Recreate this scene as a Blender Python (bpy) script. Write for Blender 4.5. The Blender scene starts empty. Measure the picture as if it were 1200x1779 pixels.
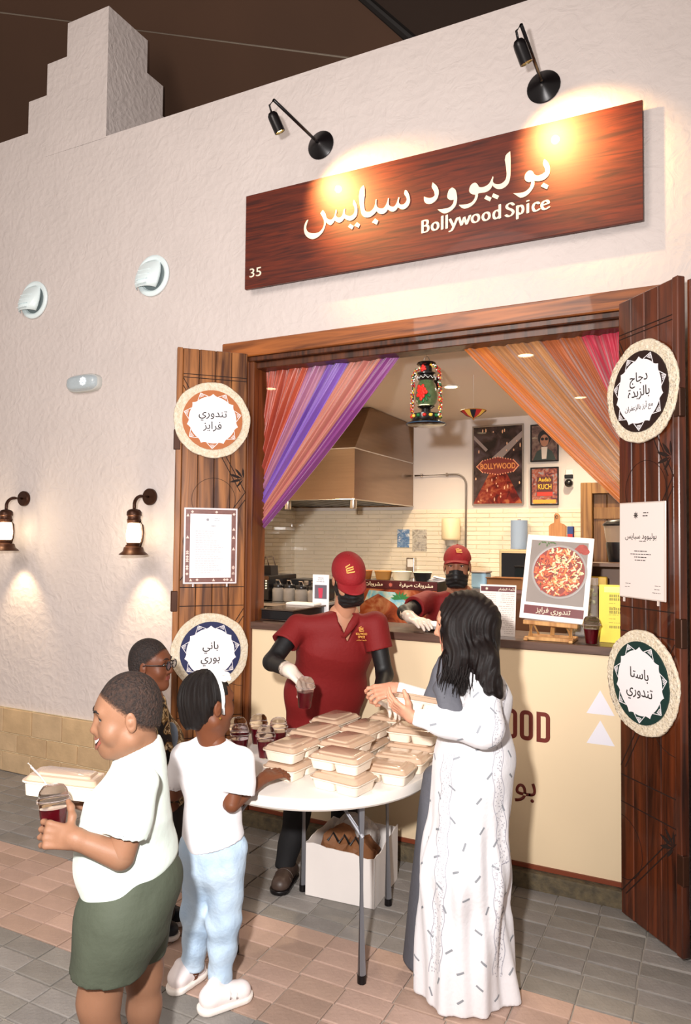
import bpy, bmesh, math, random
import numpy as np
from mathutils import Vector, Matrix, Euler
from mathutils.bvhtree import BVHTree
random.seed(7)
C = bpy.context.scene.collection
SC = bpy.context.scene
R_ = math.radians

# ---------------------------------------------------------------- camera
def make_camera():
    yaw, pitch, roll = R_(-26.5751), R_(2.1843), R_(0.5645)
    fwd = Vector((math.sin(yaw)*math.cos(pitch), math.cos(yaw)*math.cos(pitch), math.sin(pitch)))
    right = Vector((math.cos(yaw), -math.sin(yaw), 0)); up = right.cross(fwd)
    r2 = right*math.cos(roll)+up*math.sin(roll); u2 = -right*math.sin(roll)+up*math.cos(roll)
    m = Matrix((r2, u2, -fwd)).transposed().to_4x4(); m.translation = (0, -3.68, 1.7)
    cd = bpy.data.cameras.new('camera'); cd.sensor_fit = 'HORIZONTAL'; cd.sensor_width = 36
    cd.lens = 36*1256.545/1200; cd.clip_start = .05; cd.clip_end = 60
    o = bpy.data.objects.new('camera', cd); C.objects.link(o); o.matrix_world = m
    SC.camera = o
make_camera()

# ---------------------------------------------------------------- world, lamps, exposure
w = bpy.data.worlds.new('night'); SC.world = w; w.use_nodes = True
w.node_tree.nodes['Background'].inputs[0].default_value = (1.0, .89, .81, 1)
w.node_tree.nodes['Background'].inputs[1].default_value = 0.42

def lamp(name, kind, loc, power, color, aim=None, **kw):
    l = bpy.data.lights.new(name, kind); l.energy = power; l.color = color
    for k, v in kw.items(): setattr(l, k, v)
    o = bpy.data.objects.new(name, l); C.objects.link(o); o.location = loc
    if aim is not None:
        o.rotation_euler = (Vector(aim)-Vector(loc)).to_track_quat('-Z', 'Y').to_euler()
    return o
# the photographer's flash, held left of and above the lens
lamp('camera_flash', 'SPOT', (-.28, -3.72, 1.98), 600, (1.0, .97, .95), (-3.1, 0, 1.9),
     spot_size=R_(140), spot_blend=1.0, shadow_soft_size=.05)
# warm lamps of the walkway behind the photographer
lamp('walkway_lamp', 'AREA', (-2.5, -6.0, 4.6), 150, (1.0, .90, .82), (-2.0, 0, 1.6), shape='DISK', size=2.4)

SC.view_settings.view_transform = 'Standard'; SC.view_settings.look = 'None'
SC.view_settings.gamma = 1; SC.view_settings.use_curve_mapping = False
SC.view_settings.exposure = 0.13

# ---------------------------------------------------------------- materials
MATS = {}
def hexc(h):
    h = h.lstrip('#'); v = [int(h[i:i+2], 16)/255 for i in (0, 2, 4)]
    return tuple((c/12.92 if c <= .04045 else ((c+.055)/1.055)**2.4) for c in v)
def mat(name, color='#808080', rough=.5, metal=0, var=0, vscale=6, bump=0, bscale=40, emit=None, es=1,
        trans=0, ior=1.45, alpha=1, spec=None, stretch=None, color2=None, coat=0, sss=0, sheen=0):
    if name in MATS: return MATS[name]
    m = bpy.data.materials.new(name); m.use_nodes = True; nt = m.node_tree; N = nt.nodes; L = nt.links
    b = N['Principled BSDF']; c = hexc(color) if isinstance(color, str) else color
    b.inputs['Base Color'].default_value = (*c, 1); b.inputs['Roughness'].default_value = rough
    b.inputs['Metallic'].default_value = metal; b.inputs['IOR'].default_value = ior
    b.inputs['Transmission Weight'].default_value = trans; b.inputs['Alpha'].default_value = alpha
    b.inputs['Coat Weight'].default_value = coat
    if sss: b.inputs['Subsurface Weight'].default_value = sss; b.inputs['Subsurface Radius'].default_value = (.012, .005, .003); b.inputs['Subsurface Scale'].default_value = 1
    if sheen: b.inputs['Sheen Weight'].default_value = sheen
    if spec is not None: b.inputs['Specular IOR Level'].default_value = spec
    if emit: b.inputs['Emission Color'].default_value = (*hexc(emit), 1); b.inputs['Emission Strength'].default_value = es
    if var or bump or color2:
        tc = N.new('ShaderNodeTexCoord'); mp = N.new('ShaderNodeMapping'); L.new(tc.outputs['Object'], mp.inputs[0])
        if stretch: mp.inputs['Scale'].default_value = stretch
        if var or color2:
            n = N.new('ShaderNodeTexNoise'); n.inputs['Scale'].default_value = vscale; n.inputs['Detail'].default_value = 6
            L.new(mp.outputs[0], n.inputs['Vector'])
            r = N.new('ShaderNodeValToRGB'); r.color_ramp.elements[0].position = .3; r.color_ramp.elements[1].position = .7
            c2 = hexc(color2) if color2 else tuple(max(0, x*(1-var)) for x in c)
            r.color_ramp.elements[0].color = (*c2, 1); r.color_ramp.elements[1].color = (*c, 1)
            L.new(n.outputs['Fac'], r.inputs[0]); L.new(r.outputs[0], b.inputs['Base Color'])
        if bump:
            n2 = N.new('ShaderNodeTexNoise'); n2.inputs['Scale'].default_value = bscale; n2.inputs['Detail'].default_value = 4
            L.new(mp.outputs[0], n2.inputs['Vector'])
            bp = N.new('ShaderNodeBump'); bp.inputs['Strength'].default_value = bump; bp.inputs['Distance'].default_value = .01
            L.new(n2.outputs['Fac'], bp.inputs['Height']); L.new(bp.outputs[0], b.inputs['Normal'])
    MATS[name] = m; return m

def wood(name, dark, light, rough=.4, axis=2, scale=3.0, coat=.2, bump=.15):
    if name in MATS: return MATS[name]
    m = mat(name, light, rough, coat=coat); nt = m.node_tree; N = nt.nodes; L = nt.links; b = N['Principled BSDF']
    tc = N.new('ShaderNodeTexCoord'); mp = N.new('ShaderNodeMapping'); oi = N.new('ShaderNodeObjectInfo')
    sc = [14*scale/3]*3; sc[axis] = .9*scale/3; mp.inputs['Scale'].default_value = sc
    ad = N.new('ShaderNodeVectorMath'); ad.operation = 'ADD'
    ml = N.new('ShaderNodeMath'); ml.operation = 'MULTIPLY'; ml.inputs[1].default_value = 31
    L.new(oi.outputs['Random'], ml.inputs[0]); L.new(tc.outputs['Object'], mp.inputs[0])
    L.new(mp.outputs[0], ad.inputs[0]); L.new(ml.outputs[0], ad.inputs[1])
    n = N.new('ShaderNodeTexNoise'); n.inputs['Scale'].default_value = 1.6; n.inputs['Detail'].default_value = 9; n.inputs['Distortion'].default_value = 1.1
    L.new(ad.outputs[0], n.inputs['Vector'])
    r = N.new('ShaderNodeValToRGB'); e = r.color_ramp.elements
    e[0].position = .33; e[1].position = .66; e[0].color = (*hexc(dark), 1); e[1].color = (*hexc(light), 1)
    L.new(n.outputs['Fac'], r.inputs[0]); L.new(r.outputs[0], b.inputs['Base Color'])
    bp = N.new('ShaderNodeBump'); bp.inputs['Strength'].default_value = bump; bp.inputs['Distance'].default_value = .004
    L.new(n.outputs['Fac'], bp.inputs['Height']); L.new(bp.outputs[0], b.inputs['Normal'])
    return m

# ---------------------------------------------------------------- mesh helpers
def wloc(o):
    v = Vector((0, 0, 0))
    while o is not None: v += o.location; o = o.parent
    return v
def mesh_obj(name, me, parent=None, smooth=False, local=False):
    o = bpy.data.objects.new(name, me); C.objects.link(o)
    if parent is not None:
        if not local: me.transform(Matrix.Translation(-wloc(parent)))
        o.parent = parent
    if smooth:
        me.shade_smooth()
    return o
def obj(name, bm, mats, parent=None, smooth=False, local=False, auto=None, org=None):
    me = bpy.data.meshes.new(name)
    bm.normal_update(); bm.to_mesh(me); bm.free()
    for m in (mats if isinstance(mats, (list, tuple)) else [mats]): me.materials.append(m)
    o = mesh_obj(name, me, parent, smooth, local)
    if auto is not None:
        me.shade_smooth(); me.set_sharp_from_angle(angle=R_(auto))
    if org is not None:                      # put the origin of a top-level mesh at its base
        me.transform(Matrix.Translation(-Vector(org))); o.location = org
    return o
def tag(o, label=None, cat=None, group=None, kind=None):
    if label: o['label'] = label
    if cat: o['category'] = cat
    if group: o['group'] = group
    if kind: o['kind'] = kind
    return o
def thing(name, label, cat, loc=(0, 0, 0), group=None, kind=None):
    o = bpy.data.objects.new(name, None); C.objects.link(o); o.location = loc; o.empty_display_size = .05
    return tag(o, label, cat, group, kind)
def copy_tree(o, parent=None):
    c = o.copy(); C.objects.link(c)
    if parent is not None: c.parent = parent
    for ch in list(o.children): copy_tree(ch, c)
    return c
def BM(): return bmesh.new()
def box(bm, c, s, rot=None, mi=0, bevel=0, seg=1):
    r = bmesh.ops.create_cube(bm, size=1); vs = r['verts']
    M = Matrix.Translation(c) @ (rot.to_4x4() if rot is not None else Matrix.Identity(4)) @ Matrix.Diagonal((*s, 1))
    bmesh.ops.transform(bm, matrix=M, verts=vs)
    fs = {f for v in vs for f in v.link_faces}
    for f in fs: f.material_index = mi
    if bevel:
        es = {e for v in vs for e in v.link_edges}
        r2 = bmesh.ops.bevel(bm, geom=list(es), offset=bevel, segments=seg, affect='EDGES', profile=.5)
        for f in r2['faces']: f.material_index = mi
    return vs
def box2(bm, a, b, **k):
    a = Vector(a); b = Vector(b); return box(bm, (a+b)/2, [abs(x) for x in (b-a)], **k)
def frame_of(d):
    d = Vector(d).normalized(); u = Vector((0, 0, 1)) if abs(d.z) < .9 else Vector((1, 0, 0))
    x = d.cross(u).normalized(); y = x.cross(d).normalized(); return x, y, d
def tube(bm, pts, r, seg=8, mi=0, closed=False, caps=True, flat=None):
    pts = [Vector(p) for p in pts]; n = len(pts); rr = r if isinstance(r, (list, tuple)) else [r]*n
    rings = []; px = None
    for i, p in enumerate(pts):
        if closed: d = pts[(i+1) % n]-pts[i-1]
        else: d = pts[min(i+1, n-1)]-pts[max(i-1, 0)]
        d.normalize()
        if px is None: x, y, _ = frame_of(d)
        else:
            x = (px-d*px.dot(d)).normalized(); y = d.cross(x)
        px = x
        fl = flat if flat else 1
        rings.append([bm.verts.new(p+(x*math.cos(2*math.pi*k/seg)+y*fl*math.sin(2*math.pi*k/seg))*rr[i]) for k in range(seg)])
    m = n if closed else n-1
    for i in range(m):
        a, b = rings[i], rings[(i+1) % n]
        for k in range(seg):
            f = bm.faces.new((a[k], a[(k+1) % seg], b[(k+1) % seg], b[k])); f.material_index = mi
    if caps and not closed:
        bm.faces.new(rings[0][::-1]).material_index = mi; bm.faces.new(rings[-1]).material_index = mi
    return rings
def lathe(bm, prof, c=(0, 0, 0), seg=24, M=None, mi=0, cap=True):
    T = Matrix.Translation(c) @ (M.to_4x4() if M is not None else Matrix.Identity(4)); rings = []
    for r, z in prof:
        rings.append([bm.verts.new(T @ Vector((max(r, 1e-5)*math.cos(2*math.pi*k/seg), max(r, 1e-5)*math.sin(2*math.pi*k/seg), z))) for k in range(seg)])
    for i in range(len(prof)-1):
        a, b = rings[i], rings[i+1]
        for k in range(seg):
            f = bm.faces.new((a[k], a[(k+1) % seg], b[(k+1) % seg], b[k])); f.material_index = mi
    if cap:
        bm.faces.new(rings[0][::-1]).material_index = mi; bm.faces.new(rings[-1]).material_index = mi
def prism(bm, pts2, th, M=None, mi=0):
    """flat outline (x,y) given thickness th along +z of M"""
    M = M if M is not None else Matrix.Identity(4)
    a = [bm.verts.new(M @ Vector((x, y, 0))) for x, y in pts2]; b = [bm.verts.new(M @ Vector((x, y, th))) for x, y in pts2]
    n = len(pts2)
    for f in [bm.faces.new(a[::-1]), bm.faces.new(b)]+[bm.faces.new((a[i], a[(i+1) % n], b[(i+1) % n], b[i])) for i in range(n)]: f.material_index = mi
def ball(bm, c, r, mi=0, u=12, v=8, rot=None):
    rr = r if isinstance(r, (tuple, list)) else (r, r, r)
    q = bmesh.ops.create_uvsphere(bm, u_segments=u, v_segments=v, radius=1)
    bmesh.ops.transform(bm, matrix=Matrix.Translation(c) @ (rot.to_4x4() if rot is not None else Matrix.Identity(4)) @ Matrix.Diagonal((*rr, 1)), verts=q['verts'])
    for f in {f for x in q['verts'] for f in x.link_faces}: f.material_index = mi
def face_M(o, right, up):
    """matrix whose x runs along right, y along up, z out of the surface"""
    x = Vector(right).normalized(); y = Vector(up).normalized(); z = x.cross(y).normalized(); y = z.cross(x)
    m = Matrix((x, y, z)).transposed().to_4x4(); m.translation = Vector(o); return m
WALL = lambda x, y, z: face_M((x, y, z), (1, 0, 0), (0, 0, 1))      # faces -Y (towards the walkway)

# ---------------------------------------------------------------- writing
SH = {'ا': ('\ufe8d', '\ufe8e', None, None), 'ب': ('\ufe8f', '\ufe90', '\ufe91', '\ufe92'), 'ة': ('\ufe93', '\ufe94', None, None),
      'ت': ('\ufe95', '\ufe96', '\ufe97', '\ufe98'), 'ج': ('\ufe9d', '\ufe9e', '\ufe9f', '\ufea0'), 'د': ('\ufea9', '\ufeaa', None, None),
      'ر': ('\ufead', '\ufeae', None, None), 'ز': ('\ufeaf', '\ufeb0', None, None), 'س': ('\ufeb1', '\ufeb2', '\ufeb3', '\ufeb4'),
      'ش': ('\ufeb5', '\ufeb6', '\ufeb7', '\ufeb8'), 'ص': ('\ufeb9', '\ufeba', '\ufebb', '\ufebc'), 'ط': ('\ufec1', '\ufec2', '\ufec3', '\ufec4'),
      'ع': ('\ufec9', '\ufeca', '\ufecb', '\ufecc'), 'ف': ('\ufed1', '\ufed2', '\ufed3', '\ufed4'), 'ق': ('\ufed5', '\ufed6', '\ufed7', '\ufed8'),
      'ل': ('\ufedd', '\ufede', '\ufedf', '\ufee0'), 'م': ('\ufee1', '\ufee2', '\ufee3', '\ufee4'), 'ن': ('\ufee5', '\ufee6', '\ufee7', '\ufee8'),
      'و': ('\ufeed', '\ufeee', None, None), 'ي': ('\ufef1', '\ufef2', '\ufef3', '\ufef4'), 'أ': ('\ufe83', '\ufe84', None, None), 'ئ': ('\ufe89', '\ufe8a', '\ufe8b', '\ufe8c')}
def shape(s):
    out = []
    for i, ch in enumerate(s):
        if ch not in SH: out.append(ch); continue
        pj = i > 0 and s[i-1] in SH and SH[s[i-1]][2] is not None
        nj = i+1 < len(s) and s[i+1] in SH and SH[ch][2] is not None
        f = SH[ch]; out.append(f[3] if pj and nj else f[1] if pj else f[2] if nj else f[0])
    return ''.join(out[::-1])
def is_ar(s): return any('\u0600' <= c <= '\u06ff' for c in s)
def text(name, s, M, size, m, parent, align='CENTER', depth=.0015, bold=0, label=None, width=None):
    c = bpy.data.curves.new('t', 'FONT'); c.body = shape(s) if is_ar(s) else s; c.size = 1; c.align_x = align
    c.extrude = 0; c.offset = bold; c.resolution_u = 3
    o = bpy.data.objects.new('t', c); C.objects.link(o); bpy.context.view_layer.update()
    ev = o.evaluated_get(bpy.context.evaluated_depsgraph_get()); me = bpy.data.meshes.new_from_object(ev)
    bpy.data.objects.remove(o); bpy.data.curves.remove(c)
    bm = BM(); bm.from_mesh(me); bpy.data.meshes.remove(me)
    xs = [v.co.x for v in bm.verts]; k = size; kx = size
    if width and xs: kx = width/(max(xs)-min(xs))
    S = Matrix.Diagonal((kx, k, 1, 1))
    bmesh.ops.transform(bm, matrix=S, verts=bm.verts)
    r = bmesh.ops.extrude_face_region(bm, geom=list(bm.faces)); vs = [g for g in r['geom'] if isinstance(g, bmesh.types.BMVert)]
    bmesh.ops.translate(bm, verts=vs, vec=(0, 0, depth))
    bmesh.ops.transform(bm, matrix=M, verts=bm.verts)
    t = obj(name, bm, m, parent)
    if label: t['label'] = label
    return t
def nib(bm, pts, M, w, ang, thin=.35, depth=.004, steps=7, mi=0):
    """broad pen stroke: a flat nib of width w held at ang, dragged through the points (smoothed)"""
    P = [Vector((*p, 0)) for p in pts]; Q = []
    for i in range(len(P)-1):
        p0 = P[max(i-1, 0)]; p1 = P[i]; p2 = P[i+1]; p3 = P[min(i+2, len(P)-1)]
        for k in range(steps):
            t = k/steps; Q.append(.5*((2*p1)+(p2-p0)*t+(2*p0-5*p1+4*p2-p3)*t*t+(3*p1-p0-3*p2+p3)*t**3))
    Q.append(P[-1]); a = Vector((math.cos(ang), math.sin(ang), 0))*w/2; b = Vector((-math.sin(ang), math.cos(ang), 0))*w*thin/2
    offs = [a+b*.6, a*.6+b, -a*.6+b, -a+b*.6, -a-b*.6, -a*.6-b, a*.6-b, a-b*.6]
    for i in range(len(Q)-1):
        pp = [q+o for q in (Q[i], Q[i+1]) for o in offs]
        pp.sort(key=lambda v: (v.x, v.y)); h = []
        for seq in (pp, pp[::-1]):
            s = []
            for p in seq:
                while len(s) > 1 and (s[-1]-s[-2]).cross(p-s[-1]).z <= 1e-12: s.pop()
                s.append(p)
            h += s[:-1]
        if len(h) > 2: prism(bm, [(p.x, p.y) for p in h], depth+i*2e-6+len(bm.verts)*3e-8, M, mi)
SIGN_AR = [
 [(-1.460,3.610),(-1.465,3.591),(-1.451,3.564),(-1.451,3.549),(-1.467,3.533),(-1.486,3.535),(-1.496,3.549),(-1.492,3.575),(-1.500,3.577),(-1.509,3.548),(-1.526,3.531),(-1.545,3.537),(-1.555,3.548),(-1.554,3.585),(-1.560,3.586),(-1.569,3.557),(-1.588,3.535),(-1.612,3.539),(-1.629,3.557),(-1.629,3.594),(-1.636,3.592),(-1.642,3.556),(-1.665,3.533),(-1.689,3.534),(-1.703,3.550),(-1.704,3.673),(-1.711,3.690),(-1.732,3.672),(-1.727,3.551),(-1.718,3.521),(-1.699,3.505),(-1.672,3.501),(-1.645,3.513),(-1.630,3.527),(-1.615,3.511),(-1.595,3.503),(-1.573,3.510),(-1.562,3.523),(-1.545,3.509),(-1.528,3.504),(-1.511,3.511),(-1.502,3.524),(-1.486,3.510),(-1.467,3.505),(-1.447,3.513),(-1.433,3.533),(-1.431,3.554),(-1.438,3.583),(-1.451,3.606)],
 [(-1.638,3.487),(-1.618,3.470),(-1.628,3.450),(-1.657,3.468)],
 [(-1.770,3.620),(-1.761,3.605),(-1.751,3.581),(-1.748,3.549),(-1.753,3.525),(-1.771,3.509),(-1.792,3.504),(-1.817,3.515),(-1.829,3.526),(-1.845,3.510),(-1.862,3.506),(-1.884,3.517),(-1.891,3.525),(-1.901,3.512),(-1.919,3.502),(-1.937,3.514),(-1.946,3.527),(-1.952,3.505),(-1.966,3.475),(-1.994,3.451),(-2.027,3.441),(-2.053,3.447),(-2.083,3.474),(-2.093,3.505),(-2.091,3.531),(-2.076,3.558),(-2.065,3.562),(-2.078,3.529),(-2.077,3.506),(-2.061,3.486),(-2.027,3.474),(-1.995,3.474),(-1.972,3.489),(-1.960,3.516),(-1.961,3.536),(-1.972,3.561),(-1.985,3.583),(-1.969,3.600),(-1.952,3.576),(-1.945,3.552),(-1.930,3.537),(-1.913,3.533),(-1.898,3.543),(-1.889,3.564),(-1.885,3.586),(-1.879,3.581),(-1.882,3.550),(-1.873,3.538),(-1.856,3.535),(-1.842,3.545),(-1.833,3.575),(-1.823,3.580),(-1.825,3.548),(-1.810,3.536),(-1.789,3.530),(-1.772,3.538),(-1.765,3.552),(-1.767,3.578),(-1.776,3.596)],
 [(-1.792,3.485),(-1.769,3.468),(-1.781,3.451),(-1.806,3.471)],
 [(-1.750,3.487),(-1.730,3.470),(-1.740,3.453),(-1.766,3.470)],
 [(-0.713,3.610),(-0.698,3.594),(-0.688,3.572),(-0.685,3.550),(-0.691,3.524),(-0.712,3.507),(-0.738,3.504),(-0.762,3.510),(-0.762,3.490),(-0.777,3.463),(-0.801,3.443),(-0.831,3.438),(-0.852,3.454),(-0.868,3.468),(-0.840,3.464),(-0.810,3.464),(-0.786,3.480),(-0.779,3.497),(-0.777,3.509),(-0.792,3.510),(-0.807,3.522),(-0.811,3.538),(-0.804,3.558),(-0.786,3.568),(-0.771,3.560),(-0.762,3.543),(-0.747,3.533),(-0.726,3.535),(-0.709,3.543),(-0.709,3.558),(-0.719,3.585),(-0.717,3.600)],
 [(-0.716,3.490),(-0.692,3.471),(-0.700,3.454),(-0.731,3.475)],
 [(-0.884,3.690),(-0.882,3.647),(-0.882,3.597),(-0.885,3.548),(-0.895,3.522),(-0.920,3.506),(-0.945,3.506),(-0.967,3.521),(-0.976,3.533),(-0.986,3.516),(-1.008,3.505),(-1.042,3.506),(-1.052,3.505),(-1.053,3.489),(-1.071,3.458),(-1.103,3.441),(-1.129,3.441),(-1.146,3.454),(-1.155,3.466),(-1.116,3.461),(-1.084,3.467),(-1.069,3.486),(-1.066,3.502),(-1.084,3.509),(-1.098,3.524),(-1.097,3.546),(-1.084,3.563),(-1.065,3.565),(-1.052,3.550),(-1.046,3.539),(-1.020,3.534),(-0.995,3.544),(-0.982,3.563),(-0.975,3.579),(-0.970,3.576),(-0.973,3.551),(-0.960,3.536),(-0.935,3.531),(-0.912,3.542),(-0.903,3.564),(-0.905,3.609),(-0.908,3.672)],
 [(-0.971,3.490),(-0.941,3.470),(-0.951,3.454),(-0.979,3.473)],
 [(-1.008,3.487),(-0.980,3.468),(-0.989,3.451),(-1.019,3.471)],
 [(-1.192,3.567),(-1.175,3.553),(-1.167,3.526),(-1.165,3.493),(-1.175,3.463),(-1.201,3.442),(-1.235,3.436),(-1.258,3.450),(-1.273,3.465),(-1.235,3.461),(-1.202,3.465),(-1.185,3.484),(-1.183,3.500),(-1.202,3.502),(-1.218,3.517),(-1.216,3.542),(-1.207,3.560)],
 [(-1.301,3.618),(-1.279,3.595),(-1.267,3.566),(-1.269,3.540),(-1.282,3.517),(-1.309,3.504),(-1.336,3.510),(-1.349,3.527),(-1.350,3.551),(-1.330,3.540),(-1.302,3.536),(-1.289,3.545),(-1.292,3.565),(-1.306,3.594)],
]
# ================================================================ SETTING
stucco = mat('stucco', '#d6cac5', .85, var=.06, vscale=3, bump=.55, bscale=34)
def rich_stucco():
    nt = stucco.node_tree; N = nt.nodes; L = nt.links; b = N['Principled BSDF']
    bp = [n for n in N if n.type == 'BUMP'][0]; tc = [n for n in N if n.type == 'TEX_COORD'][0]
    n1 = N.new('ShaderNodeTexNoise'); n1.inputs['Scale'].default_value = 9; n1.inputs['Detail'].default_value = 5; n1.inputs['Distortion'].default_value = 2.5
    v = N.new('ShaderNodeTexVoronoi'); v.inputs['Scale'].default_value = 22
    a = N.new('ShaderNodeMath'); a.operation = 'ADD'; a2 = N.new('ShaderNodeMath'); a2.operation = 'MULTIPLY'; a2.inputs[1].default_value = .5
    L.new(tc.outputs['Object'], n1.inputs['Vector']); L.new(n1.outputs['Color'], v.inputs['Vector']) if False else L.new(tc.outputs['Object'], v.inputs['Vector'])
    L.new(v.outputs['Distance'], a2.inputs[0]); L.new(n1.outputs['Fac'], a.inputs[0]); L.new(a2.outputs[0], a.inputs[1])
    L.new(a.outputs[0], bp.inputs['Height']); bp.inputs['Distance'].default_value = .014; bp.inputs['Strength'].default_value = .5
rich_stucco()
stone = mat('dado_stone', '#d0b28c', .75, var=.22, vscale=7, bump=.3, bscale=30)
mortar = mat('mortar', '#e2d2ae', .9)
grey_paver = mat('grey_paver', '#918b86', .62, var=.2, vscale=9, bump=.3, bscale=70)
red_paver = mat('terracotta_paver', '#b99b8c', .6, var=.14, vscale=8, bump=.25, bscale=60)
joint = mat('paver_joint', '#aca297', .9, bump=.2)
frame_wood = wood('frame_wood', '#5a2c10', '#a8602c', .42, axis=0)
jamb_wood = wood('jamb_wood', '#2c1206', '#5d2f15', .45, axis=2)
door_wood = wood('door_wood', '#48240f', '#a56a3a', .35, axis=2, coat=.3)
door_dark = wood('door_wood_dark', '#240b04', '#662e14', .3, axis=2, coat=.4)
groove_m = mat('groove', '#1c0a04', .8)
black_metal = mat('black_metal', '#141012', .32, metal=.3, spec=.6)
bronze = mat('bronze', '#46291b', .38, metal=.55, var=.2)

# --- paving
floor = thing('floor', None, None); tag(floor, kind='structure')
bm = BM(); box2(bm, (-9, -7.5, -.12), (3.5, .5, -.007)); obj('bedding', bm, joint, floor)
PX, PY = .198, .1015
def paver_bm(bm, x, y, rnd, full=True):
    dz = rnd.uniform(-.0025, .0015); g = .0028
    a = (x+g, y-PY+g); b = (x+PX-g, y-g); e = .004
    z0, z1 = -.02, 0+dz
    lo = [bm.verts.new((px, py, z0)) for px, py in ((a[0], a[1]), (b[0], a[1]), (b[0], b[1]), (a[0], b[1]))]
    hi = [bm.verts.new((px, py, z1-.0018)) for px, py in ((a[0], a[1]), (b[0], a[1]), (b[0], b[1]), (a[0], b[1]))]
    tp = [bm.verts.new((px, py, z1+rnd.uniform(-.0008, .0008))) for px, py in ((a[0]+e, a[1]+e), (b[0]-e, a[1]+e), (b[0]-e, b[1]-e), (a[0]+e, b[1]-e))]
    for k in range(4):
        j = (k+1) % 4; bm.faces.new((lo[k], lo[j], hi[j], hi[k])); bm.faces.new((hi[k], hi[j], tp[j], tp[k]))
    bm.faces.new(tp)
cam_inv = SC.camera.matrix_world.inverted()
def in_view(p, m=1.03):
    q = cam_inv @ Vector(p)
    if q.z > -.1: return False
    return abs(q.x/-q.z) < .4775*m and abs(q.y/-q.z) < .708*m
cells = []
for j in range(-4, 74):
    for i in range(-13, 46):
        x = -.055-PX*(i+1); y = -.04-PY*j; x += ((j*7919) % 5-2)*.0025
        c = (x+PX/2, y-PY/2, 0); red = 8 <= j < 14 or 24 <= j < 30
        cells.append(((Vector(c)-Vector((0, -3.68, 1.7))).length, in_view(c), x, y, red, j))
vis = sorted([c for c in cells if c[1] and c[5] >= 0])
near = vis[:292]; ns = {(c[2], c[3]) for c in near}
rnd = random.Random(3)
pavers = []
for k, c in enumerate(near):
    if k < 24:
        for red in (False, True):
            bm = BM(); paver_bm(bm, -PX/2, PY/2, rnd); me = bpy.data.meshes.new('paver'); bm.normal_update(); bm.to_mesh(me); bm.free()
            me.materials.append(red_paver if red else grey_paver); pavers.append((red, me))
shade = {}
def tint(base, f, tag_):
    k = (base.name, tag_)
    if k not in shade:
        m = base.copy(); r = [n for n in m.node_tree.nodes if n.type == 'VALTORGB'][0]
        for e in r.color_ramp.elements: e.color = (*[min(1, c*g) for c, g in zip(e.color[:3], f)], 1)
        shade[k] = m
    return shade[k]
for k, c in enumerate(near):
    me = rnd.choice([p[1] for p in pavers if p[0] == c[4]])
    o = bpy.data.objects.new('paver', me); C.objects.link(o); o.parent = floor
    o.location = (c[2]+PX/2, c[3]-PY/2, 0); o.rotation_euler = (rnd.uniform(-.004, .004), rnd.uniform(-.004, .004), 0)
    o.material_slots[0].link = 'OBJECT'; t = rnd.randrange(4); f = (.88, .96, 1.04, 1.1)[t]
    o.material_slots[0].material = tint(red_paver if c[4] else grey_paver, (f, f, f*(1.0 if t % 2 else .97)), t)
for red in (False, True):
    bm = BM()
    for c in cells:
        if c[4] == red and (c[2], c[3]) not in ns: paver_bm(bm, c[2], c[3], rnd)
    tag(obj('paving_beyond', bm, red_paver if red else grey_paver, floor), kind='stuff')

# --- front wall with its opening, and the stepped corner merlon
wf = thing('wall_front', None, None, (0, 0, 0)); tag(wf, kind='structure')
bm = BM()
box2(bm, (-9, 0, 0), (-2.56, .25, 4.51)); box2(bm, (-.27, 0, 0), (3.5, .25, 4.51)); box2(bm, (-2.56, 0, 2.86), (-.27, .25, 4.51))
box2(bm, (-9, 0, 4.51), (-4.53, .25, 4.725))
bmesh.ops.remove_doubles(bm, verts=bm.verts, dist=1e-5)
obj('stucco_wall', bm, stucco, wf)
bm = BM()
def poly_yz(bm, x0, x1, pts, m=0):
    a = [bm.verts.new((x0, y, z)) for y, z in pts]; b = [bm.verts.new((x1, y, z)) for y, z in pts]; n = len(pts)
    bm.faces.new(a); bm.faces.new(b[::-1])
    for i in range(n): bm.faces.new((a[i], b[i], b[(i+1) % n], a[(i+1) % n]))
box2(bm, (-4.145, -.002, 4.5), (-3.745, .394, 5.448)); box2(bm, (-4.345, -.0015, 4.5), (-3.746, .575, 5.2)); box2(bm, (-4.535, -.001, 4.5), (-3.747, .76, 4.965))
obj('merlon', bm, stucco, wf)
# stone dado, block by block
bm = BM(); box2(bm, (-9, -.02, 0), (-2.7, .0, .452)); obj('dado_backing', bm, mortar, wf)
rows = [(0, .143, -.15), (.143, .2765, 0), (.2765, .456, -.15)]
for z0, z1, off in rows:
    for k in range(-15, 7):
        x0 = -4.446+off+.2965*k
        if x0 > -2.85 or x0 < -8.7: continue
        bm = BM(); box2(bm, (x0+.004, -.03-rnd.uniform(0, .004), z0+.004), (min(x0+.2965, -2.72)-.004, -.001, z1-.004), bevel=.004)
        o = obj('stone_block', bm, stone, wf); o.material_slots[0].link = 'OBJECT'; t = rnd.randrange(4)
        f = ((.93, .9, .86), (1.0, 1.0, 1.0), (1.04, 1.01, .95), (.97, .96, .97))[t]; o.material_slots[0].material = tint(stone, f, t)
# door step under the counter
bm = BM(); box2(bm, (-2.56, -.045, -.01), (-.27, .26, .078), bevel=.006)
tag(obj('step', bm, mat('step_stone', '#6f6148', .8, color2='#4a4236', vscale=25, bump=.6, bscale=60)), kind='structure')

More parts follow.
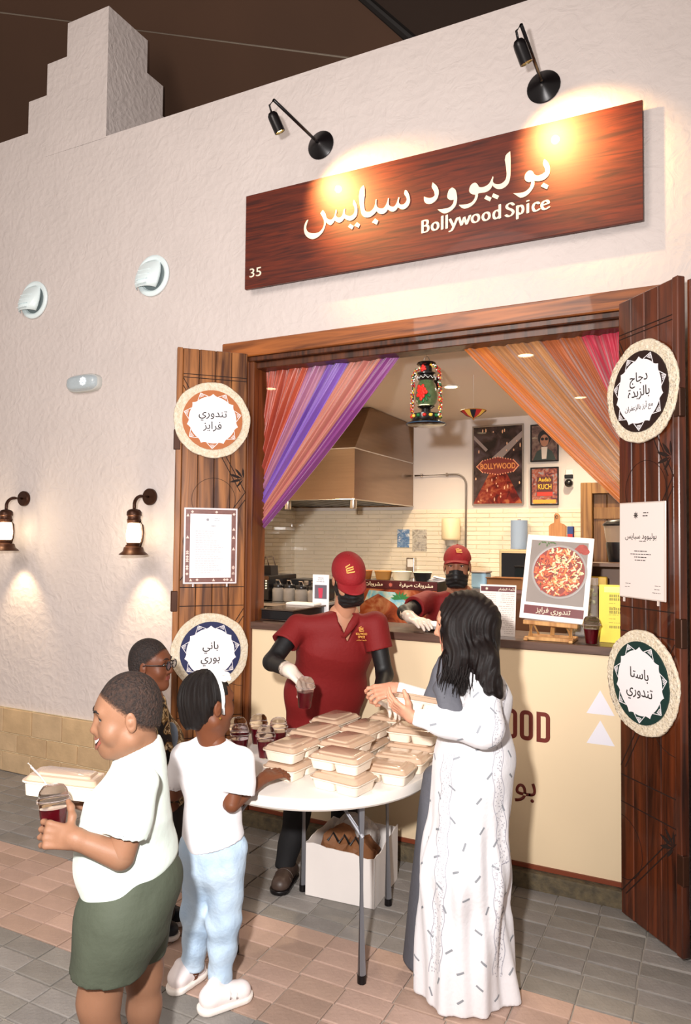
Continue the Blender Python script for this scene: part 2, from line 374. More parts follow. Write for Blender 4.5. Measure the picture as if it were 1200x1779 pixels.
# --- opening trim
tr = thing('trim_1', None, None); tag(tr, kind='structure')
bm = BM(); box2(bm, (-2.70, -.03, 2.815), (-.12, .05, 2.912), bevel=.006); obj('header', bm, frame_wood, tr)
bm = BM(); box2(bm, (-2.56, -.012, 2.785), (-.27, .09, 2.815), bevel=.004); box2(bm, (-2.56, .02, 2.745), (-.27, .14, 2.785), bevel=.004); obj('inner_header', bm, jamb_wood, tr)
for xa, xb in ((-2.56, -2.47), (-.36, -.27)):
    bm = BM(); box2(bm, (xa, -.012, 0.0), (xb, .14, 2.785), bevel=.005); box2(bm, ((xa+.045) if xa < -1 else xa-.012, -.022, 0), ((xb-.03) if xa < -1 else xb-.06, .0, 2.785), bevel=.004)
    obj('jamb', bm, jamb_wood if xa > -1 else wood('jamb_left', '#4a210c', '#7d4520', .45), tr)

# --- door leaves: four boards each, carved lines, folded out at 45 degrees
def leaf(name, inner, outer, z0, z1, m, n=4):
    """x runs across the leaf from inner to outer edge, y up, z out towards the walkway"""
    root = thing(name, None, None, (inner[0], inner[1], z0)); tag(root, kind='structure')
    d = Vector((outer[0]-inner[0], outer[1]-inner[1], 0)); wd = d.length; H = z1-z0
    # outward normal must face the camera side
    r = d.normalized(); nrm = r.cross(Vector((0, 0, 1)))
    if nrm.y > 0: r = -r
    o = Vector((inner[0], inner[1], z0)) if r.dot(d) > 0 else Vector((outer[0], outer[1], z0))
    M = face_M(o, r, (0, 0, 1))
    flip = r.dot(d) < 0
    st = .034; pw = (wd-st)/n; xs = st if flip else 0
    for k in range(n):
        bm = BM(); box2(bm, (xs+k*pw+.0018, .002, -.03), (xs+(k+1)*pw-.0018, H-.002, 0), bevel=.0035)
        bmesh.ops.transform(bm, matrix=M, verts=bm.verts); obj('plank', bm, m, root)
    bm = BM(); a = 0 if flip else wd-st
    box2(bm, (a, 0, -.034), (a+st, H, .006), bevel=.004); bmesh.ops.transform(bm, matrix=M, verts=bm.verts); obj('stile', bm, m, root)
    bm = BM(); box2(bm, (.002, .004, -.026), (wd-.002, H-.004, -.005)); bmesh.ops.transform(bm, matrix=M, verts=bm.verts); obj('backing', bm, groove_m, root)
    return root, M, wd, H, flip, xs, pw
def carve(root, M, segs, w=.005, m=groove_m):
    bm = BM()
    for (x0, y0), (x1, y1) in segs:
        a = Vector((x0, y0, 0)); b = Vector((x1, y1, 0)); t = (b-a).normalized(); nn = Vector((-t.y, t.x, 0))*w/2
        prism(bm, [tuple((a-nn).xy), tuple((b-nn).xy), tuple((b+nn).xy), tuple((a+nn).xy)], .0012, Matrix.Translation((0, 0, -.0002)))
    bmesh.ops.transform(bm, matrix=M, verts=bm.verts); obj('carved_line', bm, m, root)
def leafcarving(root, M, x, y, s, side):
    bm = BM()
    for ang, l in ((85, .9), (50, 1.1), (18, 1.2), (-14, 1.15), (-50, .9)):
        t = R_(ang); d = Vector((math.cos(t)*side, math.sin(t), 0)); n = Vector((-d.y, d.x, 0)); a = Vector((x, y, 0)); L_ = s*l
        prism(bm, [tuple((a+d*L_*u+n*L_*v).xy) for u, v in ((.08, 0), (.45, -.09), (.75, -.075), (1, 0), (.75, .075), (.45, .09))][::int(1)], .0018, Matrix.Translation((0, 0, -.0002)))
    bmesh.ops.transform(bm, matrix=M, verts=bm.verts); obj('leaf_carving', bm, groove_m, root)
def arcs(cx, cy, r, a0, a1, n=14):
    P = [(cx+r*math.cos(R_(a0+(a1-a0)*k/n)), cy+r*math.sin(R_(a0+(a1-a0)*k/n))) for k in range(n+1)]
    return list(zip(P, P[1:]))
def rails(wd, H, xs, we, ys):
    s = []
    for y in ys: s += [((xs+.004, y), (we, y)), ((xs+.004, y+.022), (we, y+.022))]
    return s
for side in ('left', 'right'):
    if side == 'left':
        root, M, wd, H, flip, xs, pw = leaf('door_1', (-2.50, -.035), (-2.795, -.335), .03, 2.83, door_wood)
    else:
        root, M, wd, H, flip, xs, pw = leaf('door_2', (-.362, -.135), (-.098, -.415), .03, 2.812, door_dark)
    a, b = (xs+.004, wd-.004) if flip else (.004, wd-.038)
    S = rails(wd, H, a, b, [H-.17, H-.235+.04, ])
    S = [((a, y), (b, y)) for y in (H-.155, H-.175, 1.38, 1.27, .62, .50)]
    for y0, y1 in ((1.42, 1.95), (1.95, H-.18), (.66, 1.25)):
        S += [((a, y0), (b, y1)), ((a+.03, y0), (b, y1-.045))] if (y0 != 1.95) else [((a, y1), (b, y0)), ((a, y1-.045), (b-.03, y0))]
    S += [((a, .1), (b, .48)), ((a+.03, .1), (b, .44))]
    carve(root, M, S, .0045)
    carve(root, M, arcs((a+b)/2, 1.9, .13, 0, 360, 28)+arcs((a+b)/2, 2.32, .15, 0, 360, 28)+arcs(b, .95, .16, 90, 270)+arcs(a, .3, .14, -90, 90), .0022)
    for (fx, yy, sd) in ((.04, 1.62, 1), (.97, 2.03, -1), (.04, 2.42, 1), (.04, .92, 1), (.97, .42, -1)):
        leafcarving(root, M, a+(b-a)*fx, yy, .075, sd)
    # hinges on the outer stile
    for y in (2.25, 1.30, .35):
        bm = BM(); x = (.0 if flip else wd)
        box2(bm, (x-.012 if flip else x-.026, y-.06, -.02), (x+.026 if flip else x+.012, y+.06, .010), bevel=.003)
        bmesh.ops.transform(bm, matrix=M, verts=bm.verts); obj('hinge', bm, bronze, root)
    if side == 'right':
        bm = BM(); box2(bm, (b-.095, .875, 0), (b-.045, .945, .006), bevel=.002); bmesh.ops.transform(bm, matrix=M, verts=bm.verts)
        lp = obj('lock_plate', bm, mat('lock_black', '#16100e', .35, metal=.4), root)
        bm = BM(); lathe(bm, [(.008, .005), (.009, .012), (.007, .014)], (b-.07, .918, 0), 12); lathe(bm, [(.004, .005), (.004, .012)], (b-.07, .9, 0), 10)
        bmesh.ops.transform(bm, matrix=M, verts=bm.verts); obj('keyhole', bm, mat('nickel', '#b9b4ac', .25, metal=1), lp, smooth=True)
    if side == 'left': LM, LW, LA, LB = M.copy(), wd, a, b
    else: RM, RW, RA, RB = M.copy(), wd, a, b
# folded-back outer leaf on the right, edge of frame
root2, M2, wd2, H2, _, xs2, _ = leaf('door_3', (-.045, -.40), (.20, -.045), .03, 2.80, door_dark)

# --- canopy over the walkway
canvas = mat('canopy_canvas', '#4b3222', .85, var=.15, vscale=1.2, bump=.1, bscale=3)
cp = thing('ceiling', None, None); tag(cp, kind='structure')
def slab(bm, p, q, r, s, th=.03, mi=0):
    a = [Vector(v) for v in (p, q, r, s)]; n = (a[1]-a[0]).cross(a[3]-a[0]).normalized()*th
    lo = [bm.verts.new(v) for v in a]; hi = [bm.verts.new(v+n) for v in a]
    for f in [lo[::-1], hi]+[[lo[i], lo[(i+1) % 4], hi[(i+1) % 4], hi[i]] for i in range(4)]: bm.faces.new(f).material_index = mi
def on_canopy(x, t, off=.03): return Vector((x, 1.6-2.8*t, 4.2+4.4*t))+Vector((0, -.84, -.53))*off
bm = BM(); slab(bm, (-12, 1.6, 4.2), (6, 1.6, 4.2), (6, -1.2, 8.6), (-12, -1.2, 8.6)); slab(bm, (-12, -1.2, 8.6), (6, -1.2, 8.6), (6, -9, 9.4), (-12, -9, 9.4)); obj('canopy', bm, canvas, cp)
bm = BM()
for (xa, ta), (xb, tb) in (((-9, .70), (.6, .03)),):
    tube(bm, [on_canopy(xa, ta), on_canopy(xb, tb)], .011, 6)
tube(bm, [on_canopy(-9, 1.0), on_canopy(3, .16)], .011, 6)
obj('canvas_seam', bm, mat('canvas_seam', '#8a7c6e', .8), cp)
bm = BM(); tube(bm, [on_canopy(-5.45, 1.0, .04), on_canopy(-.74, .0, .04)], .05, 8); obj('canopy_beam', bm, mat('beam_black', '#150f0c', .7), cp)
bm = BM(); slab(bm, on_canopy(-.71, 0, .03), on_canopy(6, 0, .03), on_canopy(6, 1, .03), on_canopy(-5.4, 1, .03), .02); obj('dark_canopy_panel', bm, mat('canvas_dark', '#2a1b12', .9), cp)

# ================================================================ KITCHEN SHELL
KZ = .08; KW = 2.86
paint = mat('kitchen_paint', '#ddd3cc', .6); cream = mat('counter_cream', '#e8d0ac', .45, var=.03, vscale=2)
tile_m = mat('wall_tile', '#efe2cc', .1, var=.08, vscale=5, coat=.5)
bm = BM(); box2(bm, (-4.1, .2, -.1), (.5, 3.1, KZ)); tag(obj('kitchen_floor', bm, mat('kitchen_floor', '#8d8378', .5)), kind='structure')
bm = BM(); box2(bm, (-4.1, .14, KW), (.5, 3.2, KW+.1)); tag(obj('kitchen_ceiling', bm, mat('kitchen_ceiling', '#e2d6cb', .7)), kind='structure')
wb = thing('wall_back', None, None); tag(wb, kind='structure')
bm = BM(); box2(bm, (-4.1, 3.0, KZ), (.5, 3.1, KW)); obj('painted_wall', bm, paint, wb)
wl = thing('wall_left', None, None); tag(wl, kind='structure')
bm = BM(); box2(bm, (-4.1, .25, KZ), (-3.95, 3.0, KW)); obj('painted_wall', bm, paint, wl)
wr = thing('wall_right', None, None); tag(wr, kind='structure')
bm = BM(); box2(bm, (.35, .25, KZ), (.5, 3.0, KW)); obj('painted_wall', bm, paint, wr)
def tiles(x0, x1, z0, z1, M, parent, tw=.25, th=.042, flat=True):
    bm = BM(); r = random.Random(5); j = 0; z = z1
    while z > z0:
        x = x0-(tw/2 if j % 2 else 0)
        while x < x1:
            a, b = max(x, x0), min(x+tw, x1)
            if b-a > .02:
                g = .0012; e = .0035; tz = .006
                P = [(a+g, z-th+g), (b-g, z-th+g), (b-g, z-g), (a+g, z-g)]; Q = [(a+g+e, z-th+g+e), (b-g-e, z-th+g+e), (b-g-e, z-g-e), (a+g+e, z-g-e)]
                ax, ay = r.uniform(-.02, .02), r.uniform(-.035, .035)
                lo = [bm.verts.new((*p, 0)) for p in P]; hi = [bm.verts.new((q[0], q[1], tz+(q[0]-(a+b)/2)*ax+(q[1]-z+th/2)*ay)) for q in Q]
                for k in range(4): bm.faces.new((lo[k], lo[(k+1) % 4], hi[(k+1) % 4], hi[k]))
                bm.faces.new(hi)
            x += tw
        z -= th; j += 1
    bmesh.ops.transform(bm, matrix=M, verts=bm.verts)
    tag(obj('wall_tiles', bm, tile_m, parent), kind='stuff')
bm = BM(); box2(bm, (-3.95, 2.992, 1.0), (-.98, 2.999, 2.0)); obj('grout', bm, mat('grout', '#dccdb4', .9), wb)
tiles(-3.95, -.985, 1.0, 2.0, WALL(0, 2.992, 0), wb)
bm = BM(); box2(bm, (-3.949, .3, 1.0), (-3.943, 2.99, 2.0)); obj('grout', bm, MATS['grout'], wl)
tiles(.3, 2.99, 1.0, 2.0, face_M((-3.943, 0, 0), (0, 1, 0), (0, 0, 1)), wl)
# back door of the kitchen
dr = thing('door_4', None, None, (-.6, 2.99, KZ)); tag(dr, kind='structure')
kd = wood('kitchen_door', '#6b4420', '#a57a46', .5)
bm = BM(); box2(bm, (-.985, 2.86, KZ), (-.89, 3.0, 2.215), bevel=.005); box2(bm, (-.31, 2.86, KZ), (-.215, 3.0, 2.215), bevel=.005); box2(bm, (-.889, 2.861, 2.121), (-.311, 2.999, 2.214)); obj('door_frame', bm, kd, dr)
for k in range(5):
    bm = BM(); box2(bm, (-.888+k*.115, 2.93, KZ), (-.777+k*.115, 2.97, 2.118), bevel=.004); obj('plank', bm, wood('kitchen_plank', '#5e3a1c', '#94693c', .5), dr)
bm = BM()
for z in (.35, 1.15, 1.95): box2(bm, (-.885, 2.915, z-.05), (-.315, 2.93, z+.05), bevel=.003)
slabz = [(-.87, 1.2), (-.8, 1.2), (-.33, 1.9), (-.4, 1.9)]; prism(bm, slabz, .014, WALL(0, 2.93, 0)); obj('brace', bm, kd, dr)

# --- serving counter
ct = thing('counter', 'long cream fronted serving counter with brown worktop filling the doorway', 'counter', (-1.4, .05, .08))
bm = BM(); box2(bm, (-2.47, .012, .10), (-.36, .05, 1.158)); obj('front_panel', bm, cream, ct)
bm = BM(); box2(bm, (-2.47, -.0, .08), (-.36, .05, .10)); obj('panel_trim', bm, mat('rust_trim', '#7c3a22', .5), ct)
wt = wood('worktop_wood', '#3d2a22', '#6b5044', .35, axis=0)
bm = BM(); box2(bm, (-2.469, -.012, 1.158), (-.361, .41, 1.2), bevel=.003); obj('worktop', bm, wt, ct)
bm = BM(); box2(bm, (-2.47, .3, .08), (-.36, .33, 1.158)); obj('back_panel', bm, cream, ct)
maroon = mat('maroon_vinyl', '#6d261b', .45)
text('lettering', 'BOLLYW', WALL(-.945, .0118, .703), .205, maroon, ct, 'RIGHT', .0012, .012, width=.47)
def ring_letter(x0, x1, z0, z1, st, dshape=False):
    bm = BM(); n = 6; r = (x1-x0)*.42
    def outline(i):
        a, b, c, d, q = x0+i, x1-i, z0+i, z1-i, max(.004, r-i); P = []
        for cx, cy, a0, rr in ((b-q, d-q, 0, 1), (a+q, d-q, 90, 0 if dshape else 1), (a+q, c+q, 180, 0 if dshape else 1), (b-q, c+q, 270, 1)):
            for k in range(n+1):
                t = R_(a0+90*k/n); P.append((cx+q*math.cos(t), cy+q*math.sin(t)) if rr else (a, d if a0 == 90 else c))
        return P
    o, i = outline(0), outline(st); T = WALL(0, .0118, 0); vo = [bm.verts.new(T @ Vector((x, z, .0012))) for x, z in o]; vi = [bm.verts.new(T @ Vector((x, z, .0012))) for x, z in i]; m = len(vo)
    for k in range(m): bm.faces.new((vo[k], vo[(k+1) % m], vi[(k+1) % m], vi[k]))
    obj('lettering', bm, maroon, ct)
ring_letter(-.932, -.866, .703, .852, .021); ring_letter(-.853, -.787, .703, .852, .021); ring_letter(-.770, -.703, .703, .852, .021, True)
text('arabic_lettering', 'بوليوود', WALL(-.765, .0118, .43), .16, maroon, ct, 'RIGHT', .0012, .004)
bm = BM()
for zz in (.872, .729): prism(bm, [(-.531, zz), (-.402, zz), (-.467, zz+.115)], .0012, WALL(0, .0118, 0))
obj('white_triangles', bm, mat('white_vinyl', '#e6e2ea', .5), ct)
bm = BM(); prism(bm, [(-.905, .655), (-.885, .655), (-.885, .64), (-.905, .64)], .0012, WALL(0, .0118, 0)); obj('printed_dot', bm, maroon, ct)
# ================================================================ THINGS ON THE FRONT WALL
def filled(polys, ext, M):
    c = bpy.data.curves.new('t', 'CURVE'); c.dimensions = '2D'; c.fill_mode = 'BOTH'; c.extrude = ext
    for poly in polys:
        sp = c.splines.new('BEZIER'); sp.bezier_points.add(len(poly)-1); sp.use_cyclic_u = True; sp.resolution_u = 3
        n = len(poly)
        for k, (x, y) in enumerate(poly):
            b = sp.bezier_points[k]; b.co = (x, y, 0); p = Vector(poly[k-1]); q = Vector(poly[(k+1) % n]); o_ = Vector((x, y))
            a1 = (o_-p); a2 = (q-o_); sharp = a1.length < 1e-6 or a2.length < 1e-6 or a1.normalized().dot(a2.normalized()) < .45
            t = Vector((0, 0)) if sharp else (a1.normalized()+a2.normalized()).normalized()
            b.handle_left_type = b.handle_right_type = 'FREE'
            b.handle_left = (x-t.x*a1.length*.33, y-t.y*a1.length*.33, 0); b.handle_right = (x+t.x*a2.length*.33, y+t.y*a2.length*.33, 0)
    o = bpy.data.objects.new('t', c); C.objects.link(o); bpy.context.view_layer.update()
    me = bpy.data.meshes.new_from_object(o.evaluated_get(bpy.context.evaluated_depsgraph_get()))
    bpy.data.objects.remove(o); bm = BM(); bm.from_mesh(me); bpy.data.meshes.remove(me)
    bmesh.ops.transform(bm, matrix=M, verts=bm.verts); return bm
sign_wood = wood('sign_wood', '#3a0d05', '#6a230b', .48, axis=0, scale=6, coat=.05, bump=.05)
letter_cream = mat('letter_cream', '#f3e6cf', .5)
# --- shop sign
sg = thing('shop_sign', 'long dark red wooden sign board with cream Arabic and English lettering', 'sign', (-1.38, 0, 3.216))
bm = BM(); box2(bm, (-2.508, -.07, 3.216), (-.257, -.052, 3.794), bevel=.002); obj('sign_board', bm, sign_wood, sg)
for x in (-2.2, -.55):
    for z in (3.33, 3.68): bm = BM(); box2(bm, (x-.03, -.053, z-.02), (x+.03, 0, z+.02)); obj('stand_off', bm, black_metal, sg)
for poly in SIGN_AR:
    bm = filled([poly], .002, WALL(0, -.0725, 0))
    obj('arabic_letters' if len(poly) > 4 else 'letter_dot', bm, letter_cream, sg)
# latin letters: (x0,x1,strokes in a unit box; y 0 = baseline, 1 = x height, 1.48 = capitals)
def ell(cx, cy, rx, ry, a0=0, a1=360, n=10): return [(cx+rx*math.cos(R_(a0+(a1-a0)*k/n)), cy+ry*math.sin(R_(a0+(a1-a0)*k/n))) for k in range(n+1)]
GL = {'B': [[(.2, .05), (.2, 1.42)], [(.2, 1.42), (.5, 1.42), (.74, 1.3), (.72, .95), (.5, .8), (.25, .8)], [(.45, .8), (.75, .72), (.85, .4), (.7, .1), (.4, .05), (.2, .05)]],
      'o': [ell(.5, .5, .37, .44, 0, 360, 12)], 'l': [[(.5, .03), (.5, 1.5)]],
      'y': [[(.14, .97), (.5, .12)], [(.9, .95), (.5, .0), (.3, -.36), (.12, -.4)]],
      'w': [[(.09, .97), (.28, .06)], [(.28, .06), (.5, .86)], [(.48, .86), (.68, .06)], [(.68, .06), (.93, .95)]],
      'd': [[(.85, .03), (.85, 1.5)], [(.82, .75), (.6, .95), (.28, .84), (.16, .45), (.28, .1), (.52, .04), (.8, .25)]],
      'S': [[(.86, 1.2), (.6, 1.44), (.28, 1.34), (.2, 1.08), (.4, .85), (.68, .66), (.84, .4), (.66, .08), (.36, .02), (.12, .2)]],
      'p': [[(.2, -.42), (.2, .97)], [(.22, .75), (.45, .95), (.75, .86), (.86, .5), (.74, .12), (.48, .04), (.24, .2)]],
      'i': [[(.5, .03), (.5, .97)], [(.42, 1.32), (.56, 1.32)]],
      'c': [[(.88, .8), (.62, .95), (.3, .85), (.14, .48), (.3, .1), (.6, .04), (.9, .16)]],
      'e': [[(.14, .52), (.5, .56), (.86, .62), (.74, .9), (.46, .94), (.22, .78), (.14, .45), (.3, .1), (.6, .04), (.9, .18)]]}
for ch, x0, x1 in (('B', -1.3682, -1.3163), ('o', -1.3102, -1.2623), ('l', -1.2556, -1.2375), ('l', -1.2309, -1.2129), ('y', -1.211, -1.1582), ('w', -1.1603, -1.0901),
                   ('o', -1.0901, -1.0401), ('o', -1.0325, -.9851), ('d', -.977, -.9308), ('S', -.9122, -.8595), ('p', -.8564, -.8128), ('i', -.8048, -.7848), ('c', -.775, -.7352), ('e', -.7323, -.6865)):
    bm = BM()
    for st in GL[ch]: nib(bm, [(x0+(x1-x0)*u, 3.3535+v*.0465) for u, v in st], WALL(0, -.0702, 0), .0135, R_(12), .42, .003, 4)
    obj('english_letter', bm, letter_cream, sg)
text('number', '35', WALL(-2.43, -.0702, 3.283), .078, letter_cream, sg, 'CENTER', .003, .006, width=.085)

# --- spot lamps above the sign
def spot_lamp(x, z, hx, label, aim):
    t = thing('spot_lamp', label, 'lamp', (x, 0, z), 'black spot lamps above the sign')
    bm = BM(); Mx = Matrix.Rotation(R_(90), 4, 'X')
    lathe(bm, [(.083, 0), (.085, .006), (.08, .011), (.03, .03), (.018, .038), (.004, .041)], (x, 0, z), 32, Mx); obj('wall_plate', bm, black_metal, t, auto=50)
    bm = BM(); tip = (hx, -.46, z+.03)
    tube(bm, [(x, -.02, z), (x+(hx-x)*.15, -.08, z+.004), tip], .0085, 8); obj('arm', bm, black_metal, t, smooth=True)
    bm = BM(); h0 = Vector((hx-.015, -.455, z-.035)); tube(bm, [tip, (hx-.02, -.47, z+.0), h0], .006, 6); obj('bracket', bm, black_metal, t, smooth=True)
    d = Vector((.09, .12, -.28)).normalized(); q = Vector((0, 0, 1)).rotation_difference(d).to_matrix()
    bm = BM(); lathe(bm, [(.008, -.005), (.02, 0), (.028, .012), (.03, .03), (.03, .105), (.026, .106), (.024, .09), (.001, .088)], h0, 18, q, cap=False); hd = obj('lamp_head', bm, black_metal, t, auto=50)
    bm = BM(); lathe(bm, [(.023, .094), (.001, .095)], h0, 14, q, cap=False); obj('lamp_glass', bm, mat('spot_glow', '#fff0c8', .4, emit='#ffd27a', es=30), hd)
    s = h0+d*.115
    l = bpy.data.lights.new('spot_bulb', 'SPOT'); l.energy = 105; l.color = (1, .58, .20); l.spot_size = R_(84); l.spot_blend = 1; l.shadow_soft_size = .02
    lo = bpy.data.objects.new('spot_bulb', l); C.objects.link(lo); lo.parent = t; lo.location = s-Vector(t.location); lo.rotation_euler = (Vector(aim)-s).to_track_quat('-Z', 'Y').to_euler()
    return t
spot_lamp(-2.026, 4.03, -2.067, 'black spot lamp on the wall above the left half of the sign', (-1.78, -.07, 3.64))
spot_lamp(-.73, 4.024, -.74, 'black spot lamp on the wall above the right end of the sign', (-.60, -.07, 3.69))

# --- lantern sconces
glow = mat('lantern_glow', '#fff6e4', .4, emit='#ffe6bd', es=9)
clear = mat('clear_glass', '#ffffff', .03, trans=1, ior=1.3)
def sconce(x, z, label):
    t = thing('lantern_sconce', label, 'wall lamp', (x, 0, z), 'bronze lantern sconces on the left wall')
    Mx = Matrix.Rotation(R_(90), 4, 'X'); y = -.17; cx = x+.015
    bm = BM(); lathe(bm, [(.052, 0), (.055, .004), (.055, .022), (.05, .028), (.0, .03)], (x, 0, z), 28, Mx); obj('wall_plate', bm, bronze, t, auto=40)
    bm = BM(); tube(bm, [(x, -.02, z)]+[(x+.015*k/6, -.09-.08*math.sin(R_(15*k)), z+.0-.07*(1-math.cos(R_(15*k)))) for k in range(7)]+[(cx, y, z-.1)], .011, 8); obj('arm', bm, bronze, t, smooth=True)
    bm = BM(); lathe(bm, [(.012, -.085), (.035, -.092), (.046, -.105), (.047, -.128), (.04, -.134), (.041, -.15), (.045, -.156), (.043, -.172), (.036, -.178)], (cx, y, z), 24); obj('cap', bm, bronze, t, auto=40)
    bm = BM(); lathe(bm, [(.034, -.178), (.04, -.2), (.047, -.25), (.043, -.29), (.036, -.3)], (cx, y, z), 24); obj('glass_shade', bm, glow, t, smooth=True)
    bm = BM()
    for a in (20, 160): 
        ca, sa = math.cos(R_(a)), math.sin(R_(a)); tube(bm, [(cx+r*ca, y+r*sa*.7, z+zz) for r, zz in ((.045, -.165), (.062, -.19), (.068, -.24), (.062, -.29), (.05, -.325))], .0055, 6)
    tube(bm, [(cx+.05, y-.01, z-.2), (cx+.075, y-.01, z-.26), (cx+.065, y-.01, z-.32)], .002, 5)
    obj('side_rod', bm, bronze, t, smooth=True)
    bm = BM(); lathe(bm, [(.034, -.298), (.045, -.302), (.04, -.322), (.06, -.33), (.066, -.355), (.088, -.372), (.09, -.378), (.02, -.375)], (cx, y, z), 28); obj('base', bm, bronze, t, auto=40)
    bm = BM(); lathe(bm, [(.004, 0), (.004, .02), (.009, .022), (.009, .028)], (cx-.05, y-.03, z-.335), 8, Matrix.Rotation(R_(60), 4, 'Y')); obj('wick_knob', bm, bronze, t)
    l = bpy.data.lights.new('lantern_bulb', 'POINT'); l.energy = 3.2; l.color = (1, .78, .5); l.shadow_soft_size = .03
    lo = bpy.data.objects.new('lantern_bulb', l); C.objects.link(lo); lo.parent = t; lo.location = (.015, y-.085, -.24)
    l = bpy.data.lights.new('lantern_downlight', 'SPOT'); l.energy = 13; l.color = (1, .74, .45); l.spot_size = R_(75); l.spot_blend = .8; l.shadow_soft_size = .02
    lo = bpy.data.objects.new('lantern_downlight', l); C.objects.link(lo); lo.parent = t; lo.location = (.015, y, -.40); lo.rotation_euler = (R_(18), 0, 0)
sconce(-3.272, 1.968, 'bronze lantern wall lamp nearest the doorway, glowing white glass')
sconce(-4.461, 1.976, 'bronze lantern wall lamp farthest left, cut by the photo edge')

# --- round white vents and the oval bulkhead lamp
vent_m = mat('vent_plastic', '#e6f3f5', .3)
def vent(x, z, label):
    t = thing('round_vent', label, 'vent', (x, 0, z), 'white round wall vents'); Mx = Matrix.Rotation(R_(90), 4, 'X')
    bm = BM(); lathe(bm, [(.13, 0), (.138, .006), (.138, .014), (.13, .02), (.118, .022), (.104, .016), (.100, .004), (.0, .003)], (x, 0, z), 40, Mx); obj('rim', bm, vent_m, t, auto=40)
    # hooded scoop opening to the left and down
    bm = BM(); n = 14; rows_ = []
    for j in range(7):
        u = j/6; row = []
        for k in range(n+1):
            a = R_(-80+160*k/n); px = .1*math.cos(math.pi/2*u)**.5 if False else .1
            row.append(bm.verts.new((x-.012+.103*math.sin(a)*math.sqrt(max(.05, 1-(1-1.75*u)**2*.75))-.022*u, -.006-.075*math.sin(min(1, u*1.15)*math.pi/2)*max(0, math.cos(a))**.7, z+.112-.2*u)))
        rows_.append(row)
    for j in range(6):
        for k in range(n): bm.faces.new((rows_[j][k], rows_[j][k+1], rows_[j+1][k+1], rows_[j+1][k]))
    h = obj('hood', bm, vent_m, t, smooth=True); sm = h.modifiers.new('s', 'SOLIDIFY'); sm.thickness = .004
    for k in range(4):
        bm = BM(); box(bm, (x-.03, -.03-.014*k, z+.045-.035*k), (.11-.01*k, .07, .004), Matrix.Rotation(R_(28), 4, 'X')); obj('louvre', bm, vent_m, t)
    bm = BM(); lathe(bm, [(.098, 0), (.098, .0035), (.0, .004)], (x, -.001, z), 28, Mx); obj('opening', bm, mat('vent_dark', '#7d8a8c', .7), t)
vent(-3.288, 3.443, 'round white wall vent nearer the sign'); vent(-4.413, 3.438, 'round white wall vent at the far left')
t = thing('emergency_light', 'small oval grey bulkhead lamp high on the left wall', 'lamp', (-3.878, 0, 2.771))
def sup(n=28, a=.15, b=.062, p=3.2):
    o = []
    for k in range(n):
        c, s = math.cos(2*math.pi*k/n), math.sin(2*math.pi*k/n); o.append((a*abs(c)**(2/p)*(1 if c > 0 else -1), b*abs(s)**(2/p)*(1 if s > 0 else -1)))
    return o
def stack(bm, layers, M, mi=0):
    rs = [[bm.verts.new(M @ Vector((x*sx, y*sy, z))) for x, y in sup()] for sx, sy, z in layers]; n = len(rs[0])
    for a, b in zip(rs, rs[1:]):
        for k in range(n): bm.faces.new((a[k], a[(k+1) % n], b[(k+1) % n], b[k])).material_index = mi
    bm.faces.new(rs[-1]).material_index = mi
bm = BM(); stack(bm, [(1, 1, 0), (1, 1, .03), (.97, .94, .036)], WALL(-3.878, 0, 2.771)); obj('housing', bm, mat('bulkhead_grey', '#c2c2be', .5), t, auto=40)
bm = BM(); stack(bm, [(.93, .88, .034), (.9, .82, .055), (.78, .66, .066), (.5, .4, .07)], WALL(-3.878, 0, 2.771)); obj('lens', bm, mat('frosted_lens', '#b5c0c6', .12, coat=.6, bump=.3, bscale=120), t, auto=50)
bm = BM()
for k in range(8):
    a = R_(45*k); ball(bm, (-3.838+.022*math.cos(a), -.072, 2.773+.022*math.sin(a)), (.008, .006, .008), u=8, v=6)
ball(bm, (-3.838, -.074, 2.773), (.009, .007, .009), u=8, v=6); obj('led_cluster', bm, mat('led_white', '#f7fbff', .2, emit='#f4faff', es=.6), t)

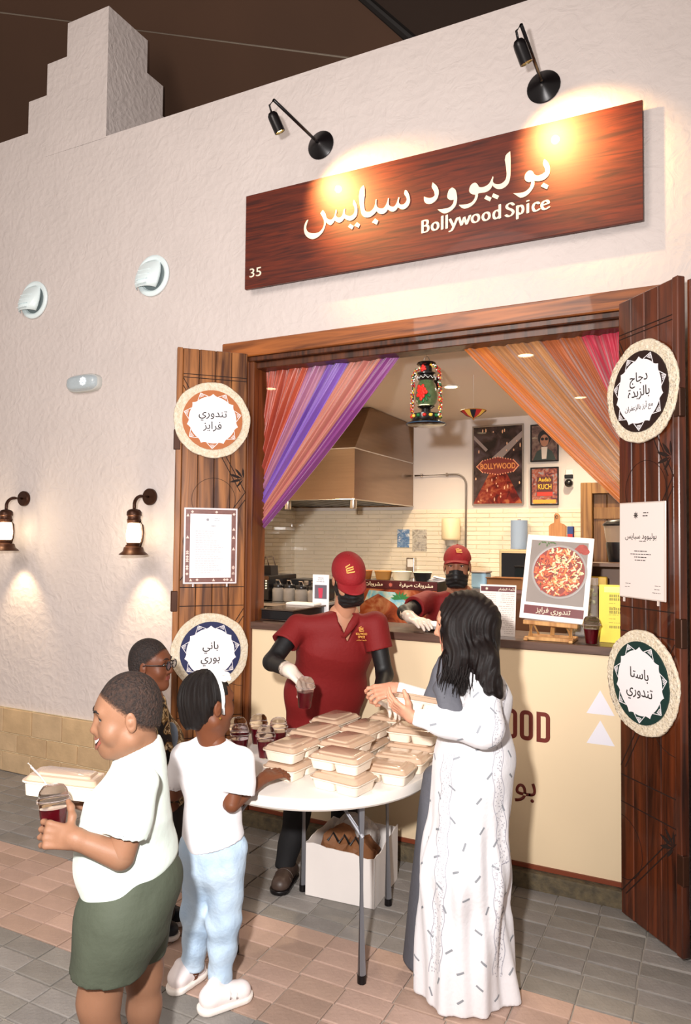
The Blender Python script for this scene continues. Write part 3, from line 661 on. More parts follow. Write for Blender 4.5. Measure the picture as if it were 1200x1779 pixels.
# --- woven round placards on the door leaves
straw = mat('woven_straw', '#efe3cf', .8, color2='#d9c7aa', vscale=60, bump=.8, bscale=90)
card_white = mat('card_white', '#f4eff2', .45)
ink = mat('ink', '#1d1612', .6)
def placard(M, ring, l1, l2, l3, label):
    t = thing('round_placard', label, 'placard', M.translation[:], 'woven round dish placards on the doors')
    bm = BM(); n = 96; prof = []
    for k in range(6): prof += [(.155+.0125*k, .010), (.161+.0125*k, .0165)]
    lathe(bm, [(.005, .0), (.224, .0), (.2285, .005)]+[(r, z) for r, z in prof[::-1]]+[(.10, .008)], (0, 0, 0), n, cap=False)
    rr = random.Random(len(l1)+len(label))
    for v in bm.verts:
        r = v.co.xy.length
        if r > .12: a = math.atan2(v.co.y, v.co.x); f = 1+.009*math.sin(5*a+len(label))+.006*math.sin(11*a)+rr.uniform(-.004, .004); v.co.x *= f; v.co.y *= f; v.co.z += .0015*math.sin(a*60+r*300)
    bmesh.ops.transform(bm, matrix=M, verts=bm.verts); obj('straw_mat', bm, straw, t, smooth=True)
    bm = BM(); lathe(bm, [(.178, .012), (.178, .0195), (.0, .0196)], (0, 0, 0), 64, cap=False); bmesh.ops.transform(bm, matrix=M, verts=bm.verts); obj('coloured_ring', bm, ring, t)
    bm = BM(); P = []; N = 84
    for k in range(N):
        a = 2*math.pi*k/N; m = k % 12; r = .141
        if m == 6: r = .155
        elif m in (5, 7): r = .146
        P.append((r*math.cos(a+.22), r*math.sin(a+.22)))
    prism(bm, P, .0008, Matrix.Translation((0, 0, .0197))); bmesh.ops.transform(bm, matrix=M, verts=bm.verts); obj('white_disc', bm, card_white, t)
    Z = Matrix.Translation((0, 0, .0198))
    for k in range(7):
        bm = BM(); a = 2*math.pi*k/7+.22; q = Matrix.Rotation(a, 4, 'Z'); Mq = Z @ q
        tri = [Vector((.138, -.033, 0)), Vector((.173, 0, 0)), Vector((.138, .033, 0))]
        for u, v in ((0, 1), (1, 2)):
            d = (tri[v]-tri[u]).normalized(); nn = Vector((-d.y, d.x, 0))*.0016
            prism(bm, [tuple((p).xy) for p in (tri[u]-nn, tri[v]-nn, tri[v]+nn, tri[u]+nn)], .0011, Mq)
        for j in range(1, 4):
            for s in range(-3, 4):
                x = .145+.0062*j; y = s*.0068+(.0034 if j % 2 else 0)
                if abs(y) < (.169-x)*.9: prism(bm, [(x-.0022, y-.0022), (x+.0022, y-.0022), (x+.0022, y+.0022), (x-.0022, y+.0022)], .001, Mq)
        bmesh.ops.transform(bm, matrix=M, verts=bm.verts); obj('triangle_motif', bm, card_white, t)
    Tm = lambda y: M @ Matrix.Translation((0, y, .0206))
    if l3: text('writing', l1, Tm(.044), .060, ink, t, depth=.0008, bold=.004); text('writing', l2, Tm(-.022), .060, ink, t, depth=.0008, bold=.004); text('small_writing', l3, Tm(-.078), .03, ink, t, depth=.0008)
    else: text('writing', l1, Tm(.018), .062, ink, t, depth=.0008, bold=.004); text('writing', l2, Tm(-.055), .062, ink, t, depth=.0008, bold=.004)
    return t
def on(M, x, y, z=0): return M @ Matrix.Translation((x, y, z))
orange = mat('ring_orange', '#b56a3a', .6); navy = mat('ring_navy', '#1d2350', .6); darkbr = mat('ring_brown', '#24110e', .6); green = mat('ring_green', '#06302c', .6)
z0 = .03
placard(on(LM, LW*.50, 2.405-z0, .006), orange, 'تندوري', 'فرايز', None, 'round woven placard with orange ring at the top of the left door')
placard(on(LM, LW*.50+.01, 1.03-z0, .006), navy, 'باني', 'بوري', None, 'round woven placard with navy ring low on the left door')
placard(on(RM, RW*.44, 2.365-z0, .006), darkbr, 'دجاج', 'بالزبدة', 'مع أرز بالزعفران', 'round woven placard with dark brown ring at the top of the right door')
placard(on(RM, RW*.42, 1.09-z0, .006), green, 'باستا', 'تندوري', None, 'round woven placard with green ring low on the right door')

# --- notices
acryl = mat('acrylic', '#f2f4f8', .06, trans=.0, alpha=.35, coat=.6); paper = mat('paper_white', '#f6f3f6', .55); grey_ink = mat('grey_ink', '#8e8b93', .7)
def lines(bm, x0, x1, y0, y1, n, M, h=.0022, seed=1, al='R'):
    r = random.Random(seed)
    for k in range(n):
        y = y1-(y1-y0)*k/max(1, n-1); l = (x1-x0)*r.uniform(.5, 1); xa = x1-l if al == 'R' else (x0+x1)/2-l/2 if al == 'C' else x0; x = xa
        while x < xa+l-.004:
            ww = r.uniform(.006, .022); prism(bm, [(x, y), (min(x+ww, xa+l), y), (min(x+ww, xa+l), y+h), (x, y+h)], .0005, M); x += ww+.004
def emblem(bm, x, y, r, M):
    for k in range(8):
        a = R_(45*k); c, s = math.cos(a), math.sin(a)
        prism(bm, [(x+r*.35*c-r*.2*s, y+r*.35*s+r*.2*c), (x+r*.35*c+r*.2*s, y+r*.35*s-r*.2*c), (x+r*c, y+r*s)], .0006, M)
    prism(bm, [(x+r*.3*math.cos(R_(a)), y+r*.3*math.sin(R_(a))) for a in range(0, 360, 45)], .0006, M)
t = thing('menu_notice', 'framed white price list with patterned maroon border on the left door', 'notice', on(LM, .2, 1.48, .0)[:][0][3:] and on(LM, LW*.5, 1.45).translation[:])
M = on(LM, LW*.5+.003, 1.655-z0, .002); hw, hh = .158, .225
bm = BM(); box2(bm, (-hw, -hh, 0), (hw, hh, .006), bevel=.002); bmesh.ops.transform(bm, matrix=M, verts=bm.verts); obj('acrylic_holder', bm, mat('holder_white', '#e9dfe2', .2, coat=.5), t)
bm = BM(); box2(bm, (-hw+.01, -hh+.01, .006), (hw-.01, hh-.01, .0068)); bmesh.ops.transform(bm, matrix=M, verts=bm.verts); obj('border_sheet', bm, mat('border_maroon', '#8a5f58', .35, var=.25, vscale=40, coat=.4), t)
bm = BM(); r = random.Random(4)
for k in range(26):
    e = r.random(); u = r.uniform(-1, 1); x, y = ((hw-.022)*(1 if r.random() < .5 else -1), u*(hh-.02)) if e < .6 else (u*(hw-.02), (hh-.024)*(1 if r.random() < .5 else -1)); s = .009
    prism(bm, [(x-s, y), (x, y-s), (x+s, y), (x, y+s)] if r.random() < .5 else [(x-s, y-s), (x+s, y-s), (x, y+s)], .0004, M @ Matrix.Translation((0, 0, .0068)))
tag(obj('border_motifs', bm, mat('motif_pink', '#ead0c4', .4), t), kind='stuff')
bm = BM(); box2(bm, (-hw+.036, -hh+.036, .0070), (hw-.036, hh-.036, .0078)); bmesh.ops.transform(bm, matrix=M, verts=bm.verts); obj('sheet', bm, paper, t)
bm = BM(); M3 = M @ Matrix.Translation((0, 0, .0079)); emblem(bm, -.02, .155, .012, M3); lines(bm, 0, .05, .15, .16, 2, M3); lines(bm, -.02, .03, .115, .116, 1, M3, .004)
lines(bm, -.09, .08, -.16, .085, 19, M3, seed=3, al='L'); tag(obj('printed_lines', bm, grey_ink, t), kind='stuff')
for x in (-.1, .1): bm = BM(); box2(bm, (x-.004, -hh-.018, 0), (x+.004, -hh, .004)); bmesh.ops.transform(bm, matrix=M, verts=bm.verts); obj('fixing_tab', bm, MATS['holder_white'], t)

t = thing('shop_notice', 'white acrylic notice with dark emblem on the right door', 'notice', on(RM, RW*.4, 1.4).translation[:])
M = on(RM, RW*.42, 1.665-z0, .004) @ Matrix.Rotation(R_(-.5), 4, 'Z'); hw, hh = .148, .213
bm = BM(); box2(bm, (-hw, -hh, 0), (hw, hh, .007), bevel=.002); bmesh.ops.transform(bm, matrix=M, verts=bm.verts); obj('acrylic_holder', bm, mat('holder_clear', '#d9c9bf', .12, coat=.6), t)
bm = BM(); box2(bm, (-hw+.006, -hh+.006, .007), (hw-.01, hh-.006, .0078)); bmesh.ops.transform(bm, matrix=M, verts=bm.verts); obj('sheet', bm, mat('paper_warm', '#eadcd6', .5), t)
bm = BM(); M3 = M @ Matrix.Translation((0, 0, .0079)); emblem(bm, -.035, .155, .017, M3); lines(bm, -.012, .045, .15, .163, 2, M3, .004)
lines(bm, -.07, .06, -.045, -.005, 4, M3, .0035, seed=8, al='C'); lines(bm, -.13, -.07, -.165, -.15, 2, M3, .002); lines(bm, .06, .12, -.18, -.15, 3, M3, .002); lines(bm, -.03, .05, .038, .039, 1, M3, .003, al='C')
tag(obj('printed_lines', bm, ink, t), kind='stuff')
text('writing', 'بوليوود سبايس', M3 @ Matrix.Translation((-.005, .052, 0)), .034, ink, t, depth=.0006)
for x in (-.12, .1): bm = BM(); box2(bm, (x-.005, -hh-.02, 0), (x+.005, -hh, .005)); bmesh.ops.transform(bm, matrix=M, verts=bm.verts); obj('fixing_tab', bm, MATS['holder_clear'], t)

# --- sheer curtains gathered to the door posts
def curtain(name, label, y, top, tie, cols, n=240, rows=30, sag=.10, amp=.014, tie_h=.0):
    """top: (x0, x1, z) span along the header, tie: list (x, z) spread along the post; fabric strips between both"""
    t = thing(name, label, 'curtain', (top[0], y, 1.75)); me_b = [BM() for _ in cols]; r = random.Random(len(label))
    ph = [r.uniform(0, 6.28) for _ in range(6)]
    grid = []
    for i in range(n+1):
        u = i/n; col = []
        a = Vector((top[0]+(top[1]-top[0])*u, y, top[2])); b = Vector((tie[0][0]+(tie[1][0]-tie[0][0])*u, y, tie[0][1]+(tie[1][1]-tie[0][1])*u))
        for j in range(rows+1):
            v = j/rows; p = a.lerp(b, v); s = sag*u*math.sin(math.pi*v)*(.55+.45*u)
            dn = Vector((b.x-a.x, 0, b.z-a.z)).normalized(); nrm = Vector((dn.z, 0, -dn.x)); 
            if nrm.z > 0: nrm = -nrm
            sg_ = -1 if (b.x < a.x) else 1
            p += Vector((sg_*.5, 0, -.85))*s
            f = math.sin(u*127+ph[0]+v*1.2)*.6+math.sin(u*73+ph[1]-v*2)*.8+math.sin(u*41+ph[2])*.7+math.sin(u*19+ph[3])*.5
            p.y += f*amp*(.6+.4*math.sin(math.pi*min(1, v*1.2)))
            col.append(p)
        grid.append(col)
    k0 = 0
    for k, (u1, m, nm) in enumerate(cols):
        i1 = int(round(u1*n)); bm = me_b[k]; uvl = bm.loops.layers.uv.verify()
        V = [[bm.verts.new(p) for p in grid[i]] for i in range(k0, i1+1)]
        for i in range(len(V)-1):
            for j in range(rows):
                f = bm.faces.new((V[i][j], V[i+1][j], V[i+1][j+1], V[i][j+1]))
                for lp, (du, dv) in zip(f.loops, ((0, 0), (1, 0), (1, 1), (0, 1))): lp[uvl].uv = ((k0+i+du)/n, (j+dv)/rows)
        obj(nm, bm, m, t, smooth=True); k0 = i1
    bm = BM(); tube(bm, [grid[0][0]+Vector((0, 0, .004)), grid[-1][0]+Vector((0, 0, .004))], .004, 6); obj('curtain_hem', bm, cols[0][1], t)
    return t
def sheer(name, c, c2, al):
    m = mat(name, c, .38, color2=c2, vscale=1, alpha=al, sheen=.5, stretch=(34, .7, 1), spec=.6); nt = m.node_tree
    tc = [n for n in nt.nodes if n.type == 'TEX_COORD'][0]; mp = [n for n in nt.nodes if n.type == 'MAPPING'][0]; nt.links.new(tc.outputs['UV'], mp.inputs[0])
    bp = nt.nodes.new('ShaderNodeBump'); bp.inputs['Strength'].default_value = .4; bp.inputs['Distance'].default_value = .02
    nz = [n for n in nt.nodes if n.type == 'TEX_NOISE'][0]; nt.links.new(nz.outputs['Fac'], bp.inputs['Height']); nt.links.new(bp.outputs[0], nt.nodes['Principled BSDF'].inputs['Normal'])
    return m
curtain('sheer_curtain', 'orange and purple sheer curtain swept to the left door post', .115, (-2.50, -1.545, 2.765), ((-2.53, 2.08), (-2.53, 1.70)),
        [(.36, sheer('sheer_orange', '#c24a26', '#8f2d20', .93), 'orange_panel'), (.50, sheer('sheer_violet', '#8a4fa8', '#b8746e', .88), 'violet_panel'), (.66, sheer('sheer_purple', '#5c2c8c', '#8a5cc4', .9), 'sequined_panel'),
         (.88, sheer('sheer_pink', '#b05a5e', '#d08a70', .86), 'pink_panel'), (1.0, sheer('sheer_plum', '#6c2270', '#933a86', .92), 'plum_panel')], sag=.085)
curtain('sheer_curtain', 'golden orange and red sheer curtain swept to the right door post', .115, (-.375, -1.20, 2.765), ((-.365, 2.40), (-.365, 1.87)),
        [(.24, sheer('sheer_red', '#a81233', '#c8284a', .92), 'red_panel'), (.50, sheer('sheer_rust', '#b4581e', '#8f4316', .92), 'rust_panel'), (.84, sheer('sheer_tan', '#bd824c', '#9c5f2c', .86), 'tan_panel'), (1.0, sheer('sheer_gold', '#cf741e', '#b05810', .93), 'gold_panel')], sag=.03)

# --- hanging painted kerosene lantern
lx, ly = -1.402, .12
t = thing('hanging_lantern', 'hand painted kerosene lantern with red rose hanging in the doorway', 'lantern', (lx, ly, 2.343))
enam = mat('black_enamel', '#15110f', .25, coat=.6); redp = mat('painted_red', '#c9261e', .4); greenp = mat('painted_green', '#1f6a38', .4); yel = mat('painted_yellow', '#e8c04a', .4); whitep = mat('painted_white', '#f3efe8', .4)
bm = BM(); lathe(bm, [(.10, .0), (.11, .006), (.108, .012), (.085, .02), (.08, .035), (.078, .062), (.03, .07), (.026, .09), (.045, .1), (.05, .106), (.02, .108)], (lx, ly, 2.343), 32); obj('base', bm, enam, t, auto=40)
bm = BM()
for k in range(14):
    a = 2*math.pi*k/14; q = Matrix.Rotation(a, 4, 'Z'); ball(bm, (lx+.079*math.cos(a), ly+.079*math.sin(a), 2.391), (.012, .012, .010), mi=k % 3, u=8, v=6)
obj('painted_flowers', bm, [yel, greenp, redp], t, smooth=True)
bm = BM(); lathe(bm, [(.103, .013), (.112, .008), (.112, .004)], (lx, ly, 2.343), 32, cap=False); obj('blue_rim', bm, mat('blue_rim', '#27445e', .3), t)
bm = BM(); lathe(bm, [(.042, .106), (.058, .13), (.064, .165), (.056, .21), (.043, .245), (.038, .252)], (lx, ly, 2.343), 28, cap=False); gl = obj('glass_globe', bm, mat('painted_glass', '#5c7f50', .15, alpha=.62, coat=.8, color2='#33502a', vscale=30), t, smooth=True)
rose = BM(); rc = Vector((lx+.0, ly-.062, 2.343+.178)); qn = Matrix.Rotation(R_(-24), 3, 'Z')
for k in range(16):
    a = k*2.4; rr = .006+.0021*k; ball(rose, rc+qn @ Vector((rr*math.cos(a), -.010+rr*.12, rr*math.sin(a))), (.014, .006, .012), u=10, v=6, rot=qn.to_4x4() @ Matrix.Rotation(-a, 4, 'Y'))
obj('painted_rose', rose, mat('rose_red', '#d9281e', .45), gl, smooth=True)
bm = BM()
for k, a in enumerate((-150, -120, -90, -60, -30, 215)):
    d = qn @ Vector((math.cos(R_(a)), 0, math.sin(R_(a)))); ball(bm, rc+d*.042+qn @ Vector((0, .006, 0)), (.022, .005, .009), u=8, v=5, rot=qn.to_4x4() @ Matrix.Rotation(-R_(a), 4, 'Y'))
obj('painted_leaf', bm, greenp, gl, smooth=True)
bm = BM(); lathe(bm, [(.04, .25), (.046, .258), (.052, .262), (.05, .272), (.036, .274), (.036, .282), (.052, .286), (.052, .294), (.034, .3), (.032, .33), (.04, .335), (.055, .345), (.052, .352), (.012, .356)], (lx, ly, 2.343), 28); ch = obj('chimney', bm, enam, t, auto=40)
bm = BM(); rc2 = Vector((lx-.004, ly-.032, 2.343+.316))
for k in range(8):
    a = k*2.4; rr = .003+.0016*k; ball(bm, rc2+Vector((rr*math.cos(a), -.006, rr*math.sin(a))), (.009, .005, .008), u=8, v=6)
obj('small_rose', bm, MATS['rose_red'], ch, smooth=True)
bm = BM()
for k in range(12):
    a = 2*math.pi*k/12; b = 2*math.pi*(k+.5)/12
    tube(bm, [(lx+.053*math.cos(a), ly+.053*math.sin(a), 2.343+.258), (lx+.054*math.cos(b), ly+.054*math.sin(b), 2.343+.272), (lx+.053*math.cos(a+2*math.pi/12), ly+.053*math.sin(a+2*math.pi/12), 2.343+.258)], .0018, 5)
obj('white_zigzag', bm, whitep, ch)
for s in (-1, 1):
    bm = BM(); P = [(.035, .335), (.075, .32), (.098, .285), (.1, .22), (.104, .15), (.106, .09), (.098, .045)]
    qq = Vector((.93, -.36, 0)) if s > 0 else Vector((-.93, .36, 0)); pts = [Vector((lx, ly, 2.343))+qq*a+Vector((0, 0, b)) for a, b in P]
    tube(bm, pts, .006, 6); hd = obj('side_tube', bm, enam, t, smooth=True)
    bm = BM(); r = random.Random(s+5)
    for i in range(len(pts)-1):
        for k in range(9):
            p = pts[i].lerp(pts[i+1], k/9)
            for _ in range(3): ball(bm, p+Vector((r.uniform(-1, 1), r.uniform(-1, .3), r.uniform(-.5, .5)))*.0095, .0048, mi=r.choice((0, 0, 1, 2, 3)), u=6, v=4)
    tag(obj('painted_beads', bm, [redp, yel, greenp, whitep], hd, smooth=True), kind='stuff')
bm = BM(); tube(bm, [(lx-.016, ly, 2.695), (lx-.016, ly, 2.715), (lx-.008, ly, 2.73), (lx+.008, ly, 2.73), (lx+.016, ly, 2.715), (lx+.016, ly, 2.695)], .0022, 6); tube(bm, [(lx, ly, 2.73), (lx, ly, 2.775)], .0014, 5); obj('hanging_ring', bm, mat('steel_wire', '#a9a29a', .3, metal=1), t)

# small wall speaker / mirror-backed camera left of the lantern
t = thing('ceiling_camera', 'small white topped black device on the kitchen ceiling beside the hanging lantern', 'camera', (-1.62, .9, 2.79))
bm = BM(); box(bm, (-1.62, .9, 2.80), (.075, .05, .012), Matrix.Rotation(R_(18), 4, 'Y')); tube(bm, [(-1.62, .9, 2.80), (-1.62, .9, 2.86)], .008, 6); obj('mount', bm, mat('device_white', '#efe9e0', .4), t)
bm = BM(); tube(bm, [(-1.63, .9, 2.79), (-1.59, .88, 2.72)], [.03, .02], 14); obj('camera_body', bm, enam, t, smooth=False)
# ================================================================ KITCHEN THINGS
steel = mat('brushed_steel', '#9a8069', .24, metal=.95, var=.12, vscale=3, stretch=(1, 1, 14))
steel2 = mat('bright_steel', '#c9c2ba', .22, metal=1)
dark = mat('appliance_black', '#131113', .3, coat=.3); darkglass = mat('dark_glass', '#0c0a0c', .06, coat=.8)
plastic_w = mat('plastic_white', '#efe9e2', .4)
# extractor hood
t = thing('extractor_hood', 'big brushed steel extractor hood over the cooking corner', 'hood', (-3.27, 2.3, 2.03))
bm = BM(); x0, x1 = -3.94, -2.59
def quad(bm, *p, mi=0): f = bm.faces.new([bm.verts.new(q) for q in p]); f.material_index = mi; return f
def hoodshell(bm, i=0):
    F = [(x0, 1.655, 2.03), (x1, 1.655, 2.03), (x1, 1.655, 2.455), (x0, 1.655, 2.455)]
    quad(bm, *F); quad(bm, (x1, 1.655, 2.03), (x1, 2.985, 2.03), (x1, 2.985, 2.455), (x1, 1.655, 2.455))
    quad(bm, (x0, 1.655, 2.455), (x1, 1.655, 2.455), (x1-.03, 2.02, 2.855), (x0, 2.02, 2.855)); quad(bm, (x1, 1.655, 2.455), (x1, 2.985, 2.455), (x1-.03, 2.985, 2.855), (x1-.03, 2.02, 2.855))
    quad(bm, (x0, 1.655, 2.03), (x0, 1.655, 2.455), (x0, 2.985, 2.455), (x0, 2.985, 2.03)); quad(bm, (x0, 2.985, 2.03), (x1, 2.985, 2.03), (x1, 2.985, 2.855), (x0, 2.985, 2.855))
hoodshell(bm); bmesh.ops.remove_doubles(bm, verts=bm.verts, dist=1e-4); bmesh.ops.recalc_face_normals(bm, faces=bm.faces); h = obj('hood_shell', bm, steel, t); h.modifiers.new('s', 'SOLIDIFY').thickness = .006
bm = BM(); box2(bm, (x0+.02, 1.68, 2.06), (x1-.02, 2.97, 2.07)); obj('filter_panel', bm, dark, t)
for k in range(9):
    bm = BM(); box2(bm, (x0+.06+k*.145, 1.70, 2.04), (x0+.17+k*.145, 2.95, 2.058), bevel=.004); obj('grease_filter', bm, mat('filter_dark', '#3a3430', .35, metal=.8), t)
bm = BM(); tube(bm, [(x0, 1.652, 2.455), (x1, 1.652, 2.455), (x1+.003, 2.98, 2.455)], .006, 6); tube(bm, [(x0, 1.652, 2.032), (x1, 1.652, 2.032), (x1+.003, 2.98, 2.032)], .006, 6); obj('folded_edge', bm, steel2, t)
for x in (-3.23, -2.60):
    bm = BM(); lathe(bm, [(.001, 0), (.028, .002), (.03, .01), (.03, .075), (.02, .08)], (x-.02, 1.70, 1.955), 18, cap=False); obj('grease_cup', bm, steel2, t, auto=40)
# conduit
t = thing('conduit_pipe', 'grey metal pipe bending down the back wall beside the hood', 'pipe', (-2.1, 2.975, 1.65))
bm = BM(); tube(bm, [(-2.57, 2.972, 2.335), (-2.20, 2.972, 2.335)]+[(-2.15+.1*math.sin(R_(15*k)), 2.972, 2.235+.1*math.cos(R_(15*k))) for k in range(7)]+[(-2.05, 2.972, 1.62)], .009, 10); obj('pipe', bm, mat('pipe_grey', '#8f8780', .35, metal=.6), t, smooth=True)
for p in ((-2.5, 2.335), (-2.24, 2.335)):
    bm = BM(); box(bm, (p[0], 2.98, p[1]), (.02, .03, .034), bevel=.003); obj('pipe_clip', bm, steel2, t)
# posters
def frame(t, x0, x1, z0, z1, y, w, m, th=.02):
    bm = BM()
    for a, b in (((x0, y-th, z0), (x0+w, y, z1)), ((x1-w, y-th, z0), (x1, y, z1)), ((x0+w, y-th, z0), (x1-w, y, z0+w)), ((x0+w, y-th, z1-w), (x1-w, y, z1))): box2(bm, a, b, bevel=.002)
    obj('frame', bm, m, t)
def panel(name, t, x0, x1, z0, z1, y, m):
    bm = BM(); box2(bm, (x0, y, z0), (x1, y+.004, z1)); return obj(name, bm, m, t)
def blob_mat(n, c1, c2, c3, scale, emit=0):
    m = mat(n, c1, .25, coat=.4); nt = m.node_tree; N = nt.nodes; L = nt.links; tc = N.new('ShaderNodeTexCoord'); nz = N.new('ShaderNodeTexNoise'); nz.inputs['Scale'].default_value = scale; nz.inputs['Detail'].default_value = 5; nz.inputs['Distortion'].default_value = .8
    r = N.new('ShaderNodeValToRGB'); e = r.color_ramp.elements; e[0].position = .36; e[1].position = .68; e[0].color = (*hexc(c1), 1); e[1].color = (*hexc(c3), 1); k = e.new(.52); k.color = (*hexc(c2), 1)
    L.new(tc.outputs['Object'], nz.inputs['Vector']); L.new(nz.outputs['Fac'], r.inputs[0]); L.new(r.outputs[0], N['Principled BSDF'].inputs['Base Color']); return m
t = thing('poster', 'large framed dark film poster with a light bulb edged marquee sign', 'poster', (-1.745, 2.99, 2.04), 'framed posters on the kitchen wall')
frame(t, -1.99, -1.505, 2.035, 2.787, 2.992, .014, mat('frame_silver', '#a39a92', .3, metal=.7))
panel('poster_sheet', t, -1.978, -1.517, 2.047, 2.775, 2.980, blob_mat('poster_dark', '#1d1514', '#3a2a28', '#57464a', 7))
bm = BM(); prism(bm, [(-1.978, 2.05), (-1.517, 2.05), (-1.66, 2.33), (-1.83, 2.33)], .001, WALL(0, 2.9795, 0)); obj('red_carpet', bm, blob_mat('carpet_red', '#4a120c', '#7d2216', '#a8603c', 16), t)
bm = BM(); prism(bm, [(-1.52, 2.66), (-1.52, 2.72), (-1.80, 2.48), (-1.74, 2.44)], .001, WALL(0, 2.9795, 0)); prism(bm, [(-1.975, 2.66), (-1.975, 2.70), (-1.84, 2.56), (-1.86, 2.54)], .001, WALL(0, 2.9795, 0)); obj('light_beam', bm, mat('beam_grey', '#9a8a84', .5), t)
hexa = [(-1.945, 2.40), (-1.89, 2.345), (-1.745, 2.32), (-1.60, 2.345), (-1.55, 2.40), (-1.60, 2.455), (-1.745, 2.485), (-1.89, 2.455)]
bm = BM(); prism(bm, hexa, .0012, WALL(0, 2.9790, 0)); obj('marquee', bm, mat('marquee_red', '#7a1f14', .5), t)
bm = BM()
for a, b in zip(hexa, hexa[1:]+hexa[:1]):
    for k in range(6): ball(bm, (a[0]+(b[0]-a[0])*k/6, 2.977, a[1]+(b[1]-a[1])*k/6), .0065, u=6, v=4)
tag(obj('marquee_bulbs', bm, mat('bulb_print', '#ffb38a', .5), t), kind='stuff')
text('lettering', 'BOLLYWOOD', WALL(-1.746, 2.977, 2.375), .075, mat('print_orange', '#f0a05a', .5), t, depth=.001, bold=.02, width=.33)
bm = BM()
for k in range(26):
    ball(bm, (rnd.uniform(-1.96, -1.53), 2.979, rnd.choice((rnd.uniform(2.06, 2.3), rnd.uniform(2.5, 2.74)))), (.006, .001, rnd.uniform(.006, .022)), u=8, v=5)
tag(obj('light_specks', bm, mat('speck', '#e8b48c', .5), t), kind='stuff')
bkf = mat('frame_black', '#15100f', .35)
t = thing('poster', 'small black framed portrait of a person in round sunglasses', 'poster', (-1.317, 2.99, 2.425), 'framed posters on the kitchen wall')
frame(t, -1.443, -1.191, 2.425, 2.768, 2.992, .012, bkf); panel('poster_sheet', t, -1.431, -1.203, 2.437, 2.756, 2.980, blob_mat('portrait_bg', '#4a3a3c', '#6d5550', '#8a7468', 18))
def fl(name, pts, m, y, t): bm = BM(); prism(bm, pts, .0008, WALL(0, y, 0)); return obj(name, bm, m, t)
e_ = lambda cx, cz, rx, rz, n=16: [(cx+rx*math.cos(2*math.pi*k/n), cz+rz*math.sin(2*math.pi*k/n)) for k in range(n)]
fl('printed_hair', e_(-1.317, 2.645, .06, .07), mat('print_hair', '#1d1412', .5), 2.9793, t); fl('printed_shoulders', [(-1.42, 2.44), (-1.215, 2.44), (-1.25, 2.52), (-1.30, 2.55), (-1.335, 2.55), (-1.385, 2.52)], mat('print_jacket', '#2e3a34', .5), 2.9790, t)
fl('printed_face', e_(-1.317, 2.618, .038, .055), mat('print_skin', '#b07a5e', .5), 2.9786, t); fl('printed_scarf', [(-1.34, 2.45), (-1.30, 2.45), (-1.29, 2.56), (-1.345, 2.56)], mat('print_pale', '#d9ccc0', .5), 2.9783, t)
for x in (-1.335, -1.299): fl('printed_lens', e_(x, 2.632, .015, .014, 12), MATS['print_hair'], 2.9779, t)
t = thing('poster', 'small black framed colourful poster with big yellow hand lettering', 'poster', (-1.317, 2.99, 2.03), 'framed posters on the kitchen wall')
frame(t, -1.443, -1.191, 2.028, 2.375, 2.992, .012, bkf); panel('poster_sheet', t, -1.431, -1.203, 2.04, 2.363, 2.980, blob_mat('collage_bg', '#5a3340', '#a8604a', '#8aa0a8', 26))
fl('printed_block', [(-1.39, 2.11), (-1.245, 2.11), (-1.24, 2.29), (-1.385, 2.29)], mat('print_plum', '#5a2a26', .5), 2.9793, t)
text('lettering', 'Aadab', WALL(-1.315, 2.9788, 2.245), .05, mat('print_yellow', '#f2c544', .5), t, bold=.02, width=.115, depth=.0008); text('lettering', 'KUCH', WALL(-1.315, 2.9788, 2.175), .065, MATS['print_yellow'], t, bold=.025, width=.12, depth=.0008)
fl('printed_band', [(-1.385, 2.112), (-1.245, 2.112), (-1.245, 2.15), (-1.385, 2.15)], mat('print_red', '#c43a2a', .5), 2.9786, t); fl('printed_strip', [(-1.42, 2.045), (-1.215, 2.045), (-1.215, 2.08), (-1.42, 2.08)], mat('print_gold', '#d8a23c', .5), 2.9786, t)
# wall items
t = thing('wall_intercom', 'small black and white device on the wall right of the framed posters', 'device', (-1.10, 2.99, 2.19))
bm = BM(); box2(bm, (-1.135, 2.975, 2.185), (-1.065, 2.999, 2.345), bevel=.008, seg=2); obj('back_plate', bm, plastic_w, t)
bm = BM(); box2(bm, (-1.138, 2.955, 2.265), (-1.064, 2.976, 2.30), bevel=.005); obj('reader', bm, dark, t)
bm = BM(); lathe(bm, [(.036, 0), (.036, .03), (.028, .05), (.0, .055)], (-1.1, 2.976, 2.222), 20, Matrix.Rotation(R_(90), 4, 'X')); obj('lens_dome', bm, dark, t, smooth=True)
bm = BM(); tube(bm, [(-1.115, 2.94, 2.205), (-1.1, 2.935, 2.20), (-1.085, 2.94, 2.205)], .002, 5); obj('status_light', bm, plastic_w, t)
t = thing('paper_towel_dispenser', 'cream cylinder dispenser on the tiles behind the capped worker', 'dispenser', (-2.163, 2.9, 1.70))
bm = BM(); lathe(bm, [(.078, 0), (.084, .006), (.088, .02), (.089, .19), (.083, .203), (.0, .204)], (-2.163, 2.87, 1.705), 28); obj('cover', bm, mat('dispenser_cream', '#efdcb4', .4), t, auto=40)
bm = BM(); lathe(bm, [(.055, 0), (.06, .06)], (-2.163, 2.89, 1.65), 20); box2(bm, (-2.22, 2.9, 1.25), (-2.10, 2.985, 1.65), bevel=.01); obj('column', bm, mat('grey_column', '#b7b0a6', .4), t)
t = thing('blue_roll', 'upright roll of blue paper on the tiled wall behind the easel picture', 'paper roll', (-1.528, 2.92, 1.63))
bm = BM(); lathe(bm, [(.02, 0), (.075, .0), (.075, .26), (.02, .26)], (-1.528, 2.90, 1.63), 28, cap=False); obj('roll', bm, mat('blue_paper', '#8fa3bf', .7, bump=.2, bscale=60), t, auto=40)
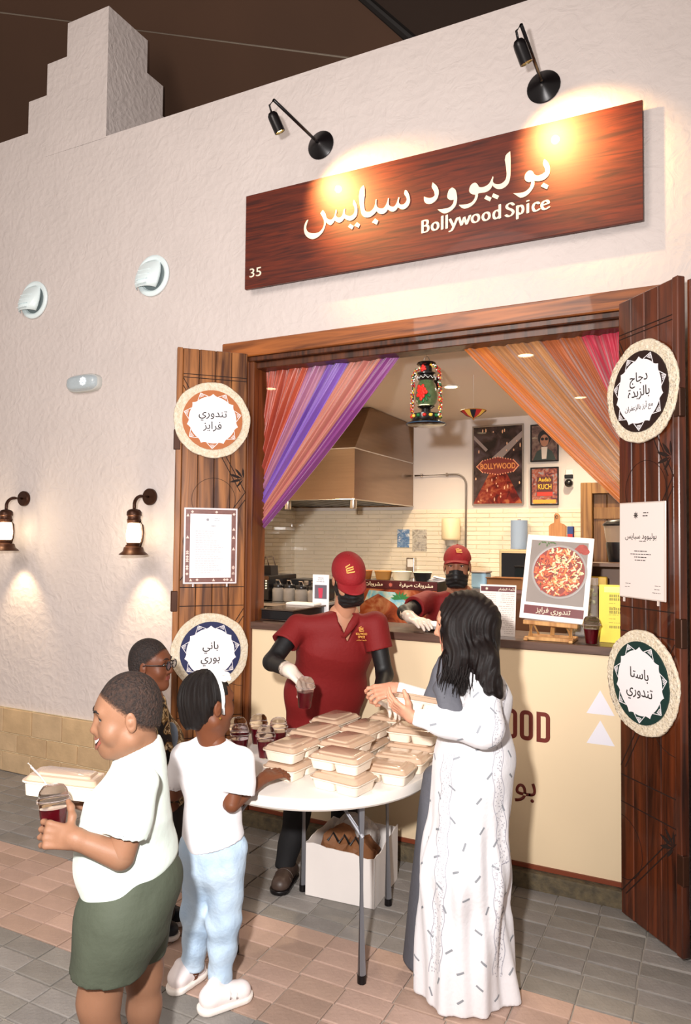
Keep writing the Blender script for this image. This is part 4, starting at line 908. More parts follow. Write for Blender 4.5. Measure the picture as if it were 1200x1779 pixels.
bm = BM(); tube(bm, [(-1.528, 2.90, 1.60), (-1.528, 2.90, 1.90)], .015, 10); box2(bm, (-1.56, 2.9, 1.60), (-1.50, 2.99, 1.62)); obj('holder', bm, steel2, t)
t = thing('soap_dispenser', 'small clear and steel soap dispenser on the tiles', 'dispenser', (-2.588, 2.95, 1.385))
bm = BM(); box2(bm, (-2.632, 2.915, 1.39), (-2.548, 2.99, 1.53), bevel=.008, seg=2); obj('body', bm, steel2, t); bm = BM(); box2(bm, (-2.618, 2.91, 1.44), (-2.562, 2.916, 1.515), bevel=.002); obj('window', bm, plastic_w, t); bm = BM(); tube(bm, [(-2.59, 2.93, 1.39), (-2.59, 2.91, 1.365)], .01, 8); obj('spout', bm, dark, t)
t = thing('wall_notice', 'blue printed notice on the tiles', 'notice', (-2.69, 2.985, 1.63), None)
panel('sheet', t, -2.754, -2.626, 1.628, 1.806, 2.981, blob_mat('blue_print', '#8aa6c4', '#4d78a8', '#dfe6ea', 22)); bm = BM(); M0 = WALL(0, 2.9808, 0); lines(bm, -2.74, -2.64, 1.65, 1.78, 9, M0, .003); tag(obj('printed_lines', bm, mat('print_blue', '#2f5a94', .6), t), kind='stuff')
t = thing('wall_notice', 'grey printed notice beside the blue one on the tiles', 'notice', (-2.52, 2.985, 1.6), None)
panel('sheet', t, -2.594, -2.446, 1.594, 1.806, 2.981, blob_mat('grey_print', '#9a9286', '#c9c2b4', '#8b8376', 20)); bm = BM(); lines(bm, -2.58, -2.46, 1.61, 1.78, 11, M0, .0035); tag(obj('printed_lines', bm, grey_ink, t), kind='stuff')
# downlights
for x, y in ((-1.715, 1.5), (-2.15, 2.1), (-.9, 2.3), (-3.0, 1.0), (-1.0, .8)):
    t = thing('ceiling_downlight', 'recessed warm ceiling downlight' if (x, y) != (-1.715, 1.5) else 'recessed warm ceiling downlight right of the hanging lantern', 'lamp', (x, y, KW), 'recessed downlights in the kitchen ceiling')
    t['label'] = {(-1.715, 1.5): 'recessed warm ceiling downlight right of the hanging lantern', (-2.15, 2.1): 'recessed downlight in front of the extractor hood', (-.9, 2.3): 'recessed downlight near the wooden back door', (-3.0, 1.0): 'recessed downlight behind the orange curtain', (-1.0, .8): 'recessed downlight behind the golden curtain'}[(x, y)]
    bm = BM(); lathe(bm, [(.065, -.001), (.068, -.006), (.05, -.008), (.045, -.001)], (x, y, KW), 28, cap=False); obj('rim', bm, plastic_w, t)
    bm = BM(); lathe(bm, [(.046, -.004), (.0, -.004)], (x, y, KW), 24, cap=False); obj('lamp_face', bm, mat('downlight_glow', '#fff4dc', .4, emit='#ffe2b0', es=14), t)
    l = bpy.data.lights.new('downlight_bulb', 'SPOT'); l.energy = 150 if x < -2.9 else 66; l.color = (1, .80, .56); l.spot_size = R_(150); l.spot_blend = .7; l.shadow_soft_size = .045
    lo = bpy.data.objects.new('downlight_bulb', l); C.objects.link(lo); lo.parent = t; lo.location = (0, 0, -.02)
# ceiling ornament
t = thing('hanging_umbrella_ornament', 'small upturned cone ornament in black red and yellow cloth under the ceiling', 'ornament', (-1.452, 1.2, 2.56))
bm = BM(); n = 24
for k in range(n):
    a, b = 2*math.pi*k/n, 2*math.pi*(k+1)/n; R0 = .088; top = [Vector((-1.452+R0*math.cos(q), 1.2+R0*math.sin(q), 2.605)) for q in (a, b)]; mid = [Vector((-1.452+.05*math.cos(q), 1.2+.05*math.sin(q), 2.572)) for q in (a, b)]; ap = Vector((-1.452, 1.2, 2.552))
    mi = (0, 1, 2)[(k//2) % 3]
    quad(bm, top[0], top[1], mid[1], mid[0], mi=mi); f = bm.faces.new([bm.verts.new(p) for p in (mid[0], mid[1], ap)]); f.material_index = mi
bmesh.ops.remove_doubles(bm, verts=bm.verts, dist=1e-5); o = obj('cloth_cone', bm, [mat('cloth_navy', '#171a2c', .7), mat('cloth_red', '#b3232a', .6), mat('cloth_yellow', '#e8bf55', .6)], t, smooth=True)
bm = BM(); lathe(bm, [(.09, 0), (.092, .004), (.088, .006)], (-1.452, 1.2, 2.602), 30, cap=False); obj('trim_rim', bm, mat('gold_trim', '#a8702c', .4, metal=.5), t)
bm = BM(); tube(bm, [(-1.452, 1.2, 2.553), (-1.452, 1.2, 2.86)], .0015, 5); obj('string', bm, plastic_w, t); bm = BM(); ball(bm, (-1.452, 1.2, 2.548), .007); obj('bead', bm, MATS['gold_trim'], t)
# back counter with oven etc
t = thing('back_worktop', 'steel back worktop along the tiled kitchen wall', 'counter', (-2.2, 2.7, KZ))
bm = BM(); box2(bm, (-3.93, 2.40, 1.0), (-1.02, 2.95, 1.03), bevel=.004); obj('top', bm, steel2, t)
bm = BM(); box2(bm, (-3.93, 2.44, KZ), (-1.02, 2.94, 1.0)); obj('cabinet', bm, mat('cabinet_grey', '#7b736c', .4), t)
t = thing('microwave', 'small black fronted microwave at the back left of the easel picture', 'microwave', (-1.4, 2.62, 1.36))
bm = BM(); box2(bm, (-1.585, 2.42, 1.37), (-1.15, 2.78, 1.628), bevel=.006); obj('casing', bm, mat('casing_champagne', '#cdb98f', .35, metal=.5), t)
bm = BM(); box2(bm, (-1.565, 2.412, 1.385), (-1.28, 2.421, 1.60), bevel=.003); obj('glass_door', bm, darkglass, t); bm = BM(); tube(bm, [(-1.275, 2.40, 1.40), (-1.275, 2.40, 1.59)], .007, 6); obj('handle', bm, steel2, t)
t = thing('wall_shelf', 'steel shelf under the microwave', 'shelf', (-1.4, 2.7, 1.34)); bm = BM(); box2(bm, (-1.7, 2.42, 1.345), (-1.0, 2.985, 1.369)); obj('board', bm, steel2, t)
for x in (-1.6, -1.1): bm = BM(); box2(bm, (x-.01, 2.5, 1.03), (x+.01, 2.96, 1.345)); obj('upright', bm, steel2, t)
t = thing('cutting_board', 'wooden paddle cutting board standing upright behind the easel', 'cutting board', (-1.13, 2.6, 1.74))
bm = BM(); P = [(-1.205, 1.70), (-1.065, 1.70), (-1.062, 1.83), (-1.085, 1.85), (-1.115, 1.86), (-1.118, 1.925), (-1.13, 1.94), (-1.152, 1.94), (-1.162, 1.925), (-1.163, 1.86), (-1.19, 1.85), (-1.207, 1.83)]
prism(bm, P, .02, WALL(0, 2.62, 0)); obj('board', bm, wood('board_wood', '#9a6236', '#c08a56', .5), t); bm = BM(); tube(bm, [(-1.14+.012*math.cos(R_(k*40)), 2.598, 1.91+.012*math.sin(R_(k*40))) for k in range(9)], .0025, 5); obj('hang_hole', bm, dark, t)
t = thing('upper_shelf', 'shelf carrying the cutting board behind the easel', 'shelf', (-1.1, 2.7, 1.66)); bm = BM(); box2(bm, (-1.24, 2.55, 1.67), (-1.0, 2.985, 1.699)); obj('board', bm, steel2, t); bm = BM(); box2(bm, (-1.02, 2.62, 1.37), (-1.0, 2.98, 1.67)); box2(bm, (-1.14, 2.80, 1.63), (-1.12, 2.98, 1.67)); obj('bracket', bm, steel2, t)
t = thing('spice_packet', 'blue and red packet beside the wooden cutting board', 'packet', (-1.04, 2.62, 1.70)); bm = BM(); box2(bm, (-1.055, 2.60, 1.70), (-1.005, 2.66, 1.83), bevel=.004); obj('packet', bm, mat('packet_blue', '#27407e', .35), t); bm = BM(); box2(bm, (-1.05, 2.595, 1.71), (-1.01, 2.599, 1.765)); obj('label_band', bm, mat('packet_red', '#b02a28', .35), t)

# drinks chiller with banner and bowls on top
t = thing('drinks_chiller', 'drinks chiller with maroon Arabic banner and tropical picture behind the counter', 'chiller', (-2.17, 1.85, KZ))
bm = BM(); box2(bm, (-2.50, 1.605, KZ), (-1.85, 2.1, 1.378), bevel=.004); obj('cabinet', bm, dark, t)
bm = BM(); box2(bm, (-2.50, 1.595, 1.314), (-1.85, 1.605, 1.380), bevel=.001); obj('banner', bm, mat('banner_maroon', '#4a1519', .4), t)
text('writing', 'مشروبات صيفية', WALL(-2.02, 1.594, 1.337), .042, letter_cream, t, depth=.001, bold=.01); text('writing', 'مشروبات', WALL(-2.38, 1.594, 1.337), .042, letter_cream, t, depth=.001, bold=.01)
bm = BM(); emblem(bm, -2.235, 1.347, .02, WALL(0, 1.594, 0)); obj('emblem', bm, mat('emblem_pink', '#c96a5a', .5), t)
panel('picture', t, -2.50, -1.85, .95, 1.312, 1.594, blob_mat('tropic', '#5a2218', '#9a4a2c', '#c08a60', 8))
fl('printed_water', [(-2.46, 1.21), (-2.34, 1.275), (-2.2, 1.2), (-2.1, 1.1), (-2.02, 1.07), (-2.1, 1.22), (-2.2, 1.29), (-2.42, 1.30)], blob_mat('water_print', '#6fb4cf', '#9cc7d0', '#d9cfae', 16), 1.5930, t)
for k in range(7):
    a = R_(25+k*24); p = Vector((-2.15, 1.235)); d = Vector((math.cos(a), math.sin(a)*.75)); q = Vector((-d.y, d.x))
    fl('printed_leaf', [tuple(p), tuple(p+d*.05+q*.012), tuple(p+d*.085), tuple(p+d*.05-q*.012)], mat('print_leaf', '#2f7a44', .5), 1.5924-.0002*k, t)
bowls = [(-2.51, '#a5652f', .055), (-2.352, '#b98444', .072), (-2.192, '#efe2c2', .08), (-2.015, '#151112', .073)]
for (x, c, r), lb in zip(bowls, ('stack of brown kraft bowls half hidden by the red cap', 'stack of tan kraft bowls on the drinks chiller', 'cream paper bowl on the drinks chiller', 'black paper bowl with white rim on the drinks chiller')):
    t = thing('paper_bowl', lb, 'bowl', (x, 1.72, 1.38), 'bowls on the drinks chiller')
    bm = BM(); lathe(bm, [(.001, 0), (r*.78, .001), (r, .066), (r*1.04, .07), (r*.98, .068), (r*.76, .006), (.001, .006)], (x, 1.72, 1.379), 28, cap=False); obj('bowl', bm, mat('bowl_'+c[1:], c, .6), t, auto=45)
    bm = BM(); tube(bm, [(x+r*1.02*math.cos(R_(15*k)), 1.72+r*1.02*math.sin(R_(15*k)), 1.448) for k in range(24)], .003, 6, closed=True); obj('rolled_rim', bm, mat('rim_'+c[1:], '#efe6d2' if c in ('#efe2c2', '#151112') else c, .5), t)
t = thing('paper_stack', 'loose stack of white papers beside the black bowl', 'papers', (-1.9, 1.75, 1.38))
for k in range(4): bm = BM(); box(bm, (-1.89+.006*k, 1.75, 1.382+.008*k), (.12, .16, .002), Matrix.Rotation(R_(k*9-10), 4, 'Z') @ Matrix.Rotation(R_(4*k), 4, 'Y')); obj('sheet', bm, paper, t)
# side table with cardboard box and blue container behind second worker
t = thing('back_shelf_unit', 'dark shelf unit behind the second worker', 'shelf', (-1.4, 1.8, KZ)); bm = BM(); box2(bm, (-1.62, 1.6, 1.32), (-.95, 2.05, 1.345)); obj('top', bm, steel2, t); bm = BM(); box2(bm, (-1.6, 1.63, KZ), (-.97, 2.03, 1.32)); obj('body', bm, mat('unit_brown', '#6b4a34', .5), t)
t = thing('cardboard_box', 'flat open cardboard box behind the second worker', 'box', (-1.35, 1.7, 1.345)); cardb = mat('cardboard', '#9a6b42', .8, var=.12, vscale=8)
bm = BM()
for a, b in (((-1.47, 1.62, 1.345), (-1.2, 1.625, 1.425)), ((-1.47, 1.88, 1.345), (-1.2, 1.885, 1.425)), ((-1.47, 1.62, 1.345), (-1.465, 1.885, 1.425)), ((-1.205, 1.62, 1.345), (-1.2, 1.885, 1.425)), ((-1.47, 1.62, 1.345), (-1.2, 1.885, 1.35))): box2(bm, a, b)
obj('box_walls', bm, cardb, t); bm = BM(); box(bm, (-1.335, 1.59, 1.425), (.26, .06, .003), Matrix.Rotation(R_(-15), 4, 'X')); obj('flap', bm, cardb, t)
t = thing('blue_container', 'pale blue plastic tub beside the cardboard box', 'container', (-1.54, 1.72, 1.345)); bm = BM(); box2(bm, (-1.60, 1.65, 1.345), (-1.485, 1.8, 1.46), bevel=.01); obj('tub', bm, mat('tub_blue', '#8fb4cf', .3), t); bm = BM(); box2(bm, (-1.604, 1.646, 1.458), (-1.481, 1.804, 1.47), bevel=.003); obj('lid', bm, mat('lid_grey', '#857c78', .4), t)
# left side: ovens, bag, jars, screen
t = thing('side_cabinet', 'dark cabinet with drawers behind the left end of the counter', 'cabinet', (-2.95, 1.05, KZ))
bm = BM(); box2(bm, (-3.35, .72, KZ), (-2.47, 1.35, 1.22)); obj('body', bm, mat('cabinet_dark', '#231a17', .4), t)
bm = BM(); box2(bm, (-3.36, .70, 1.22), (-2.46, 1.36, 1.245), bevel=.003); obj('top', bm, steel2, t)
t = thing('toaster_oven', 'black countertop oven with lit indicator dots at the left post', 'oven', (-2.95, .95, 1.245))
bm = BM(); box2(bm, (-3.2, .8, 1.25), (-2.86, 1.2, 1.43), bevel=.006); obj('casing', bm, dark, t); bm = BM(); box2(bm, (-3.2, .793, 1.40), (-2.86, .80, 1.428)); obj('control_strip', bm, mat('strip_bronze', '#6a4a34', .35, metal=.4), t)
bm = BM(); box2(bm, (-3.19, .792, 1.262), (-2.92, .80, 1.395), bevel=.002); obj('glass_door', bm, darkglass, t)
bm = BM()
for k in range(4): ball(bm, (-2.88, .794, 1.34+.018*k), .0045, u=8, v=6)
obj('indicator_lights', bm, mat('led_warm', '#fff0d0', .4, emit='#ffe6b0', es=4), t)
t = thing('paper_bag', 'black carrier bag with thin handles on the oven', 'bag', (-2.95, .95, 1.43))
bm = BM(); P = [(-3.1, 1.431), (-2.905, 1.431), (-2.91, 1.50), (-3.1, 1.50)]; prism(bm, P, .1, WALL(0, 1.0, 0)); obj('bag', bm, mat('bag_black', '#1b1518', .6), t)
for y in (.905, .995): bm = BM(); tube(bm, [(-3.03, y, 1.49), (-3.02, y, 1.56), (-2.95, y, 1.565), (-2.925, y, 1.49)], .004, 6); obj('handle', bm, mat('cord_brown', '#3d2a20', .6), t, smooth=True)
for k, (x, r, h) in enumerate(((-2.81, .043, .10), (-2.715, .043, .10), (-2.615, .047, .095), (-2.51, .047, .095))):
    lb = ('glass jar with dark lid next to the black oven', 'second glass jar with dark lid along from the black oven', 'wide glass jar left of the picture card', 'wide glass jar partly behind the picture card')[k]
    t = thing('glass_jar', lb, 'jar', (x, .85, 1.245), 'glass jars on the side cabinet'); bm = BM(); lathe(bm, [(.001, 0), (r, .002), (r, h*.85), (r*.8, h)], (x, .85, 1.247), 20, cap=False); obj('glass', bm, mat('jar_glass', '#cfc6bb', .05, trans=.6, ior=1.4), t, smooth=True)
    bm = BM(); lathe(bm, [(.001, 0), (r*.8, 0), (r*.75, h*.55), (.001, h*.6)], (x, .85, 1.252), 16, cap=False); obj('contents', bm, mat('jar_contents_%d' % (k % 2), ('#5a4a3c', '#8a7a66')[k % 2], .7, bump=.6, bscale=120), t)
    bm = BM(); lathe(bm, [(r*.9, 0), (r*.92, .004), (r*.92, .02), (r*.86, .024), (.0, .025)], (x, .85, 1.247+h), 20); obj('lid', bm, dark, t, auto=40)
    bm = BM(); tube(bm, [(x-.02, .85, 1.27+h), (x-.012, .84, 1.30+h), (x+.012, .84, 1.30+h), (x+.02, .85, 1.27+h)], .005, 6); obj('lid_clip', bm, steel2, t)
t = thing('spice_rack', 'dark rack with small chrome items behind the jars', 'rack', (-2.7, 1.12, 1.245)); bm = BM(); box2(bm, (-2.83, 1.05, 1.246), (-2.55, 1.25, 1.40), bevel=.004); obj('rack_body', bm, dark, t); bm = BM(); box2(bm, (-2.70, 1.03, 1.36), (-2.66, 1.048, 1.39), bevel=.004); obj('chrome_badge', bm, steel2, t)
t = thing('black_display_case', 'low black display case with glass top at the left end of the counter', 'display case', (-2.42, .2, 1.2))
bm = BM(); box2(bm, (-2.465, .10, 1.202), (-2.24, .5, 1.262), bevel=.003); obj('case', bm, dark, t); bm = BM(); box2(bm, (-2.466, .09, 1.263), (-2.23, .51, 1.272), bevel=.002); obj('lid', bm, mat('lid_bronze', '#6d5c50', .2, metal=.5), t); bm = BM(); tube(bm, [(-2.46, .085, 1.206), (-2.25, .085, 1.206)], .005, 6); obj('front_rail', bm, steel2, t)
t = thing('white_tray', 'thin white tray lying on the black display case', 'tray', (-2.36, .42, 1.27)); bm = BM(); box2(bm, (-2.46, .38, 1.2725), (-2.25, .48, 1.287), bevel=.003); obj('tray', bm, plastic_w, t)
t = thing('picture_card', 'small white card with a pink drink picture left of the red capped worker', 'card', (-2.275, .5, 1.2))
M = WALL(0, .515, 0) @ Matrix.Identity(4); bm = BM(); box2(bm, (-2.335, .515, 1.20), (-2.215, .52, 1.468)); obj('card', bm, paper, t)
fl('picture', [(-2.32, 1.31), (-2.23, 1.31), (-2.23, 1.40), (-2.32, 1.40)], mat('pic_grey', '#6a6470', .4), .5145, t); fl('printed_glass', [(-2.287, 1.315), (-2.263, 1.315), (-2.257, 1.38), (-2.293, 1.38)], mat('pic_pink', '#c8405a', .4), .5138, t)
bm = BM(); lines(bm, -2.31, -2.24, 1.42, 1.445, 3, WALL(0, .5145, 0), .003, al='C'); tag(obj('printed_lines', bm, grey_ink, t), kind='stuff')

# --- things on the counter, right half
t = thing('menu_board', 'white menu card with maroon header standing on the counter', 'menu', (-1.0, .13, 1.2))
bm = BM(); box(bm, (-1.0, .135, 1.334), (.194, .005, .268), Matrix.Rotation(R_(-6), 4, 'X')); obj('card', bm, mat('menu_acrylic', '#efe4dc', .2, coat=.5), t)
Mm = face_M((-1.0, .1315, 1.334), (1, 0, 0), (0, math.sin(R_(6)), math.cos(R_(6)))); bm = BM(); prism(bm, [(-.092, .098), (.092, .098), (.092, .125), (-.092, .125)], .0008, Mm); obj('header', bm, mat('menu_maroon', '#5d1f24', .4), t)
text('writing', 'قائمة الطعام', Mm @ Matrix.Translation((.05, .105, .001)), .019, letter_cream, t, depth=.0005); bm = BM(); emblem(bm, -.06, .112, .009, Mm @ Matrix.Translation((0, 0, .0009))); obj('emblem', bm, letter_cream, t)
bm = BM(); lines(bm, .005, .088, -.12, .085, 20, Mm, .0022, seed=5); lines(bm, -.088, -.01, -.12, .085, 20, Mm, .0022, seed=6); tag(obj('printed_lines', bm, mat('menu_ink', '#a8968c', .6), t), kind='stuff')
# easel with food picture
t = thing('easel_picture', 'white framed food picture of baked penne on a small wooden easel', 'picture', (-.71, .15, 1.2))
up = Vector((.02, .085, .43)).normalized(); cen = Vector((-.7, .165, 1.51)); ME = face_M(cen, (1, .0, -.0), up) @ Matrix.Rotation(R_(-3.4), 4, 'Z')
def EB(name, a, b, m, bev=0):
    bm = BM(); box2(bm, a, b, bevel=bev); bmesh.ops.transform(bm, matrix=ME, verts=bm.verts); return obj(name, bm, m, t)
EB('frame_board', (-.17, -.222, -.012), (.17, .222, 0), mat('picture_white', '#f4ece6', .4), .002)
EB('photo_ground', (-.145, -.135, .0), (.145, .195, .001), mat('photo_grey', '#958880', .45, var=.15, vscale=6))
EB('caption_band', (-.15, -.195, .0), (.15, -.15, .0012), mat('band_maroon', '#6a1216', .4))
text('writing', 'تندوري فرايز', ME @ Matrix.Translation((0, -.182, .0014)), .036, letter_cream, t, depth=.0008, bold=.02)
bm = BM(); lathe(bm, [(.0, .0012), (.136, .0012), (.141, .003), (.137, .0045), (.130, .003), (.128, .0022)], (.01, .035, 0), 48, cap=False)
bmesh.ops.transform(bm, matrix=ME @ Matrix.Diagonal((1, 1, 1, 1)), verts=bm.verts); pan = obj('printed_pan', bm, mat('pan_grey', '#a89f9a', .4), t, auto=50)
bm = BM(); lathe(bm, [(.0, .003), (.129, .003)], (.01, .035, 0), 40, cap=False); bmesh.ops.transform(bm, matrix=ME, verts=bm.verts); obj('printed_sauce', bm, mat('sauce_red', '#8f2a14', .4), pan)
cols = [mat('penne_a', '#cf5a24', .4), mat('penne_b', '#e0843c', .4), mat('penne_c', '#b8381c', .4), mat('cheese_a', '#f3dcae', .45), mat('cheese_b', '#e8c486', .45), mat('herb', '#4a5a24', .5), mat('onion_purple', '#5a1c34', .4)]
bm = BM(); rr = random.Random(11)
for k in range(300):
    a = rr.uniform(0, 6.28); r = .124*math.sqrt(rr.random()); x, y = .01+r*math.cos(a), .035+r*math.sin(a); th = rr.uniform(-1.2, 1.6); side = (x-.01+.35*(y-.035))/.12
    cheese = rr.random() < .52+.35*side; mi = rr.choice((3, 3, 4)) if cheese else rr.choice((0, 0, 1, 2)); L_ = rr.uniform(.010, .021) if not cheese else rr.uniform(.006, .014); W_ = .0052 if not cheese else rr.uniform(.003, .006)
    if math.hypot(x-.01, y-.035)+L_ > .131: L_ *= .5
    d = Vector((math.cos(th), math.sin(th))); q = Vector((-d.y, d.x)); c = Vector((x, y))
    prism(bm, [tuple(c+d*L_*u+q*W_*v) for u, v in ((-1, -.7), (1, -.9), (1.1, 0), (1, .9), (-1, .7), (-1.1, 0))], .0006, Matrix.Translation((0, 0, .0032+k*.000012)), mi)
for k in range(60):
    a = rr.uniform(0, 6.28); r = .12*math.sqrt(rr.random()); x, y = .01+r*math.cos(a), .035+r*math.sin(a); s = rr.uniform(.0015, .0035); prism(bm, [(x-s, y-s*.6), (x+s, y-s), (x+s*.6, y+s), (x-s, y+s*.8)], .0004, Matrix.Translation((0, 0, .0072)), rr.choice((5, 6, 3, 3)))
bmesh.ops.transform(bm, matrix=ME, verts=bm.verts); tag(obj('printed_penne', bm, cols, pan), kind='stuff')
bm = BM()
for (x, y, s) in ((.115, .165, .022), (.10, .155, .018), (.13, .15, .018)): prism(bm, [(x+s*1.3*math.cos(R_(q)), y+s*math.sin(R_(q))) for q in range(0, 360, 40)], .0008+.0002*s*50, Matrix.Translation((0, 0, .001)))
bmesh.ops.transform(bm, matrix=ME, verts=bm.verts); obj('printed_tomato', bm, mat('tomato', '#b8483a', .5, var=.3, vscale=60), t)
bm = BM()
for k in range(9):
    x, y = -.10+.011*k+rr.uniform(-.004, .004), .178+rr.uniform(-.008, .008); a = rr.uniform(0, 3); d = Vector((math.cos(a), math.sin(a)))*.010; q = Vector((-d.y, d.x))*.45; c = Vector((x, y)); prism(bm, [tuple(c-d), tuple(c+q), tuple(c+d), tuple(c-q)], .0008+.0001*k, Matrix.Translation((0, 0, .001)))
bmesh.ops.transform(bm, matrix=ME, verts=bm.verts); tag(obj('printed_herbs', bm, mat('herb_green', '#4e6a34', .5), t), kind='stuff')
ew = wood('easel_wood', '#a9713c', '#d6a264', .5)
bm = BM(); box(bm, (-.715, .085, 1.283), (.27, .04, .022), Matrix.Rotation(R_(2), 4, 'Y'), bevel=.003); obj('ledge', bm, ew, t)
for x in (-.815, -.615): bm = BM(); tube(bm, [(x, .10, 1.28), (x-.005, .10, 1.212)], .0105, 4); obj('leg', bm, ew, t)
bm = BM(); tube(bm, [(-.715, .13, 1.22), (-.70, .22, 1.70)], .011, 4); obj('mast', bm, ew, t)
for x in (-.825, -.605): bm = BM(); box(bm, (x, .10, 1.208), (.02, .18, .014), Matrix.Rotation(R_(0), 4, 'Z'), bevel=.002); obj('base_rail', bm, ew, t)
for y in (.04, .15): bm = BM(); box(bm, (-.715, y, 1.211), (.24, .018, .018), bevel=.002); obj('cross_bar', bm, ew, t)
for x in (-.80, -.64): bm = BM(); tube(bm, [(x, .10, 1.27), (x+.015, .15, 1.215)], .006, 4); obj('brace', bm, ew, t)
# yellow card
t = thing('yellow_card', 'bright yellow card with rows of small black marks beside the right door', 'card', (-.44, .155, 1.2))
bm = BM(); box(bm, (-.435, .155, 1.344), (.108, .004, .286), Matrix.Rotation(R_(-3), 4, 'X')); obj('card', bm, mat('card_yellow', '#f2d533', .45), t)
Mm = face_M((-.435, .1525, 1.344), (1, 0, 0), (0, math.sin(R_(3)), math.cos(R_(3)))); bm = BM()
for yy in (.065, -.0, -.072):
    for j in range(2 if yy > -.05 else 1):
        for k in range(6): prism(bm, [(-.004+.0095*k, yy+j*.017), (-.0005+.0095*k, yy+j*.017), (-.0005+.0095*k, yy+.013+j*.017), (-.004+.0095*k, yy+.013+j*.017)], .0006, Mm)
tag(obj('bar_marks', bm, mat('mark_brown', '#4a3c1c', .6), t), kind='stuff')
bm = BM(); prism(bm, [(-.03, .105), (.045, .105), (.045, .133), (-.03, .133)], .0008, Mm); obj('pale_box', bm, mat('pale_yellow', '#f6e68a', .5), t); bm = BM(); lines(bm, -.008, .045, -.045, .05, 6, Mm, .0015, al='L'); lines(bm, -.01, .02, .119, .12, 1, Mm, .003); tag(obj('printed_lines', bm, MATS['mark_brown'], t), kind='stuff')
# jar of wrapped sweets, coffee grinder, cup
t = thing('sweets_jar', 'tall clear jar of pale green wrapped sweets behind the easel picture', 'jar', (-.60, .34, 1.2))
bm = BM(); lathe(bm, [(.001, 0), (.075, .002), (.08, .02), (.08, .26), (.07, .29), (.07, .30)], (-.60, .36, 1.202), 28, cap=False); obj('glass', bm, mat('thin_glass', '#ffffff', .04, alpha=.22, coat=1), t, smooth=True)
bm = BM()
for k in range(170):
    a = rr.uniform(0, 6.28); r = .062*math.sqrt(rr.random()); p = (-.60+r*math.cos(a), .36+r*math.sin(a), 1.22+.24*rr.random()); ball(bm, p, (.015, .011, .009), u=6, v=4, rot=Euler((rr.random()*3, rr.random()*3, rr.random()*3)).to_matrix(), mi=rr.choice((0, 0, 1, 2)))
tag(obj('wrapped_sweets', bm, [mat('sweet_green', '#a9ac86', .3), mat('sweet_cream', '#ddd6bc', .3), mat('sweet_olive', '#6f7448', .3)], t), kind='stuff')
t = thing('yellow_packet', 'yellow printed packet on the shelf behind the sweets jar', 'packet', (-.56, .75, 1.44)); bm = BM(); box2(bm, (-.68, .72, 1.445), (-.52, .78, 1.50), bevel=.004); obj('packet', bm, mat('pack_yellow', '#d9b13a', .4), t); bm = BM(); box2(bm, (-.635, .715, 1.452), (-.565, .72, 1.493)); obj('printed_panel', bm, paper, t)
t = thing('glass_cabinet', 'small glass fronted cabinet behind the sweets jar', 'cabinet', (-.58, .8, 1.2))
bm = BM(); box2(bm, (-.70, .7, 1.43), (-.40, .95, 1.444)); box2(bm, (-.70, .7, 1.56), (-.40, .95, 1.58)); box2(bm, (-.70, .93, 1.0), (-.40, .95, 1.58)); box2(bm, (-.70, .7, .08), (-.685, .95, 1.58)); obj('frame', bm, mat('cab_brown', '#6e5240', .5), t)
t = thing('coffee_grinder', 'black coffee grinder with clear hopper beside the right door', 'grinder', (-.47, .95, 1.2))
bm = BM(); lathe(bm, [(.05, 0), (.055, .02), (.05, .06), (.075, .16), (.092, .28), (.092, .30)], (-.47, 1.05, 1.40), 24); box2(bm, (-.55, .98, .9), (-.39, 1.2, 1.41), bevel=.01); obj('body', bm, dark, t, auto=40)
bm = BM(); lathe(bm, [(.09, .30), (.098, .34), (.105, .40)], (-.47, 1.05, 1.40), 24, cap=False); obj('hopper', bm, mat('hopper', '#a9937e', .15, alpha=.8, coat=.7), t, smooth=True)
bm = BM(); lathe(bm, [(.11, .40), (.112, .41), (.09, .43), (.03, .44), (.0, .44)], (-.47, 1.05, 1.40), 24); obj('hopper_lid', bm, dark, t, auto=40)
t = thing('card_terminal', 'small white payment printer on the counter beside the gloved hand', 'device', (-1.37, .12, 1.2))
bm = BM(); box(bm, (-1.345, .15, 1.228), (.105, .12, .045), Matrix.Rotation(R_(-9), 4, 'X'), bevel=.008, seg=2); obj('body', bm, plastic_w, t); bm = BM(); box(bm, (-1.345, .13, 1.256), (.03, .03, .006), bevel=.002); obj('button', bm, dark, t); bm = BM(); box(bm, (-1.345, .084, 1.225), (.085, .004, .014)); obj('paper_slot', bm, mat('slot_grey', '#9a9490', .5), t)
for x in (-1.385, -1.305): bm = BM(); box(bm, (x, .10, 1.204), (.012, .02, .008)); obj('foot', bm, MATS['slot_grey'], t)
# ================================================================ TABLE AND FOOD
def rrect(sx, sy, r, n=4):
    o = []
    for cx, cy, a0 in ((sx-r, sy-r, 0), (-sx+r, sy-r, 90), (-sx+r, -sy+r, 180), (sx-r, -sy+r, 270)):
        for k in range(n+1): a = R_(a0+90*k/n); o.append((cx+r*math.cos(a), cy+r*math.sin(a)))
    return o
def rloft(bm, layers, ox=0, oy=0, capb=True, capt=True, mi=0):
    rs = [[bm.verts.new((x+ox, y+oy, z)) for x, y in rrect(sx, sy, r)] for sx, sy, r, z in layers]; n = len(rs[0])
    for a, b in zip(rs, rs[1:]):
        for k in range(n): bm.faces.new((a[k], a[(k+1) % n], b[(k+1) % n], b[k])).material_index = mi
    if capb: bm.faces.new(rs[0][::-1]).material_index = mi
    if capt: bm.faces.new(rs[-1]).material_index = mi
TC = (-1.55, -.845); TR = .515; TZ = .74
tab_m = mat('table_plastic', '#dbd3cb', .35, bump=.05, bscale=200); leg_m = mat('table_leg_grey', '#9a9aa0', .4, metal=.15)
t = thing('folding_table', 'round white plastic folding table with grey tube legs', 'table', (*TC, 0))
